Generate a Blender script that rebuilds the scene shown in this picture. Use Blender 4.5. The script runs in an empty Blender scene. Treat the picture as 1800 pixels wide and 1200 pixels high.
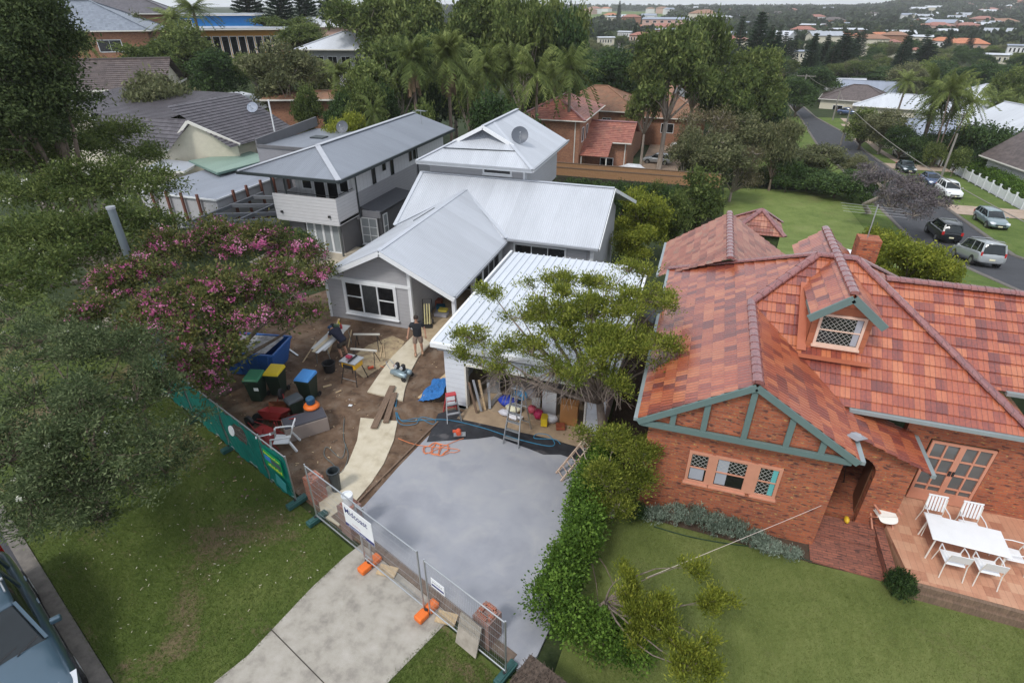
import bpy, bmesh, math, random
import numpy as np
from mathutils import Vector, Matrix
rad = math.radians
scene = bpy.context.scene
COL = scene.collection
rng = np.random.default_rng(7)
random.seed(7)

# ---------------------------------------------------------------- camera
# World: X runs along the street to the right, Y away from it, Z up, metres.
CAM_H = 12.5
PITCH = math.atan(.588)
YAW = rad(18)
cam_d = bpy.data.cameras.new('camera')
cam_d.sensor_width = 36; cam_d.lens = 20; cam_d.clip_start = .1; cam_d.clip_end = 12000
cam = bpy.data.objects.new('camera', cam_d); COL.objects.link(cam)
cam.location = (0, 0, CAM_H); cam.rotation_euler = (math.pi/2-PITCH, 0, YAW)
scene.camera = cam

# ---------------------------------------------------------------- sky, sun, exposure (bright overcast)
SUN_EL, SUN_AZ = rad(52), rad(200)      # azimuth measured clockwise from +Y
w = bpy.data.worlds.new('World'); scene.world = w; w.use_nodes = True
nt = w.node_tree; nt.nodes.clear()
sky = nt.nodes.new('ShaderNodeTexSky'); sky.sky_type = 'NISHITA'; sky.sun_disc = False
sky.sun_elevation = SUN_EL; sky.sun_rotation = SUN_AZ; sky.air_density = 1.0; sky.dust_density = 3.0; sky.ozone_density = 1.0
ov = nt.nodes.new('ShaderNodeMix'); ov.data_type = 'RGBA'; ov.inputs[0].default_value = .78   # cloud layer over the blue
ov.inputs[7].default_value = (7.9, 8.4, 9.2, 1)
bgn = nt.nodes.new('ShaderNodeBackground'); bgn.inputs[1].default_value = .092
won = nt.nodes.new('ShaderNodeOutputWorld')
nt.links.new(sky.outputs[0], ov.inputs[6]); nt.links.new(ov.outputs[2], bgn.inputs[0]); nt.links.new(bgn.outputs[0], won.inputs[0])
sd = bpy.data.lights.new('sun', 'SUN'); sd.energy = 1.5; sd.angle = rad(11); sd.color = (1, .97, .92)
so = bpy.data.objects.new('sun', sd); COL.objects.link(so)
sdir = Vector((math.sin(SUN_AZ)*math.cos(SUN_EL), math.cos(SUN_AZ)*math.cos(SUN_EL), math.sin(SUN_EL)))
so.rotation_euler = sdir.to_track_quat('Z', 'Y').to_euler(); so.location = (0, 0, 60)
scene.view_settings.view_transform = 'Standard'; scene.view_settings.look = 'None'
scene.view_settings.gamma = 1; scene.view_settings.exposure = 0.5
scene.render.engine = 'CYCLES'; scene.cycles.volume_bounces = 2

# ---------------------------------------------------------------- survey helpers
_hd = np.array([-math.sin(YAW), math.cos(YAW), 0]); _R = np.array([math.cos(YAW), math.sin(YAW), 0])
_F = _hd*math.cos(PITCH)+np.array([0, 0, -math.sin(PITCH)]); _U = _hd*math.sin(PITCH)+np.array([0, 0, math.cos(PITCH)])
def ss(x, a, b):
    t = np.clip((x-a)/(b-a), 0, 1); return t*t*(3-2*t)
def hgt(X, Y):
    """height of the ground: flat terrace near the street, falling away to the back right, a rise to the back left, far hills"""
    X = np.asarray(X, float); Y = np.asarray(Y, float)
    d = X*_hd[0]+Y*_hd[1]; u = X*_R[0]+Y*_R[1]; dd = np.maximum(d, 1.)
    a = u/dd
    wr = ss(a, -.35, -.1)
    fall = -.2*(np.clip(Y-27, 0, 30)+0)-.05*np.clip(Y-57, 0, 60)
    near = fall*wr
    rise = 6*ss(d, 45, 110)*(1-ss(a, -.35, -.05))
    far = 11*ss(d, 350, 1300)+34*ss(d, 700, 1700)*ss(a, .5, .95)+10*np.exp(-((a-.62)/.06)**2)*ss(d, 800, 1500)
    lo = -8*ss(d, 110, 240)*(1-wr)
    return near+rise+far+lo+.25*np.sin(X*.05)*np.sin(Y*.043)*ss(d, 60, 120)
def ray(px, py):
    return _F+(px-900)/1000*_R-(py-600)/1000*_U
def at(px, py, z=None):
    """point seen in the survey photo on the plane z, or on the terrain"""
    d = ray(px, py)
    if z is not None:
        t = (z-CAM_H)/d[2]; return Vector((d[0]*t, d[1]*t, z))
    t = 8.; step = .5
    while t < 4000:
        x, y, zz = d[0]*t, d[1]*t, CAM_H+d[2]*t
        if zz <= float(hgt(x, y)): break
        t += step*(1+t*.01)
    lo, hi = t-step*(1+t*.01), t
    for _ in range(20):
        m = (lo+hi)/2
        if CAM_H+d[2]*m <= float(hgt(d[0]*m, d[1]*m)): hi = m
        else: lo = m
    return Vector((d[0]*hi, d[1]*hi, float(hgt(d[0]*hi, d[1]*hi))))
FO = Vector((-8.71, 9.05, 0)); FE1 = Vector((.934, -.357, 0)); FE2 = Vector((.357, .934, 0)); FRZ = math.atan2(-.357, .934)
def ff(a, b, z=0): return FO+FE1*a+FE2*b+Vector((0, 0, z))        # street frontage frame: a along the fence line, b into the block

# ---------------------------------------------------------------- mesh building
SPLIT = {'gutter', 'trim', 'gable_timbers', 'ridge_tiles', 'ridge_capping', 'fascia', 'downpipe', 'barge_board', 'roof_edge', 'roof_strap', 'parapet', 'soffit', 'opening_frame', 'pillar', 'door_handle', 'dormer_flashing', 'lead_flashing', 'beams'}
class MB:
    def __init__(s): s.v = []; s.f = []; s.g = []; s.hold = False
    def add(s, vs, fs):
        if not s.hold: s.g.append((len(s.v), len(s.f)))
        o = len(s.v); s.v += [tuple(map(float, q)) for q in vs]; s.f += [[i+o for i in q] for q in fs]; return s
    def box(s, x0, x1, y0, y1, z0, z1):
        return s.add([(x0,y0,z0),(x1,y0,z0),(x1,y1,z0),(x0,y1,z0),(x0,y0,z1),(x1,y0,z1),(x1,y1,z1),(x0,y1,z1)],
                     [(3,2,1,0),(4,5,6,7),(0,1,5,4),(1,2,6,5),(2,3,7,6),(3,0,4,7)])
    def obox(s, c, size, rz=0, ry=0, rx=0):
        m = Matrix.Rotation(rz, 3, 'Z') @ Matrix.Rotation(ry, 3, 'Y') @ Matrix.Rotation(rx, 3, 'X'); c = Vector(c)
        q = [c+m@Vector((a*size[0]/2, b*size[1]/2, d*size[2]/2)) for d in (-1, 1) for a, b in ((-1,-1),(1,-1),(1,1),(-1,1))]
        return s.add(q, [(3,2,1,0),(4,5,6,7),(0,1,5,4),(1,2,6,5),(2,3,7,6),(3,0,4,7)])
    def beam(s, p0, p1, w, h, up=(0,0,1)):
        p0, p1 = Vector(p0), Vector(p1); d = (p1-p0).normalized(); up = Vector(up)
        if abs(d.dot(up)) > .98: up = Vector((0, 1, 0))
        r = d.cross(up).normalized(); u = r.cross(d)
        q = [p+r*(a*w/2)+u*(b*h/2) for p in (p0, p1) for a, b in ((-1,-1),(1,-1),(1,1),(-1,1))]
        return s.add(q, [(0,1,2,3),(7,6,5,4),(4,5,1,0),(5,6,2,1),(6,7,3,2),(7,4,0,3)])
    def tube(s, pts, r, n=6, cap=True):
        pts = [Vector(p) for p in pts]; k = len(pts); rs = r if hasattr(r, '__len__') else [r]*k
        vs = []; ref = None
        for i, p in enumerate(pts):
            d = (pts[min(i+1, k-1)]-pts[max(i-1, 0)])
            d = d.normalized() if d.length > 1e-9 else Vector((0, 0, 1))
            if ref is None: ref = Vector((1, 0, 0)) if abs(d.x) < .8 else Vector((0, 1, 0))
            a = (ref-d*ref.dot(d)).normalized(); b = d.cross(a); ref = a
            vs += [p+(a*math.cos(2*math.pi*j/n)+b*math.sin(2*math.pi*j/n))*rs[i] for j in range(n)]
        fs = [(i*n+j, i*n+(j+1) % n, (i+1)*n+(j+1) % n, (i+1)*n+j) for i in range(k-1) for j in range(n)]
        if cap: fs += [tuple(range(n))[::-1], tuple((k-1)*n+j for j in range(n))]
        return s.add(vs, fs)
    def poly(s, pts): return s.add(pts, [tuple(range(len(pts)))])
    def slab(s, pts, th):
        pts = [Vector(p) for p in pts]; nrm = Vector((0, 0, 0)); k = len(pts)
        for i in range(k): nrm += pts[i].cross(pts[(i+1) % k])
        nrm.normalize(); lo = [p-nrm*th for p in pts]
        return s.add(pts+lo, [tuple(range(k)), tuple(range(2*k-1, k-1, -1))]+[(i, k+i, k+(i+1) % k, (i+1) % k) for i in range(k)])
    def prism(s, pts, vec):
        pts = [Vector(p) for p in pts]; vec = Vector(vec); k = len(pts)
        return s.add(pts+[p+vec for p in pts], [tuple(range(k))[::-1], tuple(range(k, 2*k))]+[(i, (i+1) % k, k+(i+1) % k, k+i) for i in range(k)])
    def lathe(s, prof, c=(0,0,0), n=16):
        c = Vector(c); vs = []; k = len(prof)
        for r, z in prof: vs += [c+Vector((r*math.cos(2*math.pi*j/n), r*math.sin(2*math.pi*j/n), z)) for j in range(n)]
        fs = [(i*n+j, i*n+(j+1) % n, (i+1)*n+(j+1) % n, (i+1)*n+j) for i in range(k-1) for j in range(n)]
        if prof[0][0] > 1e-4: fs.append(tuple(range(n))[::-1])
        if prof[-1][0] > 1e-4: fs.append(tuple((k-1)*n+j for j in range(n)))
        return s.add(vs, fs)
    def ball(s, c, r, n=10, m=7):
        c = Vector(c); r = Vector((r, r, r)) if not hasattr(r, '__len__') else Vector(r); vs = [c-Vector((0,0,r.z))]
        for i in range(1, m):
            t = math.pi*i/m
            vs += [c+Vector((r.x*math.sin(t)*math.cos(2*math.pi*j/n), r.y*math.sin(t)*math.sin(2*math.pi*j/n), -r.z*math.cos(t))) for j in range(n)]
        vs.append(c+Vector((0,0,r.z))); fs = [(0, 1+(j+1) % n, 1+j) for j in range(n)]
        fs += [(1+i*n+j, 1+i*n+(j+1) % n, 1+(i+1)*n+(j+1) % n, 1+(i+1)*n+j) for i in range(m-2) for j in range(n)]
        fs += [(1+(m-2)*n+j, 1+(m-2)*n+(j+1) % n, len(vs)-1) for j in range(n)]
        return s.add(vs, fs)
    def pbox(s, O, R, N, u0, u1, z0, z1, n0, n1):
        """box on a wall plane: O origin, R along, N outward"""
        O, R, N = Vector(O), Vector(R), Vector(N); K = Vector((0, 0, 1))
        q = [O+R*a+N*b+K*z for z in (z0, z1) for a, b in ((u0,n1),(u1,n1),(u1,n0),(u0,n0))]
        return s.add(q, [(3,2,1,0),(4,5,6,7),(0,1,5,4),(1,2,6,5),(2,3,7,6),(3,0,4,7)])
    def build(s, name, mat, parent=None, world=False, smooth=False, bevel=0, label=None, uv=True, subsurf=0):
        if name in SPLIT and len(s.g) > 1:
            g = s.g+[(len(s.v), len(s.f))]; o = None
            for (v0, f0), (v1, f1) in zip(g[:-1], g[1:]):
                q = MB(); q.v = s.v[v0:v1]; q.f = [[i-v0 for i in f] for f in s.f[f0:f1]]; o = q.build(name, mat, parent, world, smooth, bevel, label, uv, subsurf)
            return o
        off = Vector((0, 0, 0))
        if world and parent is not None:
            p = parent
            while p is not None: off += p.location; p = p.parent
        vs = [(a[0]-off.x, a[1]-off.y, a[2]-off.z) for a in s.v] if off.length > 0 else s.v
        me = bpy.data.meshes.new(name); me.from_pydata(vs, [], s.f); me.update()
        if uv:
            lay = me.uv_layers.new(name='uv'); Z = Vector((0, 0, 1)); data = lay.data
            for p in me.polygons:
                n = p.normal; t = Z.cross(n)
                t = Vector((1, 0, 0)) if t.length < .05 else t.normalized()
                b = n.cross(t)
                for li in p.loop_indices:
                    c = me.vertices[me.loops[li].vertex_index].co; data[li].uv = (c.dot(t), c.dot(b))
        if smooth:
            me.polygons.foreach_set('use_smooth', [True]*len(me.polygons))
        me.materials.append(mat)
        o = bpy.data.objects.new(name, me); COL.objects.link(o)
        if parent is not None: o.parent = parent
        if bevel:
            m = o.modifiers.new('bevel', 'BEVEL'); m.width = bevel; m.segments = 2; m.limit_method = 'ANGLE'; m.angle_limit = rad(35)
        if subsurf:
            m = o.modifiers.new('sub', 'SUBSURF'); m.levels = subsurf; m.render_levels = subsurf
        if label: o['label'] = label
        return o
def thing(name, label, cat, loc=(0,0,0), rz=0, group=None):
    o = bpy.data.objects.new(name, None); o.empty_display_size = .2; COL.objects.link(o)
    o.location = loc; o.rotation_euler = (0, 0, rz); tag(o, label, cat, group); return o
def tag(o, label, cat, group=None):
    o['label'] = label; o['category'] = cat
    if group: o['group'] = group
    return o
def struct(o, kind='structure'): o['kind'] = kind; return o
def dup(root, loc, rz=0, scale=None, label=None, group=None):
    r = root.copy(); COL.objects.link(r); r.location = loc; r.rotation_euler = (0, 0, rz)
    if scale is not None: r.scale = scale if hasattr(scale, '__len__') else (scale,)*3
    if label: r['label'] = label
    if group: r['group'] = group
    for ch in list(root.children):
        c = ch.copy(); COL.objects.link(c); c.parent = r
        for g in list(ch.children):
            k = g.copy(); COL.objects.link(k); k.parent = c
    return r

# ---------------------------------------------------------------- materials
class NT:
    def __init__(s, name):
        s.m = bpy.data.materials.new(name); s.m.use_nodes = True; s.t = s.m.node_tree; s.t.nodes.clear()
        s.out = s.t.nodes.new('ShaderNodeOutputMaterial'); s.b = s.t.nodes.new('ShaderNodeBsdfPrincipled')
        s.t.links.new(s.b.outputs[0], s.out.inputs[0])
    def n(s, ty, **kw):
        q = s.t.nodes.new(ty)
        for k, v in kw.items(): setattr(q, k, v)
        return q
    def l(s, a, b): s.t.links.new(a, b)
    def setb(s, k, v):
        if hasattr(v, 'is_linked') or isinstance(v, bpy.types.NodeSocket): s.l(v, s.b.inputs[k])
        else: s.b.inputs[k].default_value = v
    def coord(s, kind='Object', scale=(1,1,1), rot=(0,0,0)):
        c = s.n('ShaderNodeTexCoord'); mp = s.n('ShaderNodeMapping'); mp.inputs['Scale'].default_value = scale; mp.inputs['Rotation'].default_value = rot
        s.l(c.outputs[kind], mp.inputs[0]); return mp.outputs[0]
    def noise(s, co, scale, detail=4, rough=.55, dist=0):
        q = s.n('ShaderNodeTexNoise'); q.inputs['Scale'].default_value = scale; q.inputs['Detail'].default_value = detail
        q.inputs['Roughness'].default_value = rough; q.inputs['Distortion'].default_value = dist; s.l(co, q.inputs['Vector']); return q.outputs['Fac']
    def ramp(s, fac, stops, interp='LINEAR'):
        q = s.n('ShaderNodeValToRGB'); e = q.color_ramp.elements; q.color_ramp.interpolation = interp
        e[0].position, e[0].color = stops[0][0], c4(stops[0][1]); e[1].position, e[1].color = stops[-1][0], c4(stops[-1][1])
        for p, c in stops[1:-1]: x = e.new(p); x.color = c4(c)
        s.l(fac, q.inputs[0]); return q.outputs[0]
    def mix(s, fac, a, b, blend='MIX'):
        q = s.n('ShaderNodeMix'); q.data_type = 'RGBA'; q.blend_type = blend
        for i, v in ((0, fac), (6, a), (7, b)):
            if isinstance(v, bpy.types.NodeSocket): s.l(v, q.inputs[i])
            elif i == 0: q.inputs[0].default_value = v
            else: q.inputs[i].default_value = c4(v)
        return q.outputs[2]
    def math(s, op, a, b=None):
        q = s.n('ShaderNodeMath', operation=op)
        for i, v in ((0, a), (1, b)):
            if v is None: continue
            if isinstance(v, bpy.types.NodeSocket): s.l(v, q.inputs[i])
            else: q.inputs[i].default_value = v
        return q.outputs[0]
    def bump(s, h, strength=.3, dist=.02):
        q = s.n('ShaderNodeBump'); q.inputs['Strength'].default_value = strength; q.inputs['Distance'].default_value = dist
        s.l(h, q.inputs['Height']); s.l(q.outputs[0], s.b.inputs['Normal']); return q
def c4(c):
    if isinstance(c, (int, float)): c = (c, c, c)
    return (c[0], c[1], c[2], 1)
_mc = {}
def M(name, c1, c2=None, scale=6, rough=.7, metal=0, bump=0, bscale=None, detail=5, spec=.4, c3=None, big=None, alpha=None, coords='Object', stretch=(1,1,1)):
    if name in _mc: return _mc[name]
    k = NT(name); k.setb('Roughness', rough); k.setb('Metallic', metal); k.setb('Specular IOR Level', spec)
    if c2 is None: c2 = tuple(x*.82 for x in (c1 if hasattr(c1, '__len__') else (c1,)*3))
    co = k.coord(coords, stretch)
    f = k.noise(co, scale, detail, .6)
    st = [(.32, c2), (.68, c1)] if c3 is None else [(.28, c2), (.5, c1), (.72, c3)]
    col = k.ramp(f, st)
    if big:   # large patches: (scale, colour, lo, hi)
        f2 = k.noise(co, big[0], 4, .6, .6); mk = k.ramp(f2, [(big[2], 0), (big[3], 1)])
        col = k.mix(mk, col, big[1])
    k.setb('Base Color', col)
    if bump:
        k.bump(k.noise(co, bscale or scale*4, 3), bump, .02)
    _mc[name] = k.m; return k.m
def paint(name, col, rough=.45, metal=0, var=.08, coat=0):
    if name in _mc: return _mc[name]
    k = NT(name); co = k.coord(); f = k.noise(co, 3, 5, .65)
    k.setb('Base Color', k.ramp(f, [(.3, tuple(x*(1-var) for x in col)), (.7, tuple(min(1, x*(1+var*.5)) for x in col))]))
    k.setb('Roughness', k.math('MULTIPLY_ADD', f, .15) if False else rough); k.setb('Metallic', metal); k.setb('Coat Weight', coat)
    _mc[name] = k.m; return k.m
def tile_mat(name, cols, jit=.0, tw=.31, th=.33, rough=.4, prof=.5, moss=None, coat=0, joint=.5):
    k = NT(name); uv = k.n('ShaderNodeTexCoord').outputs['UV']; sp = k.n('ShaderNodeSeparateXYZ'); k.l(uv, sp.inputs[0])
    u = k.math('DIVIDE', sp.outputs[0], tw); v = k.math('DIVIDE', sp.outputs[1], th)
    vf = k.math('FLOOR', v); uf = k.math('FLOOR', u)
    cb = k.n('ShaderNodeCombineXYZ'); k.l(uf, cb.inputs[0]); k.l(vf, cb.inputs[1])
    wn = k.n('ShaderNodeTexWhiteNoise', noise_dimensions='3D'); k.l(cb.outputs[0], wn.inputs['Vector'])
    cb2 = k.n('ShaderNodeCombineXYZ'); k.l(k.math('FLOOR', k.math('MULTIPLY', u, .34)), cb2.inputs[0]); k.l(vf, cb2.inputs[1])
    wn2 = k.n('ShaderNodeTexWhiteNoise', noise_dimensions='3D'); k.l(cb2.outputs[0], wn2.inputs['Vector'])
    f = k.math('ADD', k.math('ADD', .11, k.math('MULTIPLY', wn.outputs[0], .62)), k.math('MULTIPLY', wn2.outputs[0], .18))
    fn = k.noise(uv, 14, 4); f = k.math('ADD', f, k.math('MULTIPLY', k.math('SUBTRACT', fn, .5), .5))
    n = len(cols); col = k.ramp(f, [(.18+.64*i/(n-1), c) for i, c in enumerate(cols)])
    if moss: col = k.mix(k.ramp(k.noise(uv, moss[1], 5, .7), [(moss[2], 0), (moss[3], 1)]), col, moss[0])
    col = k.mix(k.ramp(k.noise(uv, .7, 6, .75), [(.38, 0), (.72, .42)]), col, tuple(x*.55 for x in cols[len(cols)//2]))
    # dark line at each tile joint and along each pan
    fr = k.math('FRACT', k.math('MULTIPLY', u, 2.)); j = k.math('LESS_THAN', fr, .13); col = k.mix(k.math('MULTIPLY', j, joint), col, (.05, .02, .02))
    k.setb('Base Color', col); k.setb('Roughness', rough); k.setb('Coat Weight', coat); k.setb('Coat Roughness', .2); k.setb('Coat IOR', 1.75)
    pr = k.math('ABSOLUTE', k.math('SINE', k.math('MULTIPLY', u, math.pi*2)))
    vv = k.math('FRACT', v); h = k.math('ADD', k.math('MULTIPLY', pr, .6), k.math('MULTIPLY', k.math('SUBTRACT', 1., vv), .8))
    k.bump(h, prof, .03); return k.m
def brick_mat(name, c1, c2, mortar, dark=None, chips=None, sc=1.0, bump=.4, rough=.85):
    k = NT(name); uv = k.n('ShaderNodeTexCoord').outputs['UV']
    b = k.n('ShaderNodeTexBrick'); k.l(uv, b.inputs['Vector']); b.inputs['Scale'].default_value = sc
    b.inputs['Brick Width'].default_value = .24; b.inputs['Row Height'].default_value = .086; b.inputs['Mortar Size'].default_value = .008
    b.inputs['Color1'].default_value = c4(c1); b.inputs['Color2'].default_value = c4(c2); b.inputs['Mortar'].default_value = c4(mortar); b.inputs['Bias'].default_value = 0
    col = b.outputs['Color']
    st = k.coord('UV', (4.2, 11.6, 1))
    if dark: col = k.mix(k.ramp(k.noise(st, 1.0, 3), [(.56, 0), (.64, 1)]), col, dark)
    if chips: col = k.mix(k.ramp(k.noise(st, 1.4, 4, .7), [(.6, 0), (.65, 1)]), col, chips)
    g = k.noise(uv, 1.1, 5, .7); col = k.mix(k.ramp(g, [(.35, 0), (.75, .35)]), col, tuple(x*.5 for x in c2))
    k.setb('Base Color', col); k.setb('Roughness', rough); k.bump(b.outputs['Fac'], -bump, .01); return k.m
def corr_mat(name, col, pitch=.09, rough=.38, metal=.25, strength=.6, var=.11):
    k = NT(name); uv = k.n('ShaderNodeTexCoord').outputs['UV']; sp = k.n('ShaderNodeSeparateXYZ'); k.l(uv, sp.inputs[0])
    s_ = k.math('SINE', k.math('MULTIPLY', sp.outputs[0], 2*math.pi/pitch))
    sheet = k.n('ShaderNodeTexWhiteNoise', noise_dimensions='1D'); k.l(k.math('FLOOR', k.math('DIVIDE', sp.outputs[0], .76)), sheet.inputs['W'])
    f = k.math('ADD', k.math('MULTIPLY', k.noise(k.coord('UV', (1, .25, 1)), 1.6, 6, .7), .75), k.math('MULTIPLY', sheet.outputs[0], .25))
    c = k.ramp(f, [(.25, tuple(x*(1-var*1.6) for x in col)), (.75, tuple(x*(1+var*.6) for x in col))])
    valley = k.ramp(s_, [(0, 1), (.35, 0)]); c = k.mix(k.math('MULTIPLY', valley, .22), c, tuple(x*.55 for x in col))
    k.setb('Base Color', c); k.setb('Roughness', rough); k.setb('Metallic', metal); k.bump(s_, strength, .012); return k.m
def board_mat(name, col, pitch=.17, rough=.55, gap=.5, vertical=False, var=.06):
    k = NT(name); uv = k.n('ShaderNodeTexCoord').outputs['UV']; sp = k.n('ShaderNodeSeparateXYZ'); k.l(uv, sp.inputs[0])
    v = k.math('DIVIDE', sp.outputs[0 if vertical else 1], pitch); fr = k.math('FRACT', v)
    f = k.noise(k.coord('UV', (1, 3, 1)), 2.2, 6, .7)
    c = k.ramp(f, [(.25, tuple(x*(1-var*2) for x in col)), (.75, tuple(x*(1+var*.4) for x in col))])
    gp = k.math('LESS_THAN', fr, .07 if not vertical else .05); c = k.mix(k.math('MULTIPLY', gp, gap), c, tuple(x*.3 for x in col))
    k.setb('Base Color', c); k.setb('Roughness', rough)
    k.bump(k.math('SUBTRACT', 1., fr) if not vertical else gp, .5 if not vertical else -.5, .015); return k.m
def leaf_mat(name, dark, mid, light, trans=.25, rough=.55, rnd=.35):
    k = NT(name); at_ = k.n('ShaderNodeAttribute'); at_.attribute_name = 'tint'
    oi = k.n('ShaderNodeObjectInfo')
    f = k.math('ADD', at_.outputs['Fac'], k.math('MULTIPLY', k.math('SUBTRACT', oi.outputs['Random'], .5), rnd))
    col = k.ramp(f, [(0.05, dark), (.5, mid), (.95, light)])
    k.setb('Base Color', col); k.setb('Roughness', rough+.1); k.setb('Specular IOR Level', .16)
    tr = k.n('ShaderNodeBsdfTranslucent'); k.l(k.mix(.5, col, light), tr.inputs[0])
    mx = k.n('ShaderNodeMixShader'); mx.inputs[0].default_value = trans; k.l(k.b.outputs[0], mx.inputs[1]); k.l(tr.outputs[0], mx.inputs[2]); k.l(mx.outputs[0], k.out.inputs[0])
    return k.m
GLASS = paint('window_glass', (.02, .024, .028), .06, 0, .3); GLASS.node_tree.nodes['Principled BSDF'].inputs['Specular IOR Level'].default_value = .5
WHITE = paint('white_paint', (.78, .8, .82), .4, 0, .05)
OFFW = paint('offwhite_paint', (.72, .7, .64), .5)
TRIMG = paint('grey_trim', (.33, .35, .38), .45)
DARKT = paint('dark_trim', (.035, .045, .05), .4)
METAL = paint('galvanised', (.5, .52, .54), .35, .8)
BLACK = paint('black_rubber', (.02, .02, .022), .6)
BARK = M('bark', (.22, .17, .13), (.1, .075, .06), 9, .9, bump=.6, bscale=25, stretch=(1, 1, .25))
BARKG = M('pale_bark', (.42, .37, .32), (.24, .19, .16), 7, .85, bump=.4, bscale=20, stretch=(1, 1, .25))
BARKM = M('dark_grey_bark', (.26, .21, .175), (.13, .1, .085), 12, .9, bump=.6, bscale=30, stretch=(1, 1, .3))
WOOD = M('pale_timber', (.6, .46, .29), (.42, .3, .17), 6, .7, bump=.2, stretch=(1, 6, 1))
WOODD = M('old_timber', (.24, .16, .11), (.13, .09, .065), 6, .8, bump=.3, stretch=(6, 1, 1))
# ================================================================ GROUND
def grid_mesh(name, P, mat, kind='structure', uvs=False, smooth=True):
    """P: (n,m,3) array of points"""
    n, m, _ = P.shape; idx = np.arange(n*m).reshape(n, m)
    f = np.stack([idx[:-1, :-1], idx[:-1, 1:], idx[1:, 1:], idx[1:, :-1]], -1).reshape(-1, 4)
    return np_mesh(name, P.reshape(-1, 3), f, mat, kind, smooth)
def np_mesh(name, V, Fq, mat, kind=None, smooth=False, tint=None, parent=None):
    me = bpy.data.meshes.new(name); k = Fq.shape[1]
    me.vertices.add(len(V)); me.vertices.foreach_set('co', np.ascontiguousarray(V, np.float32).ravel())
    me.loops.add(Fq.size); me.loops.foreach_set('vertex_index', Fq.astype(np.int32).ravel())
    me.polygons.add(len(Fq)); me.polygons.foreach_set('loop_start', np.arange(0, Fq.size, k, dtype=np.int32))
    try: me.polygons.foreach_set('loop_total', np.full(len(Fq), k, np.int32))
    except Exception: pass
    if smooth: me.polygons.foreach_set('use_smooth', np.ones(len(Fq), bool))
    if tint is not None:
        a = me.attributes.new('tint', 'FLOAT', 'FACE'); a.data.foreach_set('value', tint.astype(np.float32))
    me.update(calc_edges=True); me.materials.append(mat)
    o = bpy.data.objects.new(name, me); COL.objects.link(o)
    if kind: o['kind'] = kind
    if parent is not None: o.parent = parent
    return o

def grass_mat(name, a, b, c, patch=None, pw=(.52, .66), ps=.35, fine=60, rough=.9):
    k = NT(name); co = k.coord(); f1 = k.noise(co, .5, 5, .65, .4); f2 = k.noise(co, fine, 3, .7); f3 = k.noise(k.coord('Object', (1, .3, 1), (0, 0, .5)), 5, 4, .7)
    f = k.math('ADD', k.math('ADD', k.math('MULTIPLY', f1, .5), k.math('MULTIPLY', f2, .42)), k.math('MULTIPLY', f3, .22))
    col = k.ramp(f, [(.4, a), (.56, b), (.75, c)])
    if patch:
        pm = k.math('ADD', k.math('MULTIPLY', k.noise(co, ps, 6, .7, .5), .8), k.math('MULTIPLY', k.noise(co, 14, 3), .2))
        col = k.mix(k.ramp(pm, [(pw[0], 0), (pw[1], 1)]), col, k.ramp(f2, [(.3, tuple(x*.6 for x in patch)), (.7, patch)]))
    k.setb('Base Color', col); k.setb('Roughness', rough); k.setb('Specular IOR Level', .15)
    k.bump(k.noise(co, fine*1.3, 2, .6), .8, .03); return k.m
G_LAWN = grass_mat('lawn_grass', (.085, .11, .03), (.14, .175, .05), (.23, .25, .09), (.2, .19, .085), (.56, .72), .45)
G_VERGE = grass_mat('verge_grass', (.05, .072, .016), (.088, .125, .028), (.16, .185, .055), (.24, .175, .11), (.52, .62), .42)
G_PARK = grass_mat('back_lawn_grass', (.09, .13, .035), (.15, .2, .055), (.22, .26, .09), (.24, .22, .1), (.55, .75), .15, 20)
G_WILD = grass_mat('rough_ground', (.02, .032, .012), (.035, .05, .02), (.06, .075, .03), (.12, .1, .06), (.58, .68), .12, 6)
DIRT = M('bare_earth', (.14, .088, .056), (.07, .044, .03), 2.2, .95, bump=.8, bscale=22, detail=9, c3=(.21, .155, .115), big=(1.1, (.2, .15, .11), .55, .75))
ASPH = M('asphalt', (.062, .064, .072), (.045, .047, .054), 1.2, .85, bump=.3, bscale=90, detail=9)
CONC = M('old_concrete', (.36, .335, .29), (.21, .19, .17), 2.3, .9, bump=.35, bscale=60, detail=10, c3=(.43, .4, .36))
SLAB = M('fresh_concrete', (.31, .32, .355), (.24, .25, .285), .55, .55, bump=.12, bscale=30, detail=9, c3=(.36, .365, .385), big=(1.3, (.38, .38, .39), .5, .85))
KERB = M('kerb_concrete', (.2, .18, .16), (.12, .11, .1), 5, .9, bump=.3)
PATHM = M('path_concrete', (.56, .5, .38), (.43, .37, .27), 2.5, .85, bump=.3, bscale=50, detail=9, c3=(.62, .56, .45))

# terrain as one polar sheet around the viewer's street corner, reaching the horizon
th = np.linspace(-1.25, 1.25, 150)
rr = np.concatenate([[.5, 4, 8, 12, 16], np.geomspace(20, 9000, 240)])
T, Rr = np.meshgrid(th, rr)
DD, UU = Rr*np.cos(T), Rr*np.sin(T)
X = DD*_hd[0]+UU*_R[0]; Y = DD*_hd[1]+UU*_R[1]
P = np.stack([X, Y, hgt(X, Y)-.06], -1)
terrain = grid_mesh('ground', P[:, ::-1], G_WILD)
terrain['kind'] = 'structure'

def sheet(name, pts, z, mat, th=None):
    m = MB()
    if th: m.prism([(p[0], p[1], z-th) for p in pts], (0, 0, th))
    else: m.poly([(p[0], p[1], z) for p in pts])
    o = m.build(name, mat); o['kind'] = 'structure'; return o
def ccw(pts):
    a = sum(pts[i][0]*pts[(i+1) % len(pts)][1]-pts[(i+1) % len(pts)][0]*pts[i][1] for i in range(len(pts)))
    return pts if a > 0 else pts[::-1]
# street verge in front, between the near road and the fence line
sheet('verge', ccw([ff(-42, -5.4), ff(22, -5.4), ff(22, .02), ff(-42, .02)]), -.03, G_VERGE)
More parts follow.
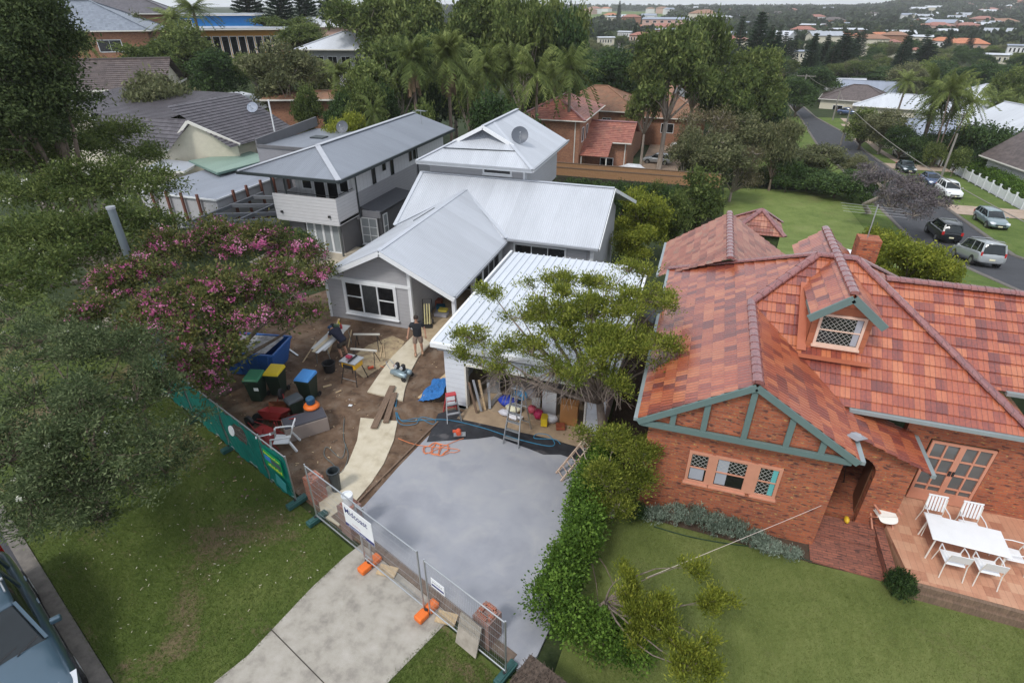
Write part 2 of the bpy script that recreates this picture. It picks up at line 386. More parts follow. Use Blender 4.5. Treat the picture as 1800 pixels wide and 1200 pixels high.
# near road, kerb
sheet('road', ccw([ff(-42, -14), ff(22, -14), ff(22, -5.7), ff(-42, -5.7)]), -.045, ASPH)
sheet('kerb', ccw([ff(-42, -5.75), ff(22, -5.75), ff(22, -5.42), ff(-42, -5.42)]), -.005, KERB, .12)
# old concrete crossing
pts = [ff(2.05, -5.95), ff(2.1, -3.3), ff(1.72, -1.4), ff(1.6, -.3), ff(1.6, .28), ff(5.0, .28), ff(5.0, -1.7), ff(5.15, -3.4), ff(5.6, -5.95)]
sheet('driveway_crossing', ccw(pts), -.012, CONC, .05)
a_, b_ = ff(1.9, -2.62, -.008), ff(5.1, -2.55, -.008)
m = MB(); m.beam(a_, b_, .022, .004); struct(m.build('crossing_joint', M('joint_dirt', (.06, .05, .04)), None))
# fresh concrete driveway up to the garage
drive = [ff(.55, .42), at(640, 890), at(700, 822), at(752, 768), at(786, 742), (-7.35, 14.35), (-1.5, 14.35), (-1.5, 9), (-1.75, 7.2), ff(7.0, .25)]
sheet('driveway', ccw([tuple(p)[:2] for p in drive]), .03, SLAB, .09)
# timber edging of the slab
# bare building site yard
yard = [ff(-9.6, .25), ff(1.2, .2), ff(3, .4), (-6, 12), (-1.5, 12.5), (-1.5, 15.1), (-7.3, 15.1), (-7.4, 20), (-8.6, 24.5), (-16, 24.5), (-18.4, 20), (-19.5, 15)]
sheet('yard_earth', ccw([tuple(p)[:2] for p in yard]), 0.0, DIRT)
# curved path: lower piece and upper piece
lo = [(565, 905), (557, 868), (585, 850), (612, 815), (628, 775), (634, 735), (699, 741), (692, 775), (675, 815), (652, 850), (620, 888), (596, 925)]
sheet('path', ccw([tuple(at(*p))[:2] for p in lo]), .035, PATHM, .06)
up = [(646, 690), (665, 662), (690, 628), (718, 600), (738, 580), (775, 590), (757, 605), (736, 628), (722, 655), (712, 685), (708, 706)]
sheet('upper_path', ccw([tuple(at(*p))[:2] for p in up]), .06, PATHM, .1)
sheet('porch_floor', ccw([(-11.0, 19.6), (-9.2, 18.6), (-8.0, 19.2), (-8.4, 24.6), (-11.0, 24.6)]), .075, M('ply_floor', (.5, .4, .27), (.38, .29, .19), 3, .8), .1)
# neighbour's front lawn and soil bed
sheet('front_lawn', ccw([(-1.4, 5.4), (24, 1), (24, 11.7), (4.3, 11.8), (4.35, 12.3), (-.2, 12.9), (-.9, 12.9)]), -.01, G_LAWN)
sheet('garden_bed', ccw([(.0, 12.0), (4.4, 11.8), (4.4, 12.4), (-.2, 12.55)]), .01, M('bed_soil', (.09, .06, .04), (.05, .035, .025), 8, .95, bump=.6), None)
sheet('side_passage', ccw([(-1.6, 11), (-.2, 12.4), (-.2, 27), (-1.6, 27)]), -.02, M('leaf_litter', (.07, .05, .035), (.04, .03, .02), 6, .95, bump=.5))

def strip(name, L, Rt, mat, off=.05, n=None, cross=6, kind='structure', th=0):
    """ribbon between two polylines draped on the terrain"""
    def res(pl, n):
        pl = np.array([tuple(p)[:2] for p in pl]); s = np.r_[0, np.cumsum(np.hypot(*np.diff(pl, axis=0).T))]
        t = np.linspace(0, s[-1], n); return np.stack([np.interp(t, s, pl[:, 0]), np.interp(t, s, pl[:, 1])], -1)
    if n is None:
        pl = np.array([tuple(p)[:2] for p in L]); n = int(np.hypot(*np.diff(pl, axis=0).T).sum()/1.5)+2
    A, B = res(L, n), res(Rt, n); t = np.linspace(0, 1, cross)[None, :, None]
    Q = A[:, None]*(1-t)+B[:, None]*t; Z = hgt(Q[..., 0], Q[..., 1])+off
    Pq = np.concatenate([Q, Z[..., None]], -1)
    e1 = Pq[1, 0]-Pq[0, 0]; e2 = Pq[0, -1]-Pq[0, 0]
    if np.cross(e1[:2], e2[:2]) > 0: Pq = Pq[:, ::-1]
    if th:
        d = np.zeros_like(Pq[:, :1]); d[..., 2] = th
        Pq = np.concatenate([Pq[:, :1]-d, Pq, Pq[:, -1:]-d], 1)
    return grid_mesh(name, Pq, mat, kind, smooth=not th)
# ---------------------------------------------------------------- side street and gardens to the right (ground surfaces)
RL, RR = 19.8, 26.7
strip('side_street', [(RL, 18), (RL, 150), (RL-1.2, 175)], [(RR, 18), (RR-.2, 130), (RR-4, 150), (RR-5.5, 175)], ASPH, .04)
strip('side_kerb', [(RL-.4, 18), (RL-.4, 150), (RL-1.6, 175)], [(RL, 18), (RL, 150), (RL-1.2, 175)], KERB, .14, th=.14, cross=2)
strip('side_kerb', [(RR, 18), (RR-.2, 130), (RR-4, 150), (RR-5.5, 175)], [(RR+.4, 18), (RR+.2, 130), (RR-3.6, 150), (RR-5.1, 175)], KERB, .14, th=.14, cross=2)
G_SIDE = grass_mat('street_grass', (.06, .09, .02), (.1, .15, .035), (.17, .2, .06), (.22, .19, .09), (.58, .72), .2, 25)
strip('side_verge', [(RR+.4, 18), (RR+.2, 130), (RR-3.6, 150)], [(34.6, 18), (34.2, 130), (30, 150)], G_SIDE, .1)
strip('near_verge', [(RL-3.6, 18), (RL-3.6, 150)], [(RL-.4, 18), (RL-.4, 150)], G_SIDE, .1)
PINKC = M('pink_concrete', (.46, .36, .28), (.34, .26, .2), 2, .9)
for y0, y1 in ((71, 75.5), (98, 103), (124, 127), (140, 142.5)):
    strip('driveway_crossing', [(RR+.2, y0), (RR+.2, y1)], [(34.8, y0+.3), (34.8, y1+.3)], PINKC, .15, cross=8)
strip('footpath', [(RR+2.2, 103.2), (RR+1.2, 150)], [(RR+3.4, 103.2), (RR+2.4, 150)], PINKC, .14, cross=2)
strip('back_lawn', [(3, 44), (3.2, 75)], [(RL-3.6, 36), (RL-3.6, 78)], G_PARK, .08, n=22, cross=12)
strip('rear_garden_lawn', [(6, 80), (6, 100)], [(RL-3.8, 80), (RL-3.8, 100)], G_SIDE, .08, n=16, cross=10)
strip('garden_path', [(6, 83.5), (16, 84.5)], [(6, 84.7), (16, 85.7)], KERB, .12, n=8, cross=2)
strip('brick_drive', [(-8, 80), (3, 76)], [(-9, 108), (2, 106)], M('pinkish_drive', (.34, .24, .17), (.2, .15, .11), 1, .9), .1, n=12, cross=12)
strip('park_grass', [(36, 40), (36, 120)], [(90, 40), (90, 120)], G_SIDE, .04, n=30, cross=20)

# ================================================================ FOLIAGE
def rand_dirs(n, r): v = r.normal(size=(n, 3)); return v/np.linalg.norm(v, axis=1)[:, None]
def leaves_geo(C, size, r, elong=2.2, up=0., tint=None, jit=.18, dirs=None, fold=False):
    n = len(C); a = rand_dirs(n, r) if dirs is None else dirs+rand_dirs(n, r)*.55
    a[:, 2] += up; a /= np.linalg.norm(a, axis=1)[:, None]
    b = np.cross(a, rand_dirs(n, r)); b /= np.linalg.norm(b, axis=1)[:, None]+1e-9
    s = size*r.uniform(.6, 1.35, n)[:, None]; L = a*s; Wd = b*s/elong
    V = np.stack([C-L*.5, C-Wd*.5+L*.08, C+L*.5, C+Wd*.5+L*.08], 1).reshape(-1, 3)
    Fq = np.arange(n*4).reshape(n, 4)
    t = np.full(n, .5) if tint is None else tint
    return V, Fq, np.clip(t+r.normal(0, jit, n), 0, 1)
def clump_pts(blobs, n_clumps, r, shell=.55, flat=.0):
    """clump centres inside the blob volumes, denser towards the outside; each blob (x,y,z,rx,ry,rz)"""
    B = np.array([b if len(b) == 6 else (*b[:3], b[3], b[3], b[3]*.8) for b in blobs], float)
    w_ = (B[:, 3]*B[:, 4]*B[:, 5])**(2/3); w_ /= w_.sum()
    idx = r.choice(len(B), n_clumps, p=w_); D = rand_dirs(n_clumps, r)
    D[:, 2] = np.where(D[:, 2] < -.35, -D[:, 2]*.6, D[:, 2]); rad_ = r.uniform(shell, 1, n_clumps)**.7
    return B[idx, :3]+D*B[idx, 3:]*rad_[:, None], idx, D
def crown(name, blobs, n_clumps, per, clump_r, leaf, mat, parent, seed=1, elong=2.2, up=0., shell=.5, tint_z=.0, jit=.16, outward=.0, flat=.75, cut=None):
    r = np.random.default_rng(seed); C, idx, D = clump_pts(blobs, n_clumps, r, shell)
    if cut is not None:
        keep = np.array([cut(*c) for c in C]); C, idx, D = C[keep], idx[keep], D[keep]
    n_c = len(C); base = r.uniform(.15, .85, n_c)
    k = r.poisson(per, n_c).clip(2); rep = np.repeat(np.arange(n_c), k)
    off = r.normal(size=(len(rep), 3))*(clump_r*r.uniform(.5, 1.3, n_c))[rep][:, None]; off[:, 2] *= flat
    Pt = C[rep]+off
    dirs = D[rep]*outward+off/np.maximum(np.linalg.norm(off, axis=1)[:, None], 1e-6)*.6 if outward else None
    V, Fq, t = leaves_geo(Pt, leaf, r, elong, up, base[rep], jit, dirs)
    return np_mesh(name, V, Fq, mat, None, False, t, parent), C
def curve_pts(p0, p1, bend, n=5, r=None, sag=0):
    p0, p1 = Vector(p0), Vector(p1); r = r or rng; L = (p1-p0).length
    o = Vector(r.normal(size=3))*bend*L; o.z = abs(o.z)*.3
    return [p0.lerp(p1, t)+o*math.sin(math.pi*t)*.5+Vector((0, 0, sag*math.sin(math.pi*t))) for t in np.linspace(0, 1, n)]
def trunk(name, base, fork, targets, r0, mat, parent, seed=1, twigs=None, twr=.012, bend=.18, lean=0):
    r = np.random.default_rng(seed); m = MB(); base, fork = Vector(base), Vector(fork)
    m.tube([base-Vector((0, 0, .2)), base+Vector((0, 0, .15)), base.lerp(fork, .5)+Vector((lean, 0, 0)), fork], [r0*1.35, r0*1.05, r0*.85, r0*.75], 9)
    joints = []
    for t in targets:
        t = Vector(t); pts = curve_pts(fork, t, bend, 6, r); L = (t-fork).length
        rs = [r0*.5, r0*.38, r0*.28, r0*.2, r0*.13, r0*.06]; m.tube(pts, rs, 6); joints += pts[2:]
    if twigs is not None and len(joints):
        J = np.array([tuple(p) for p in joints])
        for c in twigs:
            d = np.linalg.norm(J-c, axis=1)+np.maximum(0, J[:, 2]-c[2])*1.5; j = J[int(np.argmin(d))]
            if np.linalg.norm(j-c) < .1: continue
            m.tube(curve_pts(j, c, .15, 4, r), [twr*1.8, twr*1.2, twr*.8, twr*.4], 4, cap=False)
    return m.build(name, mat, parent, smooth=True, uv=False)

L_MEL = leaf_mat('bright_melaleuca_leaf', (.06, .09, .014), (.16, .2, .032), (.36, .38, .075), .35, rnd=0)
L_DARKB = leaf_mat('grey_green_leaf', (.02, .036, .013), (.062, .092, .036), (.19, .23, .11), .25, rnd=.0)
L_PINKL = leaf_mat('myrtle_leaf', (0.039, 0.058, 0.018), (0.091, 0.111, 0.033), (0.195, 0.182, 0.058), .25, rnd=0)
L_GUM = leaf_mat('gum_leaf', (.035, .058, .015), (.095, .135, .035), (.225, .265, .085), .3)
L_DENSE = leaf_mat('dense_leaf', (0.016, 0.035, 0.013), (0.042, 0.080, 0.024), (0.096, 0.152, 0.048), .2)
L_FIG = leaf_mat('fig_leaf', (.018, .032, .012), (.045, .07, .022), (.1, .13, .045), .2, rnd=0)
L_YEL = leaf_mat('yellow_green_leaf', (0.078, 0.104, 0.016), (0.182, 0.221, 0.029), (0.351, 0.364, 0.058), .3)
L_HEDGE = leaf_mat('hedge_leaf', (.028, .06, .01), (.075, .145, .02), (.18, .29, .05), .25, rnd=0)
L_OLIVE = leaf_mat('olive_leaf', (0.058, 0.072, 0.029), (0.130, 0.143, 0.065), (0.247, 0.247, 0.130), .25)
L_PINE = leaf_mat('pine_leaf', (0.010, 0.023, 0.013), (0.023, 0.047, 0.023), (0.049, 0.081, 0.039), .1)
L_PALM = leaf_mat('palm_leaf', (0.052, 0.078, 0.019), (0.130, 0.169, 0.046), (0.286, 0.325, 0.104), .25)
L_LAV = leaf_mat('lavender_leaf', (0.078, 0.111, 0.085), (0.182, 0.234, 0.182), (0.338, 0.403, 0.325), .2)
L_JAC = leaf_mat('purple_grey_leaf', (.085, .075, .08), (.15, .13, .14), (.24, .21, .225), .25)
L_BRN = leaf_mat('brown_olive_leaf', (.06, .055, .028), (.13, .115, .06), (.22, .2, .11), .25)
PINKF = leaf_mat('pink_blossom', (.42, .07, .22), (.7, .17, .4), (.85, .42, .62), .35, rnd=0)
DEADP = M('dead_fronds', (.25, .17, .1), (.12, .08, .05), 8, .9)

def tree(name, label, base, blobs, r0, n_clumps, per, clump_r, leaf, lm, bm=BARK, fork=.35, seed=1, group=None, twigs=60, cat='tree', elong=2.2, up=0, shell=.5, outward=0, twr=.012, flat=.75, bend=.18, cut=None, lean=0, limbs=None, extra=None):
    """blobs in world coordinates"""
    base = Vector(base); t = thing(name, label, cat, base, 0, group)
    bl = [(b[0]-base.x, b[1]-base.y, b[2]-base.z, *b[3:]) for b in blobs]
    cr, C = crown('crown', bl, n_clumps, per, clump_r, leaf, lm, t, seed, elong, up, shell, outward=outward, flat=flat, cut=cut)
    cen = np.mean([b[:3] for b in bl], 0); fz = min(b[2] for b in bl)*fork+.3
    fk = (cen[0]*fork*.5, cen[1]*fork*.5, max(.3, fz))
    r = np.random.default_rng(seed+5); tw = C[r.choice(len(C), min(twigs, len(C)), replace=False)] if twigs else None
    if extra is not None: tw = np.concatenate([tw, np.array(extra)-np.array(tuple(base))])
    lb = bl if limbs is None else [(b[0]-base.x, b[1]-base.y, b[2]-base.z) for b in limbs]; trunk('trunk', (0, 0, 0), fk, [(b[0], b[1], b[2]) for b in lb], r0, bm, t, seed, tw, twr, bend, lean)
    return t

# prototypes, built at the origin at full size and copied; each (object, height, width)
PROTO = {}
def proto(kind, name, H, W, blobs, r0, n_clumps, per, clump_r, leaf, lm, bm=BARK, **kw):
    t = tree(name, '', (0, 0, 0), blobs, r0, n_clumps, per, clump_r, leaf, lm, bm, seed=hash_(kind), **kw)
    PROTO[kind] = (t, H, W, [0])
def hash_(s): return sum(ord(c)*(i+3) for i, c in enumerate(s)) % 9973
def rblobs(n, H, W, zlo, rb, seed, flat=.75, top=1):
    r = np.random.default_rng(seed); out = []
    for i in range(n):
        a = r.uniform(0, 2*math.pi); q = math.sqrt(r.uniform(0, 1))*(W/2-rb); z = H*zlo+(H-rb*flat-H*zlo)*r.uniform(0, 1)*(1-.35*(q/(W/2))*top)
        k = rb*r.uniform(.7, 1.25); out.append((q*math.cos(a), q*math.sin(a), z, k, k, k*flat))
    return out
proto('gum', 'gum_tree', 12, 10, rblobs(17, 12, 10, .42, 1.6, 3, .7), .3, 420, 30, .42, .42, L_GUM, BARKG, fork=.6, twigs=30, twr=.03, shell=.6)
proto('gumb', 'gum_tree', 11, 9, rblobs(14, 11, 9, .38, 1.5, 17, .65), .28, 380, 30, .4, .4, L_GUM, BARKG, fork=.6, twigs=30, twr=.03, shell=.55)
proto('dense', 'dense_tree', 9, 8, rblobs(16, 9, 8, .28, 1.7, 5, .85), .25, 520, 30, .34, .34, L_DENSE, fork=.3, twigs=0, shell=.7)
proto('round', 'leafy_tree', 6, 7, rblobs(14, 6, 7, .32, 1.5, 8, .8), .2, 480, 28, .3, .28, L_OLIVE, fork=.3, twigs=12, twr=.02, shell=.6)
proto('yellow', 'wattle_tree', 6, 6, rblobs(16, 6, 6, .3, 1.1, 12, .75), .16, 420, 30, .26, .24, L_YEL, fork=.4, twigs=20, twr=.02, shell=.5)
proto('mel', 'melaleuca_tree', 8, 7, rblobs(16, 8, 7, .3, 1.2, 22, .8), .2, 420, 30, .34, .28, L_OLIVE, BARKG, fork=.4, twigs=40, twr=.02, shell=.35)
proto('green', 'green_tree', 7, 7, rblobs(15, 7, 7, .3, 1.4, 31, .8), .2, 460, 30, .3, .3, L_GUM, fork=.35, twigs=12, twr=.02, shell=.6)
proto('bush', 'garden_shrub', 2.4, 3, rblobs(9, 2.4, 3, .2, .75, 9, .85), .06, 260, 26, .16, .15, L_DENSE, fork=.2, twigs=0, cat='shrub', shell=.65)
proto('bushy', 'garden_shrub', 2.4, 3, rblobs(9, 2.4, 3, .2, .75, 19, .85), .06, 260, 26, .16, .15, L_GUM, fork=.2, twigs=0, cat='shrub', shell=.65)
proto('bare', 'thin_tree', 8, 8, rblobs(16, 8, 8, .35, 1.2, 41, .75), .2, 340, 22, .4, .2, L_BRN, BARKG, fork=.35, twigs=160, twr=.035, shell=.2)

def pine_proto(kind, name, H, W, tiers, lm, droop=.12, per=14):
    t = thing(name, '', 'tree', (0, 0, 0)); r = np.random.default_rng(hash_(kind)); m = MB()
    m.tube([(0, 0, -.3), (0, 0, H*.5), (0, 0, H*.99)], [H*.018, H*.012, .03], 7)
    Vs, Fs, Ts = [], [], []; o = 0
    for i in range(tiers):
        z = H*(.1+.88*i/tiers); R = W/2*(1-(i/tiers))**.8+.25; nb = int(r.integers(5, 8)); a0 = r.uniform(0, 6.28)
        for j in range(nb):
            a = a0+2*math.pi*j/nb+r.normal(0, .12); Rb = R*r.uniform(.8, 1.1)
            e = Vector((Rb*math.cos(a), Rb*math.sin(a), z+Rb*.22)); m.tube([(0, 0, z), Vector((0, 0, z)).lerp(e, .5)-Vector((0, 0, Rb*droop*.5)), e], [.05, .03, .01], 4, cap=False)
            k = max(5, int(per*Rb)); s = r.uniform(.12, 1, k); C = np.stack([np.cos(a)*Rb*s, np.sin(a)*Rb*s, z+Rb*.22*s-Rb*droop*np.sin(s*3.1)*.5], -1)
            C = np.repeat(C, 5, 0)+r.normal(0, .12+.05*W/5, (k*5, 3))*np.array([1, 1, .55])
            D = np.tile([math.cos(a), math.sin(a), .35], (len(C), 1)); V, Fq, tt = leaves_geo(C, .36*W/5, r, 3.2, .1, None, .2, D)
            Vs.append(V); Fs.append(Fq+o); Ts.append(tt); o += len(V)
    np_mesh('crown', np.concatenate(Vs), np.concatenate(Fs), lm, None, False, np.concatenate(Ts), t)
    m.build('trunk', BARK, t, smooth=True, uv=False); PROTO[kind] = (t, H, W, [0])
pine_proto('pine', 'norfolk_pine', 18, 8, 22, L_PINE)
pine_proto('pineb', 'norfolk_pine', 14, 5, 20, L_PINE)
def frond(V, Fq, Tt, base, a, el, L, r, w=.55, droop=.5, fan=False, t0=.5):
    n = 9; pts = []
    for i in range(n+1):
        s = i/n; h = L*s*math.cos(el*(1-s*.2)); pts.append((base[0]+math.cos(a)*h, base[1]+math.sin(a)*h, base[2]+L*s*math.sin(el)-droop*L*s*s))
    side = np.array([-math.sin(a), math.cos(a), 0])
    P_ = np.array(pts)
    for i in range(1, n+1):
        wd = w*L*.5*math.sin(math.pi*min(1, .18+.8*i/n))
        for sg in (-1, 1):
            for q in (0, .5):
                p = P_[i]*(1-q)+P_[i-1]*q; tip = p+side*sg*wd+np.array([math.cos(a), math.sin(a), 0])*L*.1-np.array([0, 0, wd*r.uniform(.35, .75)])
                d = (P_[i]-P_[i-1])*.22; o = len(V)
                V.extend([p-d, tip, p+d, p+np.array([0, 0, .02])]); Fq.append((o, o+1, o+2, o+3)); Tt.append(min(1, max(0, t0+r.normal(0, .15))))
def palm_proto(kind, name, H, W, nf, fan=False, skirt=True, lm=L_PALM, tr=.18, multi=1):
    t = thing(name, '', 'palm tree', (0, 0, 0)); r = np.random.default_rng(hash_(kind)); m = MB(); V, Fq, Tt = [], [], []; sk = MB()
    for q in range(multi):
        a = 2*math.pi*q/multi; ox, oy = (0, 0) if multi == 1 else (math.cos(a)*W*.28, math.sin(a)*W*.28); Hq = H*(1 if q == 0 else r.uniform(.75, 1))
        top = Hq-W*.16; m.tube([(ox*.3, oy*.3, -.3), (ox*.6, oy*.6, top*.5), (ox, oy, top)], [tr*1.3, tr, tr*.85], 8)
        for i in range(nf):
            el = r.uniform(-.35, 1.25); L = W*.52*r.uniform(.85, 1.1)
            frond(V, Fq, Tt, (ox, oy, top), r.uniform(0, 6.28), el, L, r, .34 if not fan else .6, .4 if el > .2 else .6, t0=.25+.3*(el+.35)/1.6)
        if skirt:
            for i in range(46):
                b = r.uniform(0, 6.28); R_ = W*.14*r.uniform(.5, 1.2); z0 = top-r.uniform(0, .3); z1 = top-r.uniform(.22, .5)*H*.5
                sk.beam((ox+math.cos(b)*R_*.4, oy+math.sin(b)*R_*.4, z0), (ox+math.cos(b)*R_, oy+math.sin(b)*R_, z1), .3, .02)
    np_mesh('fronds', np.array(V), np.array(Fq), lm, None, False, np.array(Tt), t)
    if skirt: sk.build('dead_skirt', DEADP, t, uv=False)
    m.build('trunk', BARK, t, smooth=True, uv=False); PROTO[kind] = (t, H, W, [0])
palm_proto('fan', 'fan_palm', 11, 5, 60, True)
palm_proto('palm', 'feather_palm', 10, 7, 34, skirt=False)
palm_proto('palms', 'feather_palm', 9, 8, 22, skirt=False, multi=3, tr=.12)

def put(kind, X, Y, H, W=None, label=None, group=None, rz=None, z=None):
    t, ph, pw, used = PROTO[kind]; W = W or H*pw/ph; rz = random.uniform(0, 6.28) if rz is None else rz
    z = float(hgt(X, Y))-.1 if z is None else z; sc = (W/pw, W/pw, H/ph)
    if not used[0]:
        used[0] = 1; o = t; o.location = (X, Y, z); o.rotation_euler = (0, 0, rz); o.scale = sc; o['label'] = label or ''
        if group: o['group'] = group
        return o
    return dup(t, (X, Y, z), rz, sc, label, group)
def pput(kind, px, ytop, wpx, dist, label=None, group=None, Hmax=26):
    """a tree whose crown top stood at (px, ytop) in the survey, at horizontal distance dist, wpx wide there"""
    d = ray(px, ytop); k = dist/math.hypot(d[0], d[1]); X, Y, ztop = d[0]*k, d[1]*k, CAM_H+d[2]*k
    fd = ray(px, ytop+5)@_F*k; W = wpx*fd/1000
    H = max(1.2, (ztop-float(hgt(X, Y))+.1)*{'gum': 1.14, 'gumb': 1.12, 'dense': 1.06, 'green': 1.05}.get(kind, 1)); return put(kind, X, Y, min(H, Hmax) if H > Hmax else H, W, label, group)
# ================================================================ BUILDING HELPERS
def clip(poly, lo, hi):
    def half(pl, f):
        out = []
        for i in range(len(pl)):
            a, b = pl[i], pl[(i+1) % len(pl)]; fa, fb = f(a), f(b)
            if fa >= 0: out.append(a)
            if fa*fb < 0: s = fa/(fa-fb); out.append((a[0]+(b[0]-a[0])*s, a[1]+(b[1]-a[1])*s))
        return out
    pl = half(poly, lambda p: p[1]-lo); return half(pl, lambda p: hi-p[1]) if pl else pl
def tiled(mb, pts, course=.33, lift=.035):
    """tile courses as real overlapping strips on a planar roof slope"""
    pts = [Vector(p) for p in pts]; n = Vector((0, 0, 0))
    for i in range(len(pts)): n += pts[i].cross(pts[(i+1) % len(pts)])
    n.normalize()
    if n.z < 0: n = -n; pts = pts[::-1]
    t = Vector((0, 0, 1)).cross(n).normalized(); b = n.cross(t); d = pts[0].dot(n)
    q = [(p.dot(t), p.dot(b)) for p in pts]; v0 = math.floor(min(a[1] for a in q)/course)*course; v1 = max(a[1] for a in q)
    P3 = lambda u, v, h: t*u+b*v+n*(d+h)
    v = v0
    while v < v1-1e-4:
        pl = clip(q, v, v+course)
        if len(pl) >= 3:
            vl = min(a[1] for a in pl); H = lambda vv: lift*(1-(vv-v)/course)+.004
            mb.add([P3(a[0], a[1], H(a[1])) for a in pl], [tuple(range(len(pl)))])
            lowe = [a for a in pl if abs(a[1]-vl) < 1e-5]
            if len(lowe) >= 2:
                ua, ub = min(a[0] for a in lowe), max(a[0] for a in lowe); h = H(vl)
                mb.add([P3(ua, vl, -.01), P3(ub, vl, -.01), P3(ub, vl, h), P3(ua, vl, h)], [(0, 1, 2, 3)])
        v += course
def ridge_caps(mb, p0, p1, r=.13, step=.36):
    mb.g.append((len(mb.v), len(mb.f))); mb.hold = True
    p0, p1 = Vector(p0), Vector(p1); L = (p1-p0).length; k = max(1, round(L/step)); d = (p1-p0)/k; u = d.normalized()
    s = u.cross(Vector((0, 0, 1))).normalized(); w_ = s.cross(u)
    for i in range(k):
        a, b = p0+d*i-u*.03, p0+d*(i+1); vs = []
        for p, rr_ in ((a, r*1.12), (b, r*.95)):
            for j in range(7):
                an = math.pi*(j/6)*1.1-.05*math.pi; vs.append(p+s*math.cos(an)*rr_+w_*(math.sin(an)*rr_*.62-.01))
        mb.add(vs, [(j, j+1, 8+j, 7+j) for j in range(6)]+[(6, 5, 4, 3, 2, 1, 0)])
    mb.hold = False
def window(parent, O, R, N, w_, h, cols=1, rows=1, frame=WHITE, glass=GLASS, fw=.06, fd=.05, bar=.035, name='window', pane='pane', label=None, extra=None, sill=True):
    f = MB(); f.pbox(O, R, N, -fw, w_+fw, -fw, 0, 0, fd); f.pbox(O, R, N, -fw, w_+fw, h, h+fw, 0, fd)
    f.pbox(O, R, N, -fw, 0, 0, h, 0, fd-.002); f.pbox(O, R, N, w_, w_+fw, 0, h, 0, fd-.002)
    for i in range(1, cols): f.pbox(O, R, N, w_*i/cols-bar/2, w_*i/cols+bar/2, 0, h, 0, fd-.004)
    for j in range(1, rows): f.pbox(O, R, N, 0, w_, h*j/rows-bar/2, h*j/rows+bar/2, 0, fd-.007)
    fo = f.build(name, frame, parent, world=True, bevel=.004, label=label)
    g = MB(); g.pbox(O, R, N, 0, w_, 0, h, -.01, .014); g.build(pane, glass, fo, world=True)
    if sill: s_ = MB(); s_.pbox(O, R, N, -fw-.03, w_+fw+.03, -fw-.045, -fw, 0, fd+.05); s_.build('sill', frame, fo, world=True)
    if extra: extra(fo, O, R, N)
    return fo
def blinds(fo, O, R, N, u0, u1, h, mat, n=None, d0=.016):
    n = n or int(h/.055); m = MB()
    for i in range(n): m.pbox(O, R, N, u0, u1, h*(i+.2)/n, h*(i+.72)/n, d0, d0+.012)
    m.build('blind', mat, fo, world=True)
def dish(parent, c, yaw, r=.45, mat=None, name='satellite_dish', pole=.5, pitch=55):
    c = Vector(c); m = MB(); mm = Matrix.Rotation(yaw, 3, 'Z') @ Matrix.Rotation(rad(pitch), 3, 'X')
    vs, fs = [], []; n = 20
    for i, (q, z) in enumerate(((0, -.16), (.35, -.14), (.7, -.08), (1, 0))):
        for j in range(n): vs.append(c+Vector((0, 0, pole))+mm@Vector((q*r*math.cos(6.2832*j/n), q*r*math.sin(6.2832*j/n), z*r*1.6)))
    fs = [(i*n+j, i*n+(j+1) % n, (i+1)*n+(j+1) % n, (i+1)*n+j) for i in range(3) for j in range(n)]
    m.add(vs, fs); d = m.build(name, mat or TRIMG, parent, world=True, smooth=True)
    k = MB(); k.tube([c, c+Vector((0, 0, pole-.05))], .025, 6); e = c+Vector((0, 0, pole))+mm@Vector((0, 0, r*.9))
    k.tube([c+Vector((0, 0, pole))+mm@Vector((0, -r*.95, 0)), e], .012, 5); k.ball(e, .04, 8, 5); k.build('mount', METAL, d, world=True)
def antenna(parent, c, h=1.2, L=1.2, n=7, yaw=0):
    c = Vector(c); m = MB(); m.tube([c, c+Vector((0, 0, h))], .018, 5); t = c+Vector((0, 0, h)); R_ = Vector((math.cos(yaw), math.sin(yaw), 0)); S = Vector((-R_.y, R_.x, 0))
    m.tube([t-R_*L/2, t+R_*L/2], .012, 4)
    for i in range(n): p = t+R_*L*(i/(n-1)-.5); q = .35-.03*i; m.tube([p-S*q, p+S*q], .007, 4)
    return m.build('antenna', METAL, parent, world=True)
def gutter(mb, p0, p1, w_=.11, h=.1): mb.beam(p0, p1, w_, h)
X3, Y3 = Vector((1, 0, 0)), Vector((0, 1, 0))

# ================================================================ GREY GABLED HOUSE (left centre)
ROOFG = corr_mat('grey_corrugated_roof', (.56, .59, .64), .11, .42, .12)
WALLG = board_mat('pale_grey_boards', (.42, .42, .44), .17, gap=.3)
DGLASS = paint('dark_window', (.012, .013, .015), .12, 0, .3)
gh = thing('grey_house', 'new pale grey weatherboard house with pale corrugated roof and white trim, behind the building site', 'house', (-12, 24, 0))
WX0, WX1, PX, FY = -15.35, -11.04, -8.9, 19.85
EZ, RX, RZ = 2.27, -12.0, 3.86
sl = (RZ-EZ)/(RX-(-15.2))
def gz(x): return RZ-sl*abs(x-RX)
m = MB()
# front gable wall, left part, and gable triangle with the porch opening under the right slope
m.box(WX0, WX1, FY, FY+.12, -.3, 2.02)
m.prism([(WX0, FY, 2.02), (WX1, FY, 2.02), (WX1, FY, gz(WX1)-.06), (RX, FY, RZ-.06), (WX0, FY, gz(WX0)-.06)], (0, .12, 0))
m.box(WX0, WX0+.12, FY+.12, 29.9, -.3, gz(WX0)-.05)           # left side wall
m.box(WX1-.12, WX1, FY+.12, 24.4, -.2, gz(WX1)-.06)           # porch inner wall
m.box(WX1, -9.35, 24.4, 24.52, -.2, gz(-9.4)-.05)                # porch back wall
m.box(-9.35, -9.23, 20.9+1.6, 26.4, -.3, gz(-9.3)-.05)        # right wall of the wing
m.box(-9.23, -4.35, 26.4, 26.52, -1.5, 2.35)                  # cross wing front wall
m.box(-4.47, -4.35, 26.52, 33.2, -3, 2.4)
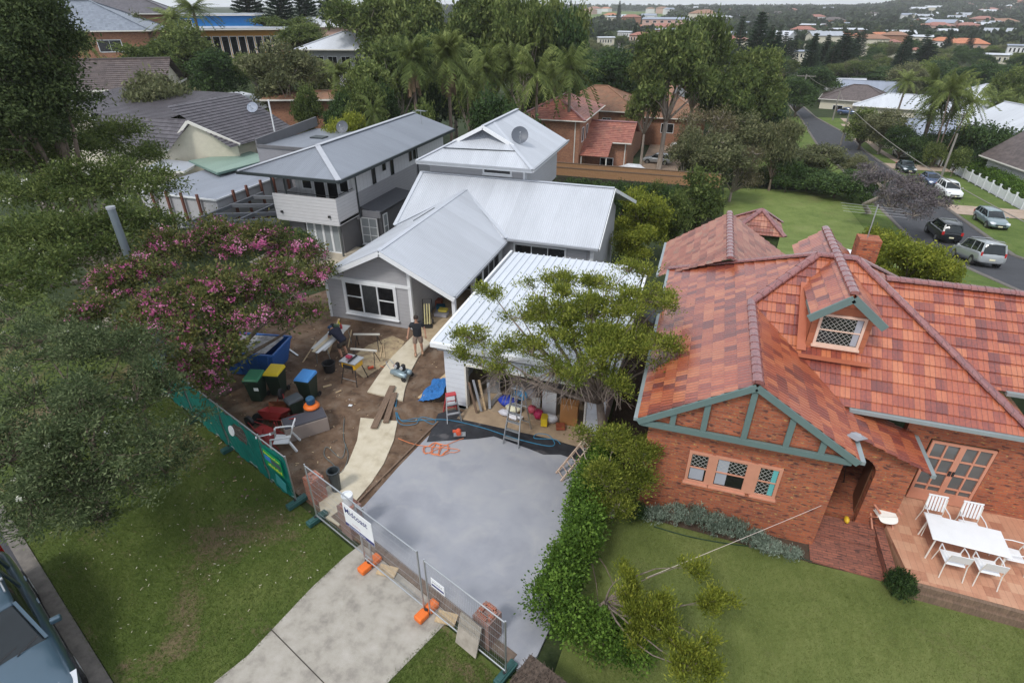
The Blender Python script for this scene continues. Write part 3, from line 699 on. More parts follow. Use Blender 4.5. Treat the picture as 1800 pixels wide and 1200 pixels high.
m.prism([(-4.46, 26.5, 2.35), (-4.46, 33.2, 2.35), (-4.46, 29.7, 4.3)], (.1, 0, 0))
m.box(-15, -14.88, 30, 37, -1, 2.8)
m.build('wall', WALLG, gh, world=True)
m = MB(); m.box(-14.62, -8.95, 29.85, 29.97, 4.2, 5.0); m.box(-9.07, -8.95, 29.97, 37, 2.8, 5.0); m.box(-14.62, -14.5, 29.97, 37, 2.8, 5.0); m.box(-14.5, -9.07, 36.9, 37, 2.8, 5.0)
m.build('upper_wall', WALLG, gh, world=True)
# roofs
def G3(x, y): return (x, y, gz(x))
vy = 26.0+(RZ-2.42)/.53       # where the front ridge dies into the cross roof
m = MB(); T_ = .05
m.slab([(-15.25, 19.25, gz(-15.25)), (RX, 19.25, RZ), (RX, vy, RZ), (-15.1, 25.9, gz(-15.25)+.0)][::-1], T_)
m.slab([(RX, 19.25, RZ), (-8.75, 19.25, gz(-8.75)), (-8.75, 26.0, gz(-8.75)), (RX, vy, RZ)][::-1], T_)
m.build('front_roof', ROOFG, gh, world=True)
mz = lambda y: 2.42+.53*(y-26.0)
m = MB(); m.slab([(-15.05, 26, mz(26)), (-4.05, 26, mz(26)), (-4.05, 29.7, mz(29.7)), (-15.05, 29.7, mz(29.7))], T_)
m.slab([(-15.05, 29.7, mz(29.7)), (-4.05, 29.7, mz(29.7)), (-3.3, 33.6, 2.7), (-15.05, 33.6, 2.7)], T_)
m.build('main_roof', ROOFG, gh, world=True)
uz, urz = 5.08, 6.78
m = MB(); A = [(-15.15, 29.3), (-8.4, 29.3), (-8.4, 37.4), (-15.15, 37.4)]; rx = -11.78
m.slab([(-8.4, 29.3, uz), (-8.4, 37.4, uz), (rx, 37.4, urz), (rx, 32.6, urz)], T_)
m.slab([(-15.15, 37.4, uz), (-15.15, 29.3, uz), (rx, 32.6, urz), (rx, 37.4, urz)], T_)
m.slab([(-15.15, 29.3, uz), (-8.4, 29.3, uz), (rx, 32.6, urz)], T_)
# gablet over the front hip
for s_ in (-1, 1): m.slab([(rx, 31.0, urz+.02), (rx, 33, urz+.02), (rx+s_*1.75, 33, urz-.9), (rx+s_*1.75, 31.0, urz-.86)][::(1 if s_ < 0 else -1)], .05)
m.build('upper_roof', ROOFG, gh, world=True)
m = MB()
m.beam((rx-1.8, 30.97, urz-.93), (rx, 30.97, urz-.03), .06, .2); m.beam((rx+1.8, 30.97, urz-.93), (rx, 30.97, urz-.03), .06, .2)
m.beam((-15.3, 19.2, gz(-15.3)-.1), (RX, 19.2, RZ-.1), .05, .2); m.beam((RX, 19.2, RZ-.1), (-8.72, 19.2, gz(-8.72)-.1), .05, .2)
m.beam((WX0, FY-.03, 2.06), (WX1, FY-.03, 2.06), .05, .14); m.box(WX0-.02, WX0+.1, FY-.04, FY+.02, -.3, 2.2); m.box(WX1-.13, WX1+.02, FY-.04, FY+.1, -.1, gz(WX1)-.12)
m.box(-8.95, -8.8, 19.4, 19.55, .0, gz(-8.87)-.08)     # porch post
m.beam((-11, 20.6, 2.3), (-9.0, 20.6, 1.9), .05, .12)
m.beam((-15.15, 29.25, uz-.08), (-8.4, 29.25, uz-.08), .04, .16); m.beam((-8.36, 29.3, uz-.08), (-8.36, 37.4, uz-.08), .04, .16)
m.box(-9.25, -9.1, 26.28, 26.42, -.2, 2.2); m.box(-4.5, -4.33, 26.36, 26.5, -1.5, 2.2); m.box(-9.05, -8.88, 29.78, 29.95, 4.0, 5.0)
m.beam((-4.0, 26.0, mz(26)-.1), (-4.0, 29.7, mz(29.7)-.1), .04, .18); m.beam((-4.0, 29.7, mz(29.7)-.1), (-3.25, 33.6, 2.6), .04, .18)
m.build('trim', WHITE, gh, world=True, bevel=.004)
m = MB(); gutter(m, (-8.7, 19.3, gz(-8.75)-.02), (-8.7, 25.95, gz(-8.75)-.02)); gutter(m, (-8.7, 25.93, mz(26)-.05), (-4.05, 25.93, mz(26)-.05)); gutter(m, (-15.15, 29.2, uz), (-8.4, 29.2, uz)); gutter(m, (-8.32, 29.3, uz), (-8.32, 37.4, uz))
for x, y, z0, z1 in ((-8.98, 26.3, 0, 2.3), (-4.7, 26.3, -1.5, 2.3), (-8.86, 29.7, 4.1, 5)): m.tube([(x, y, z0), (x, y, z1)], .035, 6)
m.build('gutter', TRIMG, gh, world=True)
m = MB()
for p0, p1 in (((RX, 19.25, RZ+.03), (RX, vy, RZ+.03)), ((RX, vy, RZ+.02), (-8.7, 26.0, 2.44)), ((RX, vy, RZ+.02), (-15.1, 26, 2.44)), ((-15.05, 29.7, mz(29.7)+.02), (-4.05, 29.7, mz(29.7)+.02)), ((-8.4, 29.3, uz+.03), (rx, 32.6, urz+.02)), ((-15.15, 29.3, uz+.03), (rx, 32.6, urz+.02)), ((rx, 31, urz+.05), (rx, 37.4, urz+.05)),
               ((-15.05, 26, mz(26)+.03), (-15.05, 29.7, mz(29.7)+.03)), ((-15.22, 19.28, gz(-15.22)+.03), (RX, 19.28, RZ+.03)), ((-8.78, 19.28, gz(-8.78)+.03), (RX, 19.28, RZ+.03))): m.beam(p0, p1, .2, .025)
m.build('ridge_capping', paint('grey_capping', (.5, .53, .58), .4, .1), gh, world=True)
m = MB(); m.beam((-13.9, 30.3, uz+.5*1.0+.08), (-9.6, 30.5, uz+.5*1.2+.03), .05, .04); m.beam((-12.9, 24.2, gz(-12.9)+.04), (-12.55, 25.9, gz(-12.55)+.04), .13, .05)
m.build('roof_strap', DARKT, gh, world=True)
dish(gh, (-9.9, 31.9, 5.75), rad(20), .48, paint('dish_grey', (.1, .115, .14), .5), pole=.55, pitch=62)
BL = paint('blind_slats', (.06, .065, .07), .5)
window(gh, (-14.3, FY, .5), X3, -Y3, 2.4, 1.4, 3, 1, fw=.14, fd=.07, bar=.06, glass=DGLASS, label='large white-framed front window', extra=lambda fo, O, R, N: (blinds(fo, O, R, N, .83, 1.57, 1.4, BL), [MB().pbox(O, R, N, a, b, .72, .76, .014, .05).build('glazing_bar', WHITE, fo, world=True) for a, b in ((0, .78), (1.62, 2.4))]))
window(gh, (-9.23, 26.1, .55), -Y3, X3, 2.3, 1.35, 3, 1, fw=.08, glass=DGLASS)
window(gh, (-9.23, 22.55+1.1, .1), -Y3, X3, .9, 2.0, 1, 1, fw=.06, glass=DGLASS, name='door', pane='door_glass')
window(gh, (-8.4, 26.4, 1.0), X3, -Y3, 2.6, 1.0, 3, 1, fw=.09, glass=DGLASS, extra=lambda fo, O, R, N: blinds(fo, O, R, N, .9, 1.7, 1.0, BL))
window(gh, (-11.3, 29.85, 4.62), X3, -Y3, 1.5, .26, 1, 1, fw=.1, glass=DGLASS)
window(gh, (-10.6, 24.4, .1), X3, -Y3, 1.2, 1.8, 2, 1, fw=.06, glass=DGLASS, name='door', pane='door_glass')

# ================================================================ GARAGE
GRW = board_mat('white_boards', (.7, .74, .8), .2, gap=.25)
RIBR = paint('white_metal_roof', (.64, .68, .73), .35, .1, .05)
ga = thing('garage', 'white boarded double garage with ribbed white metal roof and open front', 'garage', (-4.6, 18, 0))
m = MB(); gx0, gx1, gy0, gy1 = -7.42, -1.7, 15.2, 23.2
m.box(gx0, -6.62, gy0, gy0+.14, -.1, 2.55); m.box(-2.38, gx1, gy0, gy0+.14, -.1, 2.55); m.box(-6.62, -2.38, gy0, gy0+.14, 1.88, 2.55)
m.box(gx0, gx0+.12, gy0+.14, gy1, -.1, 2.6); m.box(gx1-.12, gx1, gy0+.14, gy1, -1, 2.6); m.box(gx0+.12, gx1-.12, gy1-.12, gy1, -.5, 2.6)
m.build('wall', GRW, ga, world=True)
m = MB(); m.box(gx0+.12, gx1-.12, gy0-.0, gy1-.12, -.05, .07); m.build('floor', M('garage_floor', (.42, .32, .22), (.3, .23, .16), 2, .85), ga, world=True)
m = MB(); m.box(-7.6, -1.5, 14.85, 18.6, 2.76, 2.82); m.box(-7.52, -1.58, 18.6, 23.5, 2.71, 2.77)
for i in range(20): x = -7.35+i*.305; m.box(x-.025, x+.025, 14.9, 18.6, 2.82, 2.865)
for i in range(20): x = -7.3+i*.3; m.box(x-.025, x+.025, 18.62, 23.5, 2.77, 2.815)
m.build('roof', RIBR, ga, world=True)
m = MB(); m.box(-7.68, -1.42, 14.72, 14.85, 2.66, 2.83); m.box(-7.7, -7.6, 14.85, 23.5, 2.66, 2.84); m.box(-1.5, -1.4, 14.85, 23.5, 2.66, 2.84); m.build('fascia', WHITE, ga, world=True, bevel=.005)
m = MB(); m.box(-7.5, -1.62, 14.86, 15.06, 2.5, 2.72); m.build('soffit_band', TRIMG, ga, world=True)
m = MB(); m.box(-6.66, -6.6, 15.14, 15.36, .0, 1.9); m.box(-2.4, -2.34, 15.14, 15.36, 0, 1.9); m.box(-6.66, -2.34, 15.14, 15.36, 1.84, 1.9); m.build('opening_frame', OFFW, ga, world=True)

# ================================================================ RED BRICK HOUSE (right)
RT = [(.165, .045, .04), (.28, .068, .046), (.4, .1, .05), (.47, .14, .065), (.54, .185, .085)]
TILE = tile_mat('glazed_terracotta_tiles', RT, tw=.25, rough=.3, coat=.55, prof=.55)
TILE2 = tile_mat('weathered_terracotta_tiles', [(.19, .08, .065), (.33, .12, .09), (.42, .17, .12), (.46, .22, .15)], rough=.42, moss=((.28, .26, .2), 2.5, .55, .72))
CAPM = tile_mat('ridge_cap_tiles', [(.2, .08, .085), (.3, .12, .11), (.24, .1, .1)], rough=.25, coat=.5, tw=.4, th=.4, prof=0)
BRK = brick_mat('red_brick', (.48, .135, .058), (.3, .085, .045), (.27, .15, .1), dark=(.1, .04, .035), chips=(.55, .36, .12))
TEAL = paint('teal_trim', (.125, .185, .178), .5)
SALM = paint('salmon_trim', (.58, .27, .18), .5)
bh = thing('brick_house', 'red brick house with glazed terracotta tile roof, dormer window and teal gable timbers', 'house', (4, 16, 0))
s1 = .63; ez = 3.37; ax0, ax1, ay, az = 3.77, 4.85, 18.1, 6.06
lx0 = -.5; ex1 = 8.95; fy = 14.25
m = MB()
by = 22.2
tiled(m, [(-.5, 12.05, ez), (2.06, 12.05, 4.98), (2.06, 16.55, 4.98), (ax0, ay, az), (-.5, by, ez)])            # long left slope
tiled(m, [(2.06, 12.05, 4.98), (4.62, 12.05, ez), (4.62, 14.25, ez), (2.06, 16.55, 4.98)])
tiled(m, [(4.62, fy, ez), (ex1, fy, ez), (ax1, ay, az), (ax0, ay, az), (2.06, 16.55, 4.98)])                     # main front slope
tiled(m, [(ex1, fy, ez), (ex1, by, ez), (ax1, ay, az)])
tiled(m, [(ex1, by, ez), (-.5, by, ez), (ax0, ay, az), (ax1, ay, az)])
tiled(m, [(4.58, 13.08, 3.35), (6.6, 13.08, 2.55), (6.6, 14.75, 2.55), (4.58, 14.75, 3.35)], .33)             # porch slope
# right wing
tiled(m, [(8.37, 15.7, 3.75), (14, 15.7, 3.75), (14, 18.2, 5.5), (5.7, 18.2, 5.5)])
tiled(m, [(14, 22, 3.4), (7, 22, 3.4), (6.6, 18.2, 5.5), (14, 18.2, 5.5)])
m.build('main_roof', TILE, bh, world=True)
m = MB()  # rear wing and rear gable
tiled(m, [(-.92, 22.2, 3.0), (1.5, 19.9, 4.95), (1.5, 25.3, 4.95), (-.92, 26.3, 3.0)][::1])
tiled(m, [(1.5, 19.9, 4.95), (4.2, 21.9, 3.0), (4.2, 26.3, 3.0), (1.5, 25.3, 4.95)])
m.build('rear_roof', TILE2, bh, world=True)
m = MB(); DR = 6.1; dx = 4.3; dh = .86; dz = 5.42
tiled(m, [(dx-dh, 15.25, dz), (dx, 15.25, DR), (dx, 20.6, DR), (dx-dh, 20.6, dz)]); tiled(m, [(dx, 15.25, DR), (dx+dh, 15.25, dz), (dx+dh, 20.6, dz), (dx, 20.6, DR)])
m.build('dormer_roof', TILE, bh, world=True)
m = MB()
for a, b in (((2.06, 12.05, 5.04), (2.06, 16.5, 5.04)), ((2.06, 16.5, 5.02), (ax0, ay, az+.04)), ((ax0, ay, az+.05), (ax1, ay, az+.05)), ((ex1, fy, ez+.05), (ax1, ay, az+.04)), ((-.5, by, ez+.05), (ax0, ay, az+.05)), ((ex1, by, ez+.05), (ax1, ay, az+.04)), ((5.8, 18.2, 5.56), (14, 18.2, 5.56)), ((1.5, 19.9, 5.0), (1.5, 25.3, 5.0)), ((dx, 15.3, DR+.06), (dx, 20.6, DR+.06))): ridge_caps(m, a, b)
m.build('ridge_tiles', CAPM, bh, world=True)
m = MB(); wy = 12.42
m.box(-.22, 4.46, wy, wy+.22, -.3, 3.2); m.prism([(-.22, wy, 3.2), (4.46, wy, 3.2), (4.46, wy, 3.36), (2.06, wy, 4.85), (-.22, wy, 3.4)], (0, .22, 0))
m.box(-.22, 0, wy+.22, 22, -.3, 3.35); m.box(4.24, 4.46, wy+.22, 13.4, -.3, 3.2)
m.box(6.42, 7.05, 14.75, 14.97, -.3, 3.3); m.box(8.6, 14, 14.75, 14.97, -.3, 3.3); m.box(7.05, 8.6, 14.75, 14.97, 2.52, 3.3)
m.box(-.6, -.4, 22.2, 26.2, -.5, 2.9); m.box(6.2, 6.42, 13.6, 14.97, -.3, 2.5)
# porch front wall with an arch
ax, aw, azs = 5.06, .53, 2.0
arc = [(ax+aw*math.cos(t), 13.4, azs+.5*math.sin(t)) for t in np.linspace(0, math.pi, 13)]
ptop = lambda x: 3.27-.4*(x-4.78)-.04
out = [(4.46, 13.4, -.1), (ax-aw, 13.4, -.1)]+arc[::-1]+[(ax+aw, 13.4, -.1), (6.42, 13.4, -.1), (6.42, 13.4, ptop(6.42)), (4.46, 13.4, ptop(4.6))]
m.prism(out, (0, .2, 0))
m.build('wall', BRK, bh, world=True)
m = MB(); m.box(5.35, 6.0, 20.35, 20.95, 3.9, 5.95); m.build('chimney', BRK, bh, world=True)
m = MB(); m.box(4.46, 6.42, 13.6, 15.9, .0, .32); m.build('porch_floor', BRK, bh, world=True)
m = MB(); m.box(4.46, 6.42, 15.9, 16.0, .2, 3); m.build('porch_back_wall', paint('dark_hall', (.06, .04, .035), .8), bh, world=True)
DB = paint('door_timber', (.16, .07, .04), .5); m = MB(); m.obox((5.66, 14.05, 1.2), (.05, .75, 1.85), rad(-8)); m.build('door', DB, bh, world=True, bevel=.01)
# teal barge boards and gable timbers
m = MB(); g0, g1, gr = (-.5, 12.04, 3.28), (4.62, 12.04, 3.28), (2.06, 12.04, 4.9)
m.beam(g0, gr, .06, .17); m.beam(gr, g1, .06, .17); m.box(-.42, 4.5, 12.06, 12.14, 3.16, 3.33)
for x in (.35, 1.1, 2.06, 3.02, 3.8): m.box(x-.07, x+.07, 12.07, 12.13, 3.33, 4.87-abs(x-2.06)*s1-.08)
m.beam((dx-dh-.05, 15.2, dz-.1), (dx, 15.2, DR-.06), .06, .2); m.beam((dx, 15.2, DR-.06), (dx+dh+.05, 15.2, dz-.1), .06, .2); m.beam((dx-dh, 15.2, dz-.03), (dx-dh, 16.2, dz-.03), .05, .1)
m.build('gable_timbers', TEAL, bh, world=True, bevel=.005)
m = MB(); m.prism([(-.1, 12.2, 3.3), (4.25, 12.2, 3.3), (2.06, 12.2, 4.72)], (0, .2, 0)); m.build('gable_brickwork', BRK, bh, world=True)
m = MB(); gutter(m, (-.56, 12.05, ez-.03), (-.56, 22.2, ez-.03)); gutter(m, (4.7, 12.05, ez-.06), (4.7, 13.0, ez-.06)); gutter(m, (4.75, fy-.05, ez-.04), (ex1, fy-.05, ez-.04)); gutter(m, (6.66, 13.08, 2.52), (6.66, 14.7, 2.52)); gutter(m, (8.6, 15.65, 3.73), (14, 15.65, 3.73))
gutter(m, (-.97, 22.3, 2.97), (-.97, 26.2, 2.97))
m.build('gutter', paint('gutter_grey', (.3, .35, .36), .4, .2), bh, world=True)
m = MB(); m.box(4.58, 4.8, 12.9, 13.05, 3.38, 3.44); m.beam((4.5, 12.7, 3.52), (4.85, 13.1, 3.36), .3, .02); m.build('lead_flashing', TRIMG, bh, world=True)
# dormer face
DFM = board_mat('terracotta_boards', (.42, .14, .07), .28, gap=.4)
m = MB(); m.prism([(dx-.72, 15.55, 4.25), (dx+.72, 15.55, 4.25), (dx+.72, 15.55, 5.47), (dx, 15.55, 6.02), (dx-.72, 15.55, 5.47)], (0, .1, 0)); m.box(dx-.72, dx-.64, 15.6, 17.6, 4.2, 5.5); m.box(dx+.64, dx+.72, 15.6, 17.6, 4.2, 5.5)
m.build('dormer_wall', DFM, bh, world=True)
m = MB(); m.beam((dx-.9, 15.3, 4.16), (dx+.9, 15.3, 4.16), .3, .02); m.beam((dx-.82, 15.4, 4.25), (dx-.82, 17.2, 5.52), .24, .02); m.build('dormer_flashing', paint('flashing_red', (.42, .13, .07), .5), bh, world=True)
LEADW = paint('lead_lattice', (.45, .45, .42), .5)
def lattice(fo, O, R, N, u0, u1, z0, z1, s=.13, d=.016):
    m = MB(); O, R, N = Vector(O), Vector(R), Vector(N); K = Vector((0, 0, 1)); w_, h = u1-u0, z1-z0
    for sg in (1, -1):
        k = -h
        while k < w_:
            a, b = max(k, 0), min(k+h, w_)
            if b > a+.01:
                za, zb = (a-k), (b-k)
                if sg < 0: za, zb = h-za, h-zb
                m.beam(O+R*(u0+a)+K*(z0+za)+N*d, O+R*(u0+b)+K*(z0+zb)+N*d, .008, .008)
            k += s
    m.build('lead_lattice', LEADW, fo, world=True, uv=False)
CURT = paint('teal_curtain', (.12, .42, .42), .7); GCUR = paint('grey_curtain', (.35, .37, .42), .8)
window(bh, (dx-.5, 15.55, 4.5), X3, -Y3, 1.0, .82, 1, 2, frame=paint('cream_trim', (.7, .5, .4), .5), fw=.07, glass=DGLASS, name='dormer_window', extra=lambda fo, O, R, N: (lattice(fo, O, R, N, 0, .86, 0, .82), MB().pbox(O, R, N, .84, .99, .02, .8, .014, .02).build('curtain', GCUR, fo, world=True)))
for u, w_, ex in ((1.0, .42, 0), (1.66, .72, 1), (2.7, .44, 2)):
    def ex_(fo, O, R, N, w_=w_, ex=ex):
        lattice(fo, O, R, N, 0, w_, .48 if ex < 2 else 0, .9)
        if ex == 2: MB().pbox(O, R, N, w_-.13, w_-.01, .02, .88, .014, .022).build('curtain', CURT, fo, world=True)
        else: MB().pbox(O, R, N, .02, w_*(.9 if ex == 0 else .4), .03, .44 if ex == 0 else .87, .0145, .0155).build('curtain', GCUR, fo, world=True)
    window(bh, (u, wy, 1.42), X3, -Y3, w_, .9, 1, 2, frame=SALM, fw=.08, glass=DGLASS, extra=ex_)
m = MB(); m.box(1.5, 1.58, wy-.045, wy+.01, 1.36, 2.38); m.build('mullion', SALM, bh, world=True); m = MB(); m.box(2.46, 2.62, wy-.045, wy+.01, 1.36, 2.38); m.build('mullion', SALM, bh, world=True)
m = MB(); m.box(.86, 3.3, wy-.08, wy, 1.2, 1.29); m.build('brick_sill', BRK, bh, world=True)
GL2 = paint('french_glass', (.12, .13, .13), .08)
for k_, u in enumerate((7.12, 7.86)):
    window(bh, (u+.03, 14.75, .5), X3, -Y3, .6, 1.92, 2, 4, frame=SALM, fw=.07, fd=.06, bar=.045, glass=GL2, name='french_door', pane='door_glass', sill=False,
           extra=lambda fo, O, R, N, k_=k_: (MB().pbox(O, R, N, 0, .6, 0, .3, .0, .055).build('kick_panel', SALM, fo, world=True), MB().pbox(O, R, N, .6 if k_ == 0 else -.05, .66 if k_ == 0 else 0, .95, 1.1, .06, .09).build('handle', BLACK, fo, world=True)))
dish(bh, (-.75, 17.9, 3.3), rad(60), .5, DARKT, pole=.25, pitch=40)
m = MB(); c = Vector((5.6, 20.6, 5.9)); m.tube([c, c+Vector((0, 0, 1.15))], .018, 6)
for i in range(4): m.tube([c+Vector((-1.0, -.3+.2*i, .95+.03*i)), c+Vector((.8, -.3+.2*i, .9+.03*i))], .004, 4)
m.build('aerial', METAL, bh, world=True)
# brick terrace, steps
PAVE = tile_mat('terracotta_paving', [(.4, .18, .11), (.5, .25, .155), (.55, .29, .185), (.58, .34, .22)], tw=.3, th=.3, rough=.75, prof=.05, joint=.15)
OLDB = brick_mat('old_paving_brick', (.36, .13, .085), (.24, .09, .065), (.12, .07, .05), dark=(.08, .04, .035))
m = MB(); m.prism([(6.3, 13.35, .05), (6.5, 11.62, .05), (14, 11.3, .05), (14, 14.9, .05), (6.45, 14.9, .05), (6.42, 13.6, .05)][::1], (0, 0, .35)); te = m.build('terrace', PAVE, None); te['kind'] = 'structure'
m = MB(); m.beam((6.5, 11.56, .28), (14, 11.24, .28), .1, .24); m.beam((6.45, 11.5, .1), (14, 11.18, .1), .12, .22); tw_ = m.build('terrace_edging', WOODD, None); tw_['kind'] = 'structure'
m = MB(); m.prism([(4.35, 11.85, -.02), (6.12, 11.75, -.02), (6.12, 12.75, -.02), (4.4, 12.75, -.02)], (0, 0, .06)); m.prism([(4.46, 12.75, -.02), (6.05, 12.75, -.02), (6.05, 13.05, -.02), (4.46, 13.05, -.02)], (0, 0, .16)); m.prism([(4.46, 13.05, -.02), (6.05, 13.05, -.02), (6.05, 13.4, -.02), (4.46, 13.4, -.02)], (0, 0, .28))
m.box(6.06, 6.28, 11.75, 13.4, -.05, .3); st = m.build('brick_steps', OLDB, None); st['kind'] = 'structure'

# small tiled garden shed behind the brick house
gz0 = thing('garden_pavilion', 'small tile-roofed garden shed behind the long brick house roof', 'shed', (3.4, 31.2, float(hgt(3.4, 31))))
m = MB(); C_ = [(2.1, 30.2), (4.6, 30.2), (4.6, 32.6), (2.1, 32.6)]; zt = 2.5; ap = (3.4, 31.4, 3.45)
for i in range(4): tiled(m, [(*C_[i], zt), (*C_[(i+1) % 4], zt), ap])
m.build('roof', TILE2, gz0, world=True)
m = MB(); m.box(2.3, 4.4, 30.4, 32.4, -1.6, 2.5); m.build('wall', M('ivy_wall', (.06, .09, .03), (.03, .045, .015), 12, .9), gz0, world=True)
m = MB()
for c in C_: ridge_caps(m, (*c, zt+.05), (ap[0], ap[1], ap[2]+.04))
m.build('ridge_tiles', CAPM, gz0, world=True)
# ================================================================ TWO-STOREY LEFT NEIGHBOUR
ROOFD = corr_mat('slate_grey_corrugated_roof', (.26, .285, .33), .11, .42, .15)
BOARDW = board_mat('white_boards_wide', (.6, .6, .62), .19, gap=.5)
BOARDG = board_mat('mid_grey_boards', (.34, .34, .36), .17, gap=.4)
PANELV = board_mat('white_vertical_panels', (.62, .63, .65), .4, gap=.5, vertical=True)
RENDG = paint('dark_render', (.13, .13, .14), .8)
nb = thing('two_storey_house', 'two-storey grey house with dark-edged metal hip roof and boarded corner balcony', 'house', (-21, 33, 0))
m = MB(); e_ = 4.62; r_ = 5.6; x0, x1, y0, y1 = -24.4, -17.95, 25.75, 41.3; xm = (x0+x1)/2
m.slab([(x0, y0, e_), (x1, y0, e_), (xm, y0+3.1, r_)], .06); m.slab([(x1, y0, e_), (x1, y1, e_), (xm, y1, r_), (xm, y0+3.1, r_)], .06); m.slab([(x0, y1, e_), (x0, y0, e_), (xm, y0+3.1, r_), (xm, y1, r_)], .06)
m.build('roof', ROOFD, nb, world=True)
m = MB()
for p0, p1 in (((x0, y0, e_+.03), (xm, y0+3.1, r_+.03)), ((x1, y0, e_+.03), (xm, y0+3.1, r_+.03)), ((xm, y0+3.1, r_+.04), (xm, y1, r_+.04))): m.beam(p0, p1, .3, .03)
m.build('ridge_capping', paint('pale_capping', (.42, .44, .48), .4), nb, world=True)
m = MB()
for p0, p1 in (((x0-.05, y0-.03, e_-.06), (x1+.05, y0-.03, e_-.06)), ((x1+.03, y0, e_-.06), (x1+.03, y1, e_-.06)), ((x0-.03, y0, e_-.06), (x0-.03, y1, e_-.06))): m.beam(p0, p1, .12, .16)
m.build('gutter', DARKT, nb, world=True)
m = MB(); m.box(x0+.1, x1-.1, y0+.1, y1-.1, e_-.16, e_-.1); m.build('soffit', paint('soffit_grey', (.3, .3, .31), .7), nb, world=True)
m = MB(); m.box(-22.85, -18.8, 28.4, 28.55, 1.8, e_-.16); m.box(-18.9, -18.8, 28.55, 41, 3.15, e_-.16); m.build('upper_wall', PANELV, nb, world=True)
m = MB(); m.box(-18.92, -18.78, 28.4, 41, 1.6, 3.15); m.box(-18.6, -17.45, 28.55, 28.7, 1.75, 2.15); m.build('board_wall', BOARDG, nb, world=True)
m = MB(); m.box(-22.9, -18.75, 26.35, 26.45, 1.85, 3.38); m.box(-18.85, -18.75, 26.45, 28.4, 1.85, 3.38); m.box(-22.9, -22.8, 26.45, 28.4, 1.85, 3.2); m.build('balcony_wall', BOARDW, nb, world=True)
m = MB(); m.box(-22.9, -18.75, 26.45, 28.4, 1.9, 2.05); m.build('balcony_floor', paint('deck_grey', (.25, .24, .23), .8), nb, world=True)
m = MB(); m.box(-24, -18.92, 28.6, 41, -.5, 1.8); m.box(-18.9, -17.5, 28.75, 33, -.5, 1.95); m.box(-22.3, -21.4, 26.75, 26.9, -.2, 1.85); m.build('lower_wall', RENDG, nb, world=True)
m = MB(); m.slab([(-18.75, 28.6, 2.3), (-17.4, 28.6, 2.1), (-17.4, 33.1, 2.1), (-18.75, 33.1, 2.3)], .08); m.build('lean_to_roof', corr_mat('charcoal_roof', (.1, .105, .12), .11, .5), nb, world=True)
for x in (-22.85, -18.85): m = MB(); m.tube([(x, 26.42, -.1), (x, 26.42, 1.9)], .06, 8); m.build('post', paint('post_grey', (.1, .11, .11), .5), nb, world=True)
for x in (-22.85, -22.0): m = MB(); m.tube([(x, 26.45, 3.2), (x, 26.45, e_-.1)], .055, 6); m.build('post', DARKT, nb, world=True)
m = MB(); m.tube([(-18.72, 28.5, 1.7), (-18.72, 28.5, e_-.1)], .045, 6); m.tube([(-18.72, 36.4, 1.7), (-18.72, 36.4, e_-.1)], .045, 6); m.build('downpipe', DARKT, nb, world=True)
m = MB(); m.tube([(-22.6, 26.5, 3.48), (-18.85, 26.5, 3.48), (-18.85, 28.3, 3.48)], .02, 5); m.build('handrail', BLACK, nb, world=True)
for u, w_, h, z in ((-22.3, .6, .9, 3.2), (-21.5, .7, 2.0, 2.1), (-20.6, .65, 2.0, 2.1), (-19.75, .55, .9, 3.2)): window(nb, (u, 28.4, z), X3, -Y3, w_, h, 1, 1, fw=.07, glass=DGLASS, sill=False)
for y, z, h in ((30.4, 3.2, 1.2), (31.7, 3.7, .6), (32.7, 3.2, 1.2), (35.3, 3.5, .9), (35.9, 3.5, .9)): window(nb, (-18.78, y+.35, z), -Y3, X3, .32, h, 1, 1, fw=.03, frame=DARKT, glass=DGLASS, sill=False)
CG = paint('curtained_glass', (.3, .33, .35), .2)
for i in range(4): window(nb, (-21.25+i*.55, 26.8, .08), X3, -Y3, .42, 1.7, 1, 1, fw=.065, glass=CG, name='folding_door', pane='door_glass', sill=False)
m = MB(); m.box(-21.4, -19, 26.86, 28.6, -.2, 1.85); m.build('sunroom_wall', RENDG, nb, world=True)
window(nb, (-18.75, 28.6, .1), X3, -Y3, 1.0, 1.55, 2, 3, fw=.07, glass=CG); window(nb, (-17.5, 29.4, .4), -Y3, X3, .4, 1.4, 1, 2, fw=.06, glass=CG)
for x in (-22.45, -19.3): m = MB(); m.box(x-.06, x+.06, 26.25, 26.35, 2.3, 2.42); m.build('wall_lamp', BLACK, nb, world=True)
dish(nb, (-23.6, 35.2, 4.95), rad(10), .42, paint('dish_dark', (.1, .11, .13), .5), pole=.5, pitch=65); antenna(nb, (-19.6, 39.2, 5.2), .9, .9, 5, rad(-15))
tp = sheet('patio', ccw([(-23.5, 24.0), (-15.6, 22.2), (-15.6, 28), (-23.5, 28)]), .02, M('patio_stone', (.5, .44, .34), (.38, .33, .26), 2, .85))
# flat-roofed rendered box behind it
fb = thing('flat_roof_block', 'flat-roofed grey block with raised parapet, behind the two-storey house left end', 'building', (-28, 36, 0))
m = MB(); m.box(-30.2, -25.1, 34.2, 41.5, -.5, 3.9); m.build('wall', paint('mid_render', (.24, .24, .26), .8), fb, world=True)
m = MB(); m.box(-30.15, -25.15, 34.25, 41.45, 3.9, 3.96); m.build('roof', ROOFD, fb, world=True)
m = MB(); m.beam((-30.15, 34.2, 4.0), (-25.1, 34.2, 4.0), .14, .2); m.beam((-30.15, 34.2, 4.1), (-30.15, 41.5, 4.5), .14, .7); m.build('parapet', RENDG, fb, world=True)
m = MB(); m.box(-28.3, -27.2, 37.8, 38.6, 3.97, 4.05); m.build('skylight', DARKT, fb, world=True)
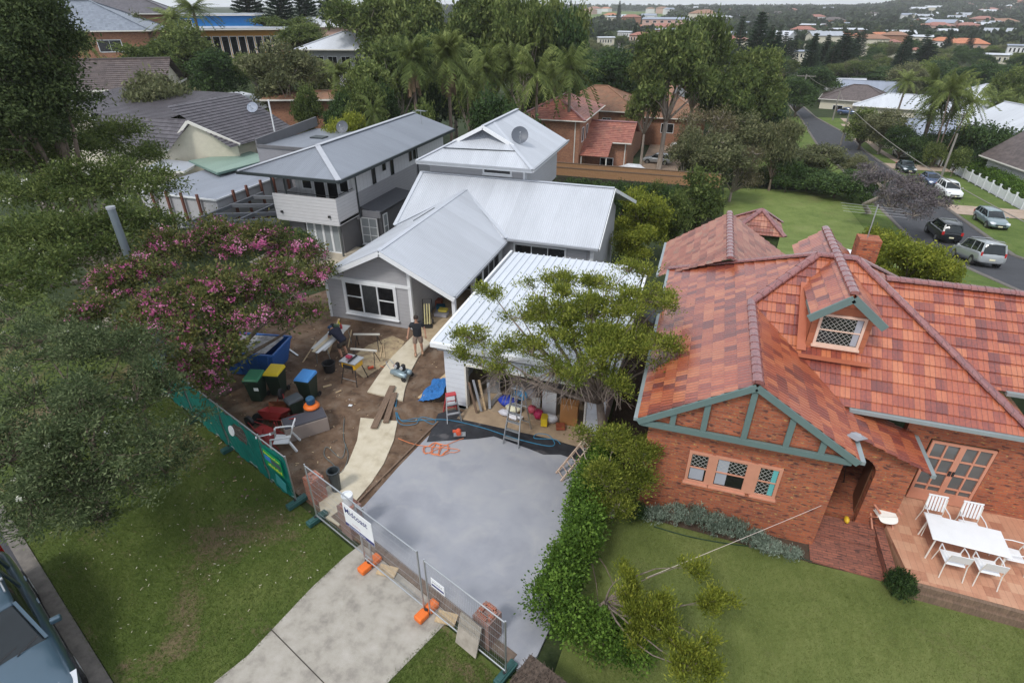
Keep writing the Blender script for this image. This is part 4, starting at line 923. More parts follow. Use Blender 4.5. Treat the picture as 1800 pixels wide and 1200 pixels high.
# shed with timber posts
sh = thing('panel_shed', 'long low shed with pale grey flat roof, white panel walls and rusty brown posts', 'shed', (-30, 30, 0))
m = MB(); m.box(-34.2, -28.1, 27.36, 37, -.2, 2.2); m.build('wall', paint('panel_grey', (.46, .46, .48), .6), sh, world=True)
m = MB(); m.box(-34.3, -28.0, 27.26, 37, 2.2, 2.27); m.build('roof', corr_mat('shed_roof', (.33, .36, .42), .09, .45), sh, world=True)
m = MB(); m.beam((-34.3, 27.24, 2.24), (-28.0, 27.24, 2.24), .05, .1); m.beam((-27.98, 27.26, 2.24), (-27.98, 37, 2.24), .05, .1); m.build('roof_edge', WHITE, sh, world=True)
RUST = paint('rusty_timber', (.16, .06, .04), .8)
for x in (-33, -31.8, -30.61, -29.35): m = MB(); m.box(x-.07, x+.07, 27.12, 27.24, -.1, 2.5); m.build('post', RUST, sh, world=True)
for y in (28.66, 29.86, 31.23, 32.51, 34): m = MB(); m.box(-27.97, -27.84, y-.07, y+.07, -.1, 2.5); m.build('post', RUST, sh, world=True)
# dark side pergola
pg = thing('pergola', 'dark grey slatted pergola and side wall between shed and two-storey house', 'pergola', (-26, 27, 0))
m = MB()
for p0, p1 in (((-27.8, 24.2, 1.7), (-23.2, 26.6, 1.7)), ((-27.8, 25.9, 1.7), (-23.2, 27.9, 1.7)), ((-27.8, 28, 1.7), (-23.1, 29.6, 1.7)), ((-27.8, 30, 1.7), (-24.1, 31, 1.7)), ((-27.7, 24.2, 1.68), (-27.7, 31, 1.68)), ((-25.2, 25.4, 1.68), (-25.2, 30.6, 1.68))): m.beam(p0, p1, .12, .22)
m.build('beams', paint('pergola_grey', (.17, .18, .2), .6), pg, world=True)
m = MB(); m.beam((-27.6, 24.0, .8), (-23.2, 26.4, .8), .1, 1.6); m.build('side_wall', RENDG, pg, world=True)

# ================================================================ GENERIC HOUSE (distant neighbours), local frame, then moved
ROOFS = {'tile_brown': tile_mat('brown_roof_tiles', [(.07, .055, .05), (.11, .085, .08), (.14, .11, .1)], rough=.5, th=.36, prof=.6),
         'tile_dark': tile_mat('charcoal_roof_tiles', [(.06, .055, .065), (.085, .08, .09), (.11, .1, .115)], rough=.45, th=.36, prof=.6),
         'tile_blue': tile_mat('blue_grey_roof_tiles', [(.14, .17, .21), (.19, .22, .27), (.22, .26, .31)], rough=.4, th=.36, prof=.5),
         'tile_red': tile_mat('old_red_tiles', [(.26, .09, .07), (.38, .14, .1), (.46, .19, .13)], rough=.5, moss=((.2, .13, .09), 1.2, .5, .8)),
         'tile_tan': tile_mat('mossy_orange_tiles', [(.26, .13, .08), (.34, .17, .1), (.38, .2, .12)], rough=.6, moss=((.2, .15, .09), 1.0, .45, .75)),
         'tile_orange': tile_mat('orange_tiles', [(.45, .15, .07), (.55, .2, .09), (.6, .24, .12)], rough=.55),
         'white': corr_mat('white_metal_roof_far', (.6, .63, .68), .2, .5, 0), 'grey': corr_mat('grey_metal_roof_far', (.4, .43, .48), .2, .5, 0),
         'green': corr_mat('pale_green_roof', (.25, .36, .3), .12, .5, .05), 'bluegrey': corr_mat('blue_grey_metal', (.3, .34, .42), .2, .5, 0)}
BRK2 = brick_mat('brown_brick', (.42, .19, .1), (.3, .13, .075), (.3, .22, .17), dark=(.2, .09, .06))
WALLS = {'brick': BRK2, 'cream': paint('cream_render', (.6, .56, .45), .8), 'white': paint('white_render', (.7, .7, .7), .8), 'grey': paint('grey_render', (.4, .4, .42), .8),
         'blue': paint('bright_blue_wall', (.02, .22, .62), .6), 'orange': paint('ochre_wall', (.5, .25, .06), .8), 'pink': paint('pink_render', (.5, .33, .27), .8)}
def house(name, label, w_, d_, eave, pitch, wall, roof, pos, rz, rtype='hip', over=.5, wins=None, real=False, below=4, group=None, trim=True, cat='house', axis='x'):
    t = thing(name, label, cat, (0, 0, 0), 0, group)
    m = MB(); m.box(-w_/2, w_/2, -d_/2, d_/2, -below, eave); hw, hd_ = w_/2+over, d_/2+over
    ez_ = eave; rm = MB(); gm = MB(); k = math.tan(rad(pitch)); f = tiled if real else (lambda mb, pts: mb.slab(pts, .1))
    if rtype == 'flat': rm.box(-hw, hw, -hd_, hd_, eave, eave+.18)
    else:
        sw = axis == 'y'
        A, B = (hw, hd_) if not sw else (hd_, hw)      # ridge along first axis
        rz_ = ez_+B*k; L = A-B if rtype == 'hip' else A
        L = max(L, .1); S = (lambda x, y, z: (x, y, z)) if not sw else (lambda x, y, z: (-y, x, z))
        P_ = lambda *a: [S(*q) for q in a]
        f(rm, P_((-A, -B, ez_), (A, -B, ez_), (L, 0, rz_), (-L, 0, rz_))); f(rm, P_((A, B, ez_), (-A, B, ez_), (-L, 0, rz_), (L, 0, rz_)))
        if rtype == 'hip':
            f(rm, P_((A, -B, ez_), (A, B, ez_), (L, 0, rz_))); f(rm, P_((-A, B, ez_), (-A, -B, ez_), (-L, 0, rz_)))
            if real or trim:
                for a in ((A, -B), (A, B)): gm.beam(S(a[0], a[1], ez_+.05), S(L, 0, rz_+.05), .25, .08)
                for a in ((-A, -B), (-A, B)): gm.beam(S(a[0], a[1], ez_+.05), S(-L, 0, rz_+.05), .25, .08)
        else:
            for sx in (-1, 1):
                q = [S(sx*(A-over), -B+over, eave), S(sx*(A-over), B-over, eave), S(sx*(A-over), 0, rz_-over*k-.05)]
                m.prism(q, S(-sx*.15, 0, 0))
        if trim: gm.beam(S(-L, 0, rz_+.05), S(L, 0, rz_+.05), .25, .1)
    m.build('wall', WALLS[wall] if isinstance(wall, str) else wall, t); rf = rm.build('roof', ROOFS[roof], t)
    if trim and gm.v: gm.build('ridge_tiles' if 'tile' in roof else 'ridge_capping', ROOFS[roof], rf)
    if trim and rtype != 'flat' or trim:
        g = MB(); g.beam((-hw, -hd_-.05, eave-.05), (hw, -hd_-.05, eave-.05), .1, .14); g.beam((hw+.05, -hd_, eave-.05), (hw+.05, hd_, eave-.05), .1, .14); g.beam((-hw-.05, -hd_, eave-.05), (-hw-.05, hd_, eave-.05), .1, .14)
        g.build('gutter', OFFW, t)
    for face, u, z, ww, wh in (wins or []):
        O, R, N = {'f': ((-w_/2+u, -d_/2, z), X3, -Y3), 'r': ((w_/2, -d_/2+u, z), Y3, X3), 'l': ((-w_/2, d_/2-u, z), -Y3, -X3)}[face]
        window(t, O, R, N, ww, wh, 2 if ww > 1 else 1, 1, fw=.08, glass=DGLASS, sill=False)
    t.location = pos; t.rotation_euler = (0, 0, rz); return t
def hp(px, py, dist, eave):
    """ground point such that the eave of a house there is seen at (px, py) at that distance"""
    d = ray(px, py); k = dist/math.hypot(d[0], d[1]); return Vector((d[0]*k, d[1]*k, CAM_H+d[2]*k-eave))
# cream gable house with dark tiles, left of the shed
t = thing('dark_tile_house', 'cream-gabled house with sweeping dark tile roofs behind the low shed', 'house', (-38, 37, 0))
Z0, Z1 = 3.5, 5.25; m = MB()
tiled(m, [(-45.5, 33.3, Z0), (-37.2, 33.3, Z0), (-36.4, 35.2, Z1), (-45.5, 35.2, Z1)]); tiled(m, [(-33.6, 36.0, Z0), (-36.4, 35.2, Z1), (-44, 37, Z1), (-34.0, 42.2, Z0)][::1] if False else [(-33.5, 35.2, Z0-.05), (-33.5, 43, Z0-.05), (-38.5, 43, 6.1), (-38.5, 35.2, 6.1)])
tiled(m, [(-33.5, 43, Z0-.05), (-44, 48, Z0), (-44, 43, 6.1), (-38.5, 43, 6.1)][::1]); tiled(m, [(-52, 35.2, Z1), (-38.5, 35.2, Z1+.0), (-38.5, 43, 6.1), (-52, 43, 6.1)])
m.build('roof', ROOFS['tile_dark'], t, world=True)
m = MB(); m.prism([(-38.2, 34.0, -.5), (-33.8, 36.3, -.5), (-33.8, 36.3, 3.4), (-36.5, 35.0, 5.0), (-38.2, 34.0, 3.2)], (-.1, .2, 0)); m.box(-50, -34.2, 36.5, 43, -.5, 3.4); m.box(-50, -38.2, 34.2, 36.5, -.5, 3.4)
m.build('wall', WALLS['cream'], t, world=True)
m = MB(); m.beam((-38.2, 33.75, 3.15), (-36.45, 34.75, 5.2), .1, .2); m.beam((-36.45, 34.75, 5.2), (-33.5, 36.25, 3.45), .1, .2); m.build('barge_board', OFFW, t, world=True)
dish(t, (-36.2, 41.5, 4.8), rad(20), .45, ROOFS['bluegrey'], pole=.5)
def canopy(name, label, pts, z, dz, mat, cx, th=.08, legs=(), fascia=None, cat='awning'):
    t = thing(name, label, cat, (cx[0], cx[1], 0)); m = MB(); m.slab([(p[0], p[1], z+q) for p, q in zip(pts, dz)], th); m.build('roof', mat, t, world=True)
    m = MB(); k = len(pts)
    for i in range(k): a, b = pts[i], pts[(i+1) % k]; m.beam((a[0], a[1], z+dz[i]-.08), (b[0], b[1], z+dz[(i+1) % k]-.08), .08, .14)
    m.build('fascia', fascia or OFFW, t, world=True)
    for p in legs: m = MB(); m.tube([(p[0], p[1], -.5), (p[0], p[1], z)], .05, 6); m.build('post', fascia or OFFW, t, world=True)
    return t
canopy('patio_awning', 'pale green metal patio roof below the cream gable', ccw([(-36.4, 33.9), (-31.7, 31.6), (-30.9, 36.6), (-34.5, 38)]), 2.6, [0, 0, 0, 0], ROOFS['green'], (-34, 35), legs=[(-31.9, 31.9), (-31.2, 36.3)], fascia=paint('green_fascia', (.12, .2, .17), .5))
canopy('carport', 'small white carport roof beside the pale green patio roof', ccw([(-36.3, 39.5), (-33.97, 38.65), (-33.4, 41), (-36, 43.6)]), 2.7, [0, 0, 0, 0], ROOFS['white'], (-35, 41), legs=[(-34, 38.8), (-33.6, 40.9)])
canopy('lean_to', 'small grey lean-to roof left of the low shed roof', ccw([(-39, 34.1), (-35.6, 33.9), (-34.6, 31.5), (-38, 31)]), 2.5, [0, 0, 0, 0], ROOFS['grey'], (-36.5, 32.5))
t = canopy('white_outbuilding', 'long white-roofed outbuilding behind the dark tile roof', ccw([(-61.5, 57.5), (-53.4, 54), (-49, 60), (-57, 64)]), 3.2, [0, 0, 0, 0], ROOFS['white'], (-55, 59), cat='shed')
m = MB(); m.prism([(-61, 57.8, -1), (-53.4, 54.6, -1), (-49.6, 59.8, -1), (-57, 63.5, -1)], (0, 0, 4.1)); m.build('wall', WALLS['white'], t, world=True)
W2 = [('f', 1.5, 1, 1.6, 1.2), ('f', 5, 1, 1.6, 1.2), ('r', 2, 1, 1.5, 1.2)]
house('brown_tile_house', 'brown tile roof house with white sunroom between dark trees at left', 13, 8, 3.2, 27, 'cream', 'tile_brown', hp(175, 150, 74, 3.2), rad(34), 'gable', real=True, wins=[('f', 1+i*1.3, .6, 1.0, 1.9) for i in range(8)])
house('brick_corner_house', 'two-storey brown brick house with wide blue-grey hip roof at upper left', 20, 14, 5.8, 24, 'brick', 'tile_blue', hp(128, 52, 106, 5.8), rad(38), 'hip', wins=[('f', 14, 3.4, 2.6, 1.3), ('f', 9, 3.2, 1.0, 2.0), ('f', 3, 3.4, 2.2, 1.2), ('r', 3, 3.4, 1.4, 1.2)])
house('hilltop_house', 'large house with dark hip roof on the left skyline', 24, 13, 7, 23, 'brick', 'tile_dark', hp(190, 24, 150, 7), rad(38), 'hip', wins=[('f', 2+i*3.2, 4.4, 2, 1.4) for i in range(6)], over=.8)
house('hilltop_house', 'orange-roofed house on the left skyline behind the dark hip roof', 20, 12, 6, 22, 'cream', 'tile_orange', hp(140, 20, 175, 6), rad(38), 'hip')
house('pale_flat_house', 'small pale flat-roofed house on the skyline right of the round tree', 9, 8, 6, 10, 'white', 'white', hp(262, 26, 150, 6), rad(38), 'flat')
house('blue_house', 'bright blue upper storey under a thin flat roof on the left skyline', 12, 9, 9.2, 5, 'blue', 'grey', hp(385, 26, 122, 9.2), rad(30), 'flat', wins=[('f', 1, 6.5, 1.5, 2)])
t = house('ochre_house', 'two-level house with flat pale roof and ochre timber wall below the blue house', 15, 8, 5.6, 5, 'orange', 'grey', hp(408, 50, 110, 5.6), rad(30), 'flat', over=.9, wins=[('f', .5+i*1.2, .4, .9, 4.2) for i in range(12)])
house('white_roof_villa', 'white-roofed house with verandah posts under the gum trees', 10, 8, 3.4, 20, 'grey', 'white', hp(618, 83, 96, 3.4), rad(15), 'hip', over=1.4, wins=[('f', .8+i*1.9, .4, 1.2, 2) for i in range(5)])
house('pale_villa', 'white-roofed house half hidden behind the norfolk pines', 14, 9, 3, 18, 'pink', 'white', hp(566, 46, 150, 3), rad(15), 'hip')
house('garden_bungalow', 'tan low building behind the forked yellow tree', 7, 5, 2.6, 8, 'brick', 'tile_tan', hp(545, 168, 66, 2.6), rad(20), 'gable')
# brick houses in the centre
BW = lambda n, w0, z, s: [('f', 1+i*s, z, w0, 1.2) for i in range(n)]
def ctr(X, Y, z): return (X, Y, z)
bz = -5.6
t = thing('red_roof_house', 'two-storey brown brick house with red tile hip roof behind the paling fence', 'house', (-14, 66, bz))
k_ = 1.43
m = MB(); Yb = 63.5; E1 = 2.05; xr = -12.45; xl = -19.5
d1 = ray(1018, 250); f_ = Yb/d1[1]; xr = d1[0]*f_
m.box(xl, xr, Yb, Yb+11, bz-1, E1); m.box(xr, xr+4.8, Yb+3.6, Yb+11, bz-1, -.9+.3); m.build('wall', BRK2, t, world=True)
m = MB(); o_ = .6; xa, xb, ya, yb = xl-o_, xr+o_, Yb-o_, Yb+11+o_; hw = (xb-xa)/2; rz_ = E1+hw*.45
tiled(m, [(xa, ya, E1), (xb, ya, E1), ((xa+xb)/2, ya+hw, rz_)]); tiled(m, [(xb, ya, E1), (xb, yb, E1), ((xa+xb)/2, yb-hw, rz_), ((xa+xb)/2, ya+hw, rz_)]); tiled(m, [(xa, yb, E1), (xa, ya, E1), ((xa+xb)/2, ya+hw, rz_), ((xa+xb)/2, yb-hw, rz_)])
tiled(m, [(xr, Yb+3.0, -.6), (xr+5.3, Yb+3.0, -.6), (xr+5.3, Yb+6.6, 1.0), (xr, Yb+6.6, 1.0)]); tiled(m, [(xr+5.3, Yb+10.4, -.6), (xr, Yb+10.4, -.6), (xr, Yb+6.6, 1.0), (xr+5.3, Yb+6.6, 1.0)])
tiled(m, [(xr, Yb+.4, -1.7), (xr+3.2, Yb+.4, -1.7), (xr+3.2, Yb+3.2, -.5), (xr, Yb+3.2, -.5)])
m.build('roof', ROOFS['tile_red'], t, world=True)
m = MB(); c_ = (xa+xb)/2
for a, b in (((xa, ya, E1+.05), (c_, ya+hw, rz_+.04)), ((xb, ya, E1+.05), (c_, ya+hw, rz_+.04)), ((c_, ya+hw, rz_+.06), (c_, yb-hw, rz_+.06)), ((xr, Yb+6.6, 1.05), (xr+5.3, Yb+6.6, 1.05))): ridge_caps(m, a, b, .16)
m.build('ridge_tiles', CAPM, t, world=True)
m = MB(); gutter(m, (xa, ya-.03, E1-.05), (xb, ya-.03, E1-.05)); gutter(m, (xb+.03, ya, E1-.05), (xb+.03, yb, E1-.05)); gutter(m, (xr, Yb+2.95, -.65), (xr+5.3, Yb+2.95, -.65))
for x, z1, y in ((xr-.5, E1, Yb-.06), (xr+4.6, -.7, Yb+3.5)): m.tube([(x, y, bz), (x, y, z1)], .06, 6)
m.build('gutter', OFFW, t, world=True)
for x in (xr+3.0, xr+.2): m = MB(); m.tube([(x, Yb+.6, bz), (x, Yb+.6, -1.8)], .07, 6); m.build('post', OFFW, t, world=True)
for y in (Yb+1.2, Yb+3.4): window(t, (xr, y, -.4), Y3, X3, .9, 1.4, 1, 1, fw=.07, glass=DGLASS, sill=False)
window(t, (xr+1.9, Yb+3.6, -3.9), X3, -Y3, 1.4, 1.4, 2, 1, fw=.07, glass=DGLASS)
house('mossy_roof_house', 'brick house with mossy orange hip roof right behind the red roofed house', 13, 11, 5.5, 25, 'brick', 'tile_tan', hp(1062, 188, 96, 5.5)+Vector((-1, 2, 0)), rad(0), 'hip', real=True, wins=[('f', 8, 3.2, 1.2, 1.2)])
house('mossy_roof_house', 'single-storey brick house with mossy orange roof beyond the white hatchback', 15, 12, 3.2, 25, 'brick', 'tile_tan', hp(1165, 197, 112, 3.2), rad(0), 'hip', real=True, wins=[('f', 3, .8, 2.4, 1.4), ('f', 8, .8, 2, 1.4)])
house('plum_roof_house', 'house with dark plum tile roof under the tall palms', 14, 10, 3.2, 24, 'pink', 'tile_dark', hp(1045, 162, 122, 3.2), rad(8), 'hip')
house('pink_roof_house', 'pale house glimpsed behind the trees right of the plum roof', 10, 8, 3.2, 24, 'white', 'tile_tan', hp(1150, 160, 130, 3.2), rad(-20), 'gable')
# paling fence
FEN = board_mat('paling_timber', (.36, .2, .1), .16, gap=.7, vertical=True, var=.14)
pf = thing('paling_fence', 'orange-brown timber paling fence behind the grey house', 'fence', (-8, 57, 0)); m = MB(); fy_ = 57.
fz = ray(1100, 294.5); fz = CAM_H+fz[2]*fy_/fz[1]
m.box(-16.5, 2, fy_, fy_+.04, fz-1.25, fz); m.build('palings', FEN, pf, world=True)
m = MB(); m.box(-16.5, 2, fy_-.04, fy_, fz-.5, fz-.4); m.build('rail', WOODD, pf, world=True); m = MB(); m.box(-16.5, 2, fy_-.05, fy_+.06, fz, fz+.05); m.build('cap', WOODD, pf, world=True)
m = MB(); m.box(-16.5, 2, fy_-.1, fy_+.1, float(hgt(-8, fy_))-.5, fz-1.25); m.build('retaining_wall', M('dark_retaining', (.06, .055, .04), (.03, .03, .02), 4, .9), pf, world=True)
# ================================================================ NEAR TREES AND SHRUBS
def atd(px, py, dist):
    d = ray(px, py); k = dist/math.hypot(d[0], d[1]); return Vector((d[0]*k, d[1]*k, CAM_H+d[2]*k))
def scat(bl, k, seed, spread=.95, lo=.28, hi=.5, keep=.62, up=0):
    r = np.random.default_rng(seed); out = []
    for b in bl:
        out.append((*b[:3], b[3]*keep, b[4]*keep, b[5]*keep))
        for i in range(k):
            d = r.normal(size=3); d /= np.linalg.norm(d); q = r.uniform(lo, hi)
            out.append((b[0]+d[0]*b[3]*spread, b[1]+d[1]*b[4]*spread, b[2]+(abs(d[2])*.9-.25+up)*b[5]*spread, b[3]*q, b[3]*q, b[3]*q*.8))
    return out
def B(*lst, fl=.75): return [(*at(px, py, z), r, r, r*fl) for px, py, z, r in lst]
def flowers(t, blobs, n, per, cr, leaf, mat, seed, name='blossom', shell=.9, jit=.15):
    b0 = t.location; bl = [(b[0]-b0.x, b[1]-b0.y, b[2]-b0.z, *[q*1.04 for q in b[3:]]) for b in blobs]
    return crown(name, bl, n, per, cr, leaf, mat, t, seed, 1.4, 0, shell, jit=jit)
mel = B((838, 600, 3.4, .62), (862, 512, 4.1, .42), (815, 632, 3.2, .4), (898, 610, 3.7, .5), (955, 565, 4.4, .8), (985, 512, 4.9, .62), (928, 500, 4.7, .3), (1005, 600, 4.1, .75), (1080, 540, 4.8, .85), (1055, 610, 4.2, .8), (1130, 530, 4.6, .75), (1150, 600, 4.0, .6), (1105, 478, 5, .45), (1080, 665, 3.5, .6), (975, 650, 3.5, .5), (1160, 640, 3.6, .35), (1035, 500, 4.9, .4), (1178, 520, 4.4, .22), (880, 650, 3.2, .4), (960, 490, 5.0, .35), (918, 560, 4.3, .5), (1040, 560, 4.6, .7), (1115, 610, 4.2, .65), (1015, 655, 3.8, .5), (935, 620, 3.8, .45), (1135, 480, 4.8, .35), (1000, 560, 4.6, .6), (1085, 600, 4.4, .7), (1060, 500, 5.0, .4))
mel_t = [m_ for m_ in mel]; mel = scat(mel, 6, 4, 1.05, .22, .42, .6, .12)
t = tree('melaleuca_tree', 'bright green multi-branched tree leaning over the garage roof and opening', (-1.45, 14.15, 0), mel, .16, 1500, 40, .13, .085, L_MEL, BARKM, fork=.52, seed=3, twigs=900, limbs=mel_t, extra=[tuple(at(px_, py_, z_)) for px_, py_, z_ in zip(np.random.default_rng(8).uniform(835, 1120, 420), np.random.default_rng(9).uniform(600, 722, 420), np.random.default_rng(10).uniform(2.5, 3.7, 420))], elong=2.4, up=.7, shell=.6, outward=.5, twr=.009, flat=.7, bend=.14)
sh1 = B((1080, 775, 2.3, .6), (1125, 800, 2.1, .55), (1060, 835, 1.8, .5), (1145, 780, 2.2, .35), (1100, 850, 1.4, .5), (1025, 762, 2.1, .3), (1130, 845, 1.5, .4), (1085, 890, 1.0, .4), (1050, 880, 1.1, .3)); sh1 = [(*b[:3], *[q*.84 for q in b[3:]]) for b in sh1]
tree('melaleuca_shrub', 'round bright green shrub between the hedge and the brick house window', at(1075, 905), sh1, .09, 420, 46, .13, .08, L_MEL, BARKG, fork=.3, seed=5, twigs=150, elong=2.6, up=.6, shell=.5, outward=.4, twr=.01, cat='shrub')
tw = B((1100, 1010, 2.0, .25), (1105, 1055, 1.9, .38), (1135, 1085, 1.9, .38), (1165, 1075, 2.0, .3), (1115, 1115, 1.6, .3), (1160, 1110, 1.7, .22), (1222, 1000, 2.1, .22), (1262, 1045, 2.1, .3), (1240, 1062, 2.0, .22), (1195, 1140, 2.3, .3), (1215, 1175, 2.3, .3), (1250, 1180, 2.2, .25), (1245, 1130, 2.2, .2), (1205, 992, 2.1, .14))
tw_t = tw; tw = scat(tw, 3, 14, 1.0, .3, .5, .6)
tree('contorted_tree', 'contorted pale-limbed tree with sparse lime foliage on the front lawn beside the hedge', at(1030, 1085), tw, .055, 560, 34, .09, .085, L_YEL, BARKM, fork=.45, limbs=tw_t, seed=9, twigs=90, elong=3.2, up=.9, shell=.1, outward=.5, twr=.008, bend=.2, flat=.9)
# hedge along the slab
hg = [(-1.5+.1*math.sin(y*2), y, .76, .45, .5, .76) for y in np.arange(8.3, 13.6, .55)]+[(-1.15+.65*i, 7.9-.12*i, .6, .5, .5, .62) for i in range(3)]+[(-1.9, 8.2, .5, .4, .4, .5)]
tree('hedge', 'thick bright green hedge between fresh concrete driveway and brick house lawn', (-1.5, 10.5, 0), hg, .05, 1500, 26, .11, .075, L_HEDGE, fork=.2, seed=11, twigs=30, elong=1.5, shell=.8, outward=.3, cat='hedge', flat=.9)
# crepe myrtle
pk = B((440, 432, 4.3, 1.2), (370, 430, 4.4, 1.2), (515, 450, 3.7, 1.05), (305, 450, 4.4, 1.2), (545, 495, 3.0, .8), (470, 505, 3.9, 1.2), (400, 510, 4.2, 1.2), (330, 520, 4.2, 1.1), (240, 490, 4.3, 1.1), (185, 500, 4.3, .9), (265, 560, 3.9, 1.0), (345, 590, 3.6, .9), (420, 565, 3.6, .75), (505, 545, 3.1, .8), (400, 625, 3.0, .75), (350, 650, 2.9, .7), (160, 560, 4.1, .8), (545, 550, 2.6, .45), (375, 680, 2.3, .5), (580, 470, 2.8, .35))
pk_t = pk; pk = scat(pk, 5, 6, .95, .3, .5, .7)
t = tree('crepe_myrtle', 'large spreading crepe myrtle covered in pink blossom behind the green shade cloth fence', at(395, 690), pk, .2, 1500, 34, .2, .13, L_PINKL, BARK, fork=.3, seed=21, limbs=pk_t, twigs=260, elong=2, shell=.6, outward=.3, flat=.8)
flowers(t, pk, 800, 26, .085, .07, PINKF, 33)
# front-left verge tree
fl = B((40, 610, 4.5, 1.2), (120, 625, 4.7, 1.2), (215, 620, 4.6, 1.1), (60, 710, 4.4, 1.2), (150, 730, 4.5, 1.2), (240, 700, 4.2, 1.0), (20, 810, 4.2, 1.1), (105, 815, 4.1, 1.0), (190, 800, 4.1, .9), (275, 770, 3.8, .75), (55, 880, 3.6, .75), (145, 875, 3.4, .7), (230, 855, 3.2, .6), (300, 690, 3.9, .7), (335, 735, 3.1, .4), (340, 790, 2.8, .35), (20, 560, 4.6, 1.0), (290, 830, 3.2, .45), (265, 615, 4.2, .6), (100, 900, 2.6, .7), (180, 910, 2.2, .5), (60, 850, 2.6, .8), (140, 860, 2.4, .7))
b0 = at(62, 705, 4.2)
fl_t = fl; fl = scat(fl, 6, 8, 1.0, .25, .45, .6)
t = tree('bottlebrush_tree', 'dusky grey-green street tree on the verge at left foreground, beside the shade cloth fence', (b0.x, b0.y+.2, 0), fl, .16, 1900, 32, .16, .095, L_DARKB, BARK, fork=.35, seed=41, limbs=fl_t, twigs=420, elong=3, shell=.35, outward=.4, flat=.7, twr=.011)
flowers(t, fl, 35, 10, .05, .05, leaf_mat('cream_blossom', (.4, .4, .3), (.6, .6, .5), (.75, .75, .65), .3, rnd=0), 43)
# lighter flowering tree further back at the left
bk = B((230, 330, 5.6, 1.6), (150, 335, 5.8, 1.6), (70, 350, 5.8, 1.7), (210, 400, 5.0, 1.4), (120, 410, 5.2, 1.5), (35, 430, 5.2, 1.5), (250, 280, 6, 1.3), (60, 270, 6.6, 1.7), (140, 260, 6.6, 1.6), (200, 240, 6.8, 1.3), (268, 400, 4.6, .9), (20, 500, 4.8, 1.2), (90, 480, 4.7, 1.2), (170, 445, 4.6, .9), (100, 225, 7.4, 1.4), (20, 290, 6.6, 1.5), (290, 330, 5.2, .7))
b0 = at(120, 380, 5)
bk_t = bk; bk = scat(bk, 4, 9, .95, .3, .5, .7)
t = tree('flowering_gum', 'broad mid-green tree flecked with cream flowers behind the leaning steel pole', (b0.x, b0.y, 0), bk, .3, 2400, 32, .26, .14, L_GUM, BARKG, fork=.4, seed=51, limbs=bk_t, twigs=160, elong=2.4, shell=.5, outward=.3, twr=.018)
flowers(t, bk, 120, 10, .1, .09, bpy.data.materials['cream_blossom'], 53)
ul = [(*atd(px, py, D), r, r, r*.9) for px, py, D, r in ((35, 60, 34, 1.9), (75, 35, 34, 1.5), (20, 140, 33, 1.9), (85, 110, 34, 1.6), (50, 190, 33, 1.9), (100, 175, 33, 1.4), (0, 20, 34, 1.6), (60, -30, 34, 1.6), (-20, 90, 33, 2), (-20, 200, 33, 2), (95, 60, 34, 1.0), (25, 240, 32, 1.6))]
b0 = atd(40, 150, 33.5)
tree('dark_fig_tree', 'tall very dark green tree at the top left corner of the picture', (b0.x, b0.y, 0), scat(ul, 5, 12, .95, .3, .5, .7), .35, 2200, 34, .28, .15, L_FIG, BARK, fork=.5, seed=61, limbs=ul, twigs=60, shell=.6, twr=.03)
# shrubs at the brick house
for i, (px, py, r_, mt) in enumerate(((1145, 905, .3, 'L'), (1182, 905, .36, 'L'), (1215, 912, .42, 'L'), (1250, 925, .38, 'L'), (1282, 935, .4, 'L'), (1318, 950, .34, 'L'), (1350, 960, .22, 'L'), (1385, 968, .16, 'L'), (1115, 900, .3, 'D'))):
    p = at(px, py+10); q = [(p.x, p.y, r_*.75, r_, r_*.85, r_*.9), (p.x+.15, p.y+.05, r_, r_*.7, r_*.7, r_*.7)]
    tree('lavender_bush' if mt == 'L' else 'low_shrub', f'{["leftmost", "second", "third", "fourth", "fifth", "sixth", "small seventh", "tiny rightmost", "dark green"][i]} grey-green bush in the bed under the brick house window' if i < 8 else 'dark green shrub at the left end of the bed under the brick house window', p, q, .03, 90, 26, .06, .07, L_LAV if mt == 'L' else L_DENSE, fork=.2, seed=70+i, twigs=0, elong=4, up=1.2, shell=.5, cat='shrub', group='grey bushes under the brick house window' if i < 8 else None)
p = at(1575, 1040); tree('rosemary_bush', 'upright dark green bush at the corner of the tiled terrace', p, [(p.x, p.y, .35, .3, .3, .42), (p.x+.05, p.y, .2, .34, .32, .25)], .03, 200, 26, .05, .09, L_DENSE, fork=.2, seed=85, twigs=0, elong=5, up=1.6, shell=.5, cat='shrub')
fzz = ray(1100, 294.5); fzz = CAM_H+fzz[2]*57/fzz[1]-1.15; bl = [(x, 55.6+.3*math.sin(x), fzz-1.0, .9, .8, 1.0) for x in np.arange(-12, 2.4, .8)]
tree('hedge', 'dark leafy screen growing below the paling fence', (-5, 55.6, float(hgt(-5, 55.6))), bl, .06, 900, 24, .2, .16, L_DENSE, fork=.2, seed=98, twigs=0, cat='hedge', shell=.8)
p = at(560, 455, .6); tree('patio_shrub', 'dark green potted shrub on the patio left of the gabled house', (p.x-1.5, p.y+.5, 0), [(p.x-1.5, p.y+.5, .9, .8, .8, .9)], .05, 300, 26, .13, .12, L_DENSE, fork=.2, seed=86, twigs=0, cat='shrub', shell=.7)
p = at(530, 450, 1.0)

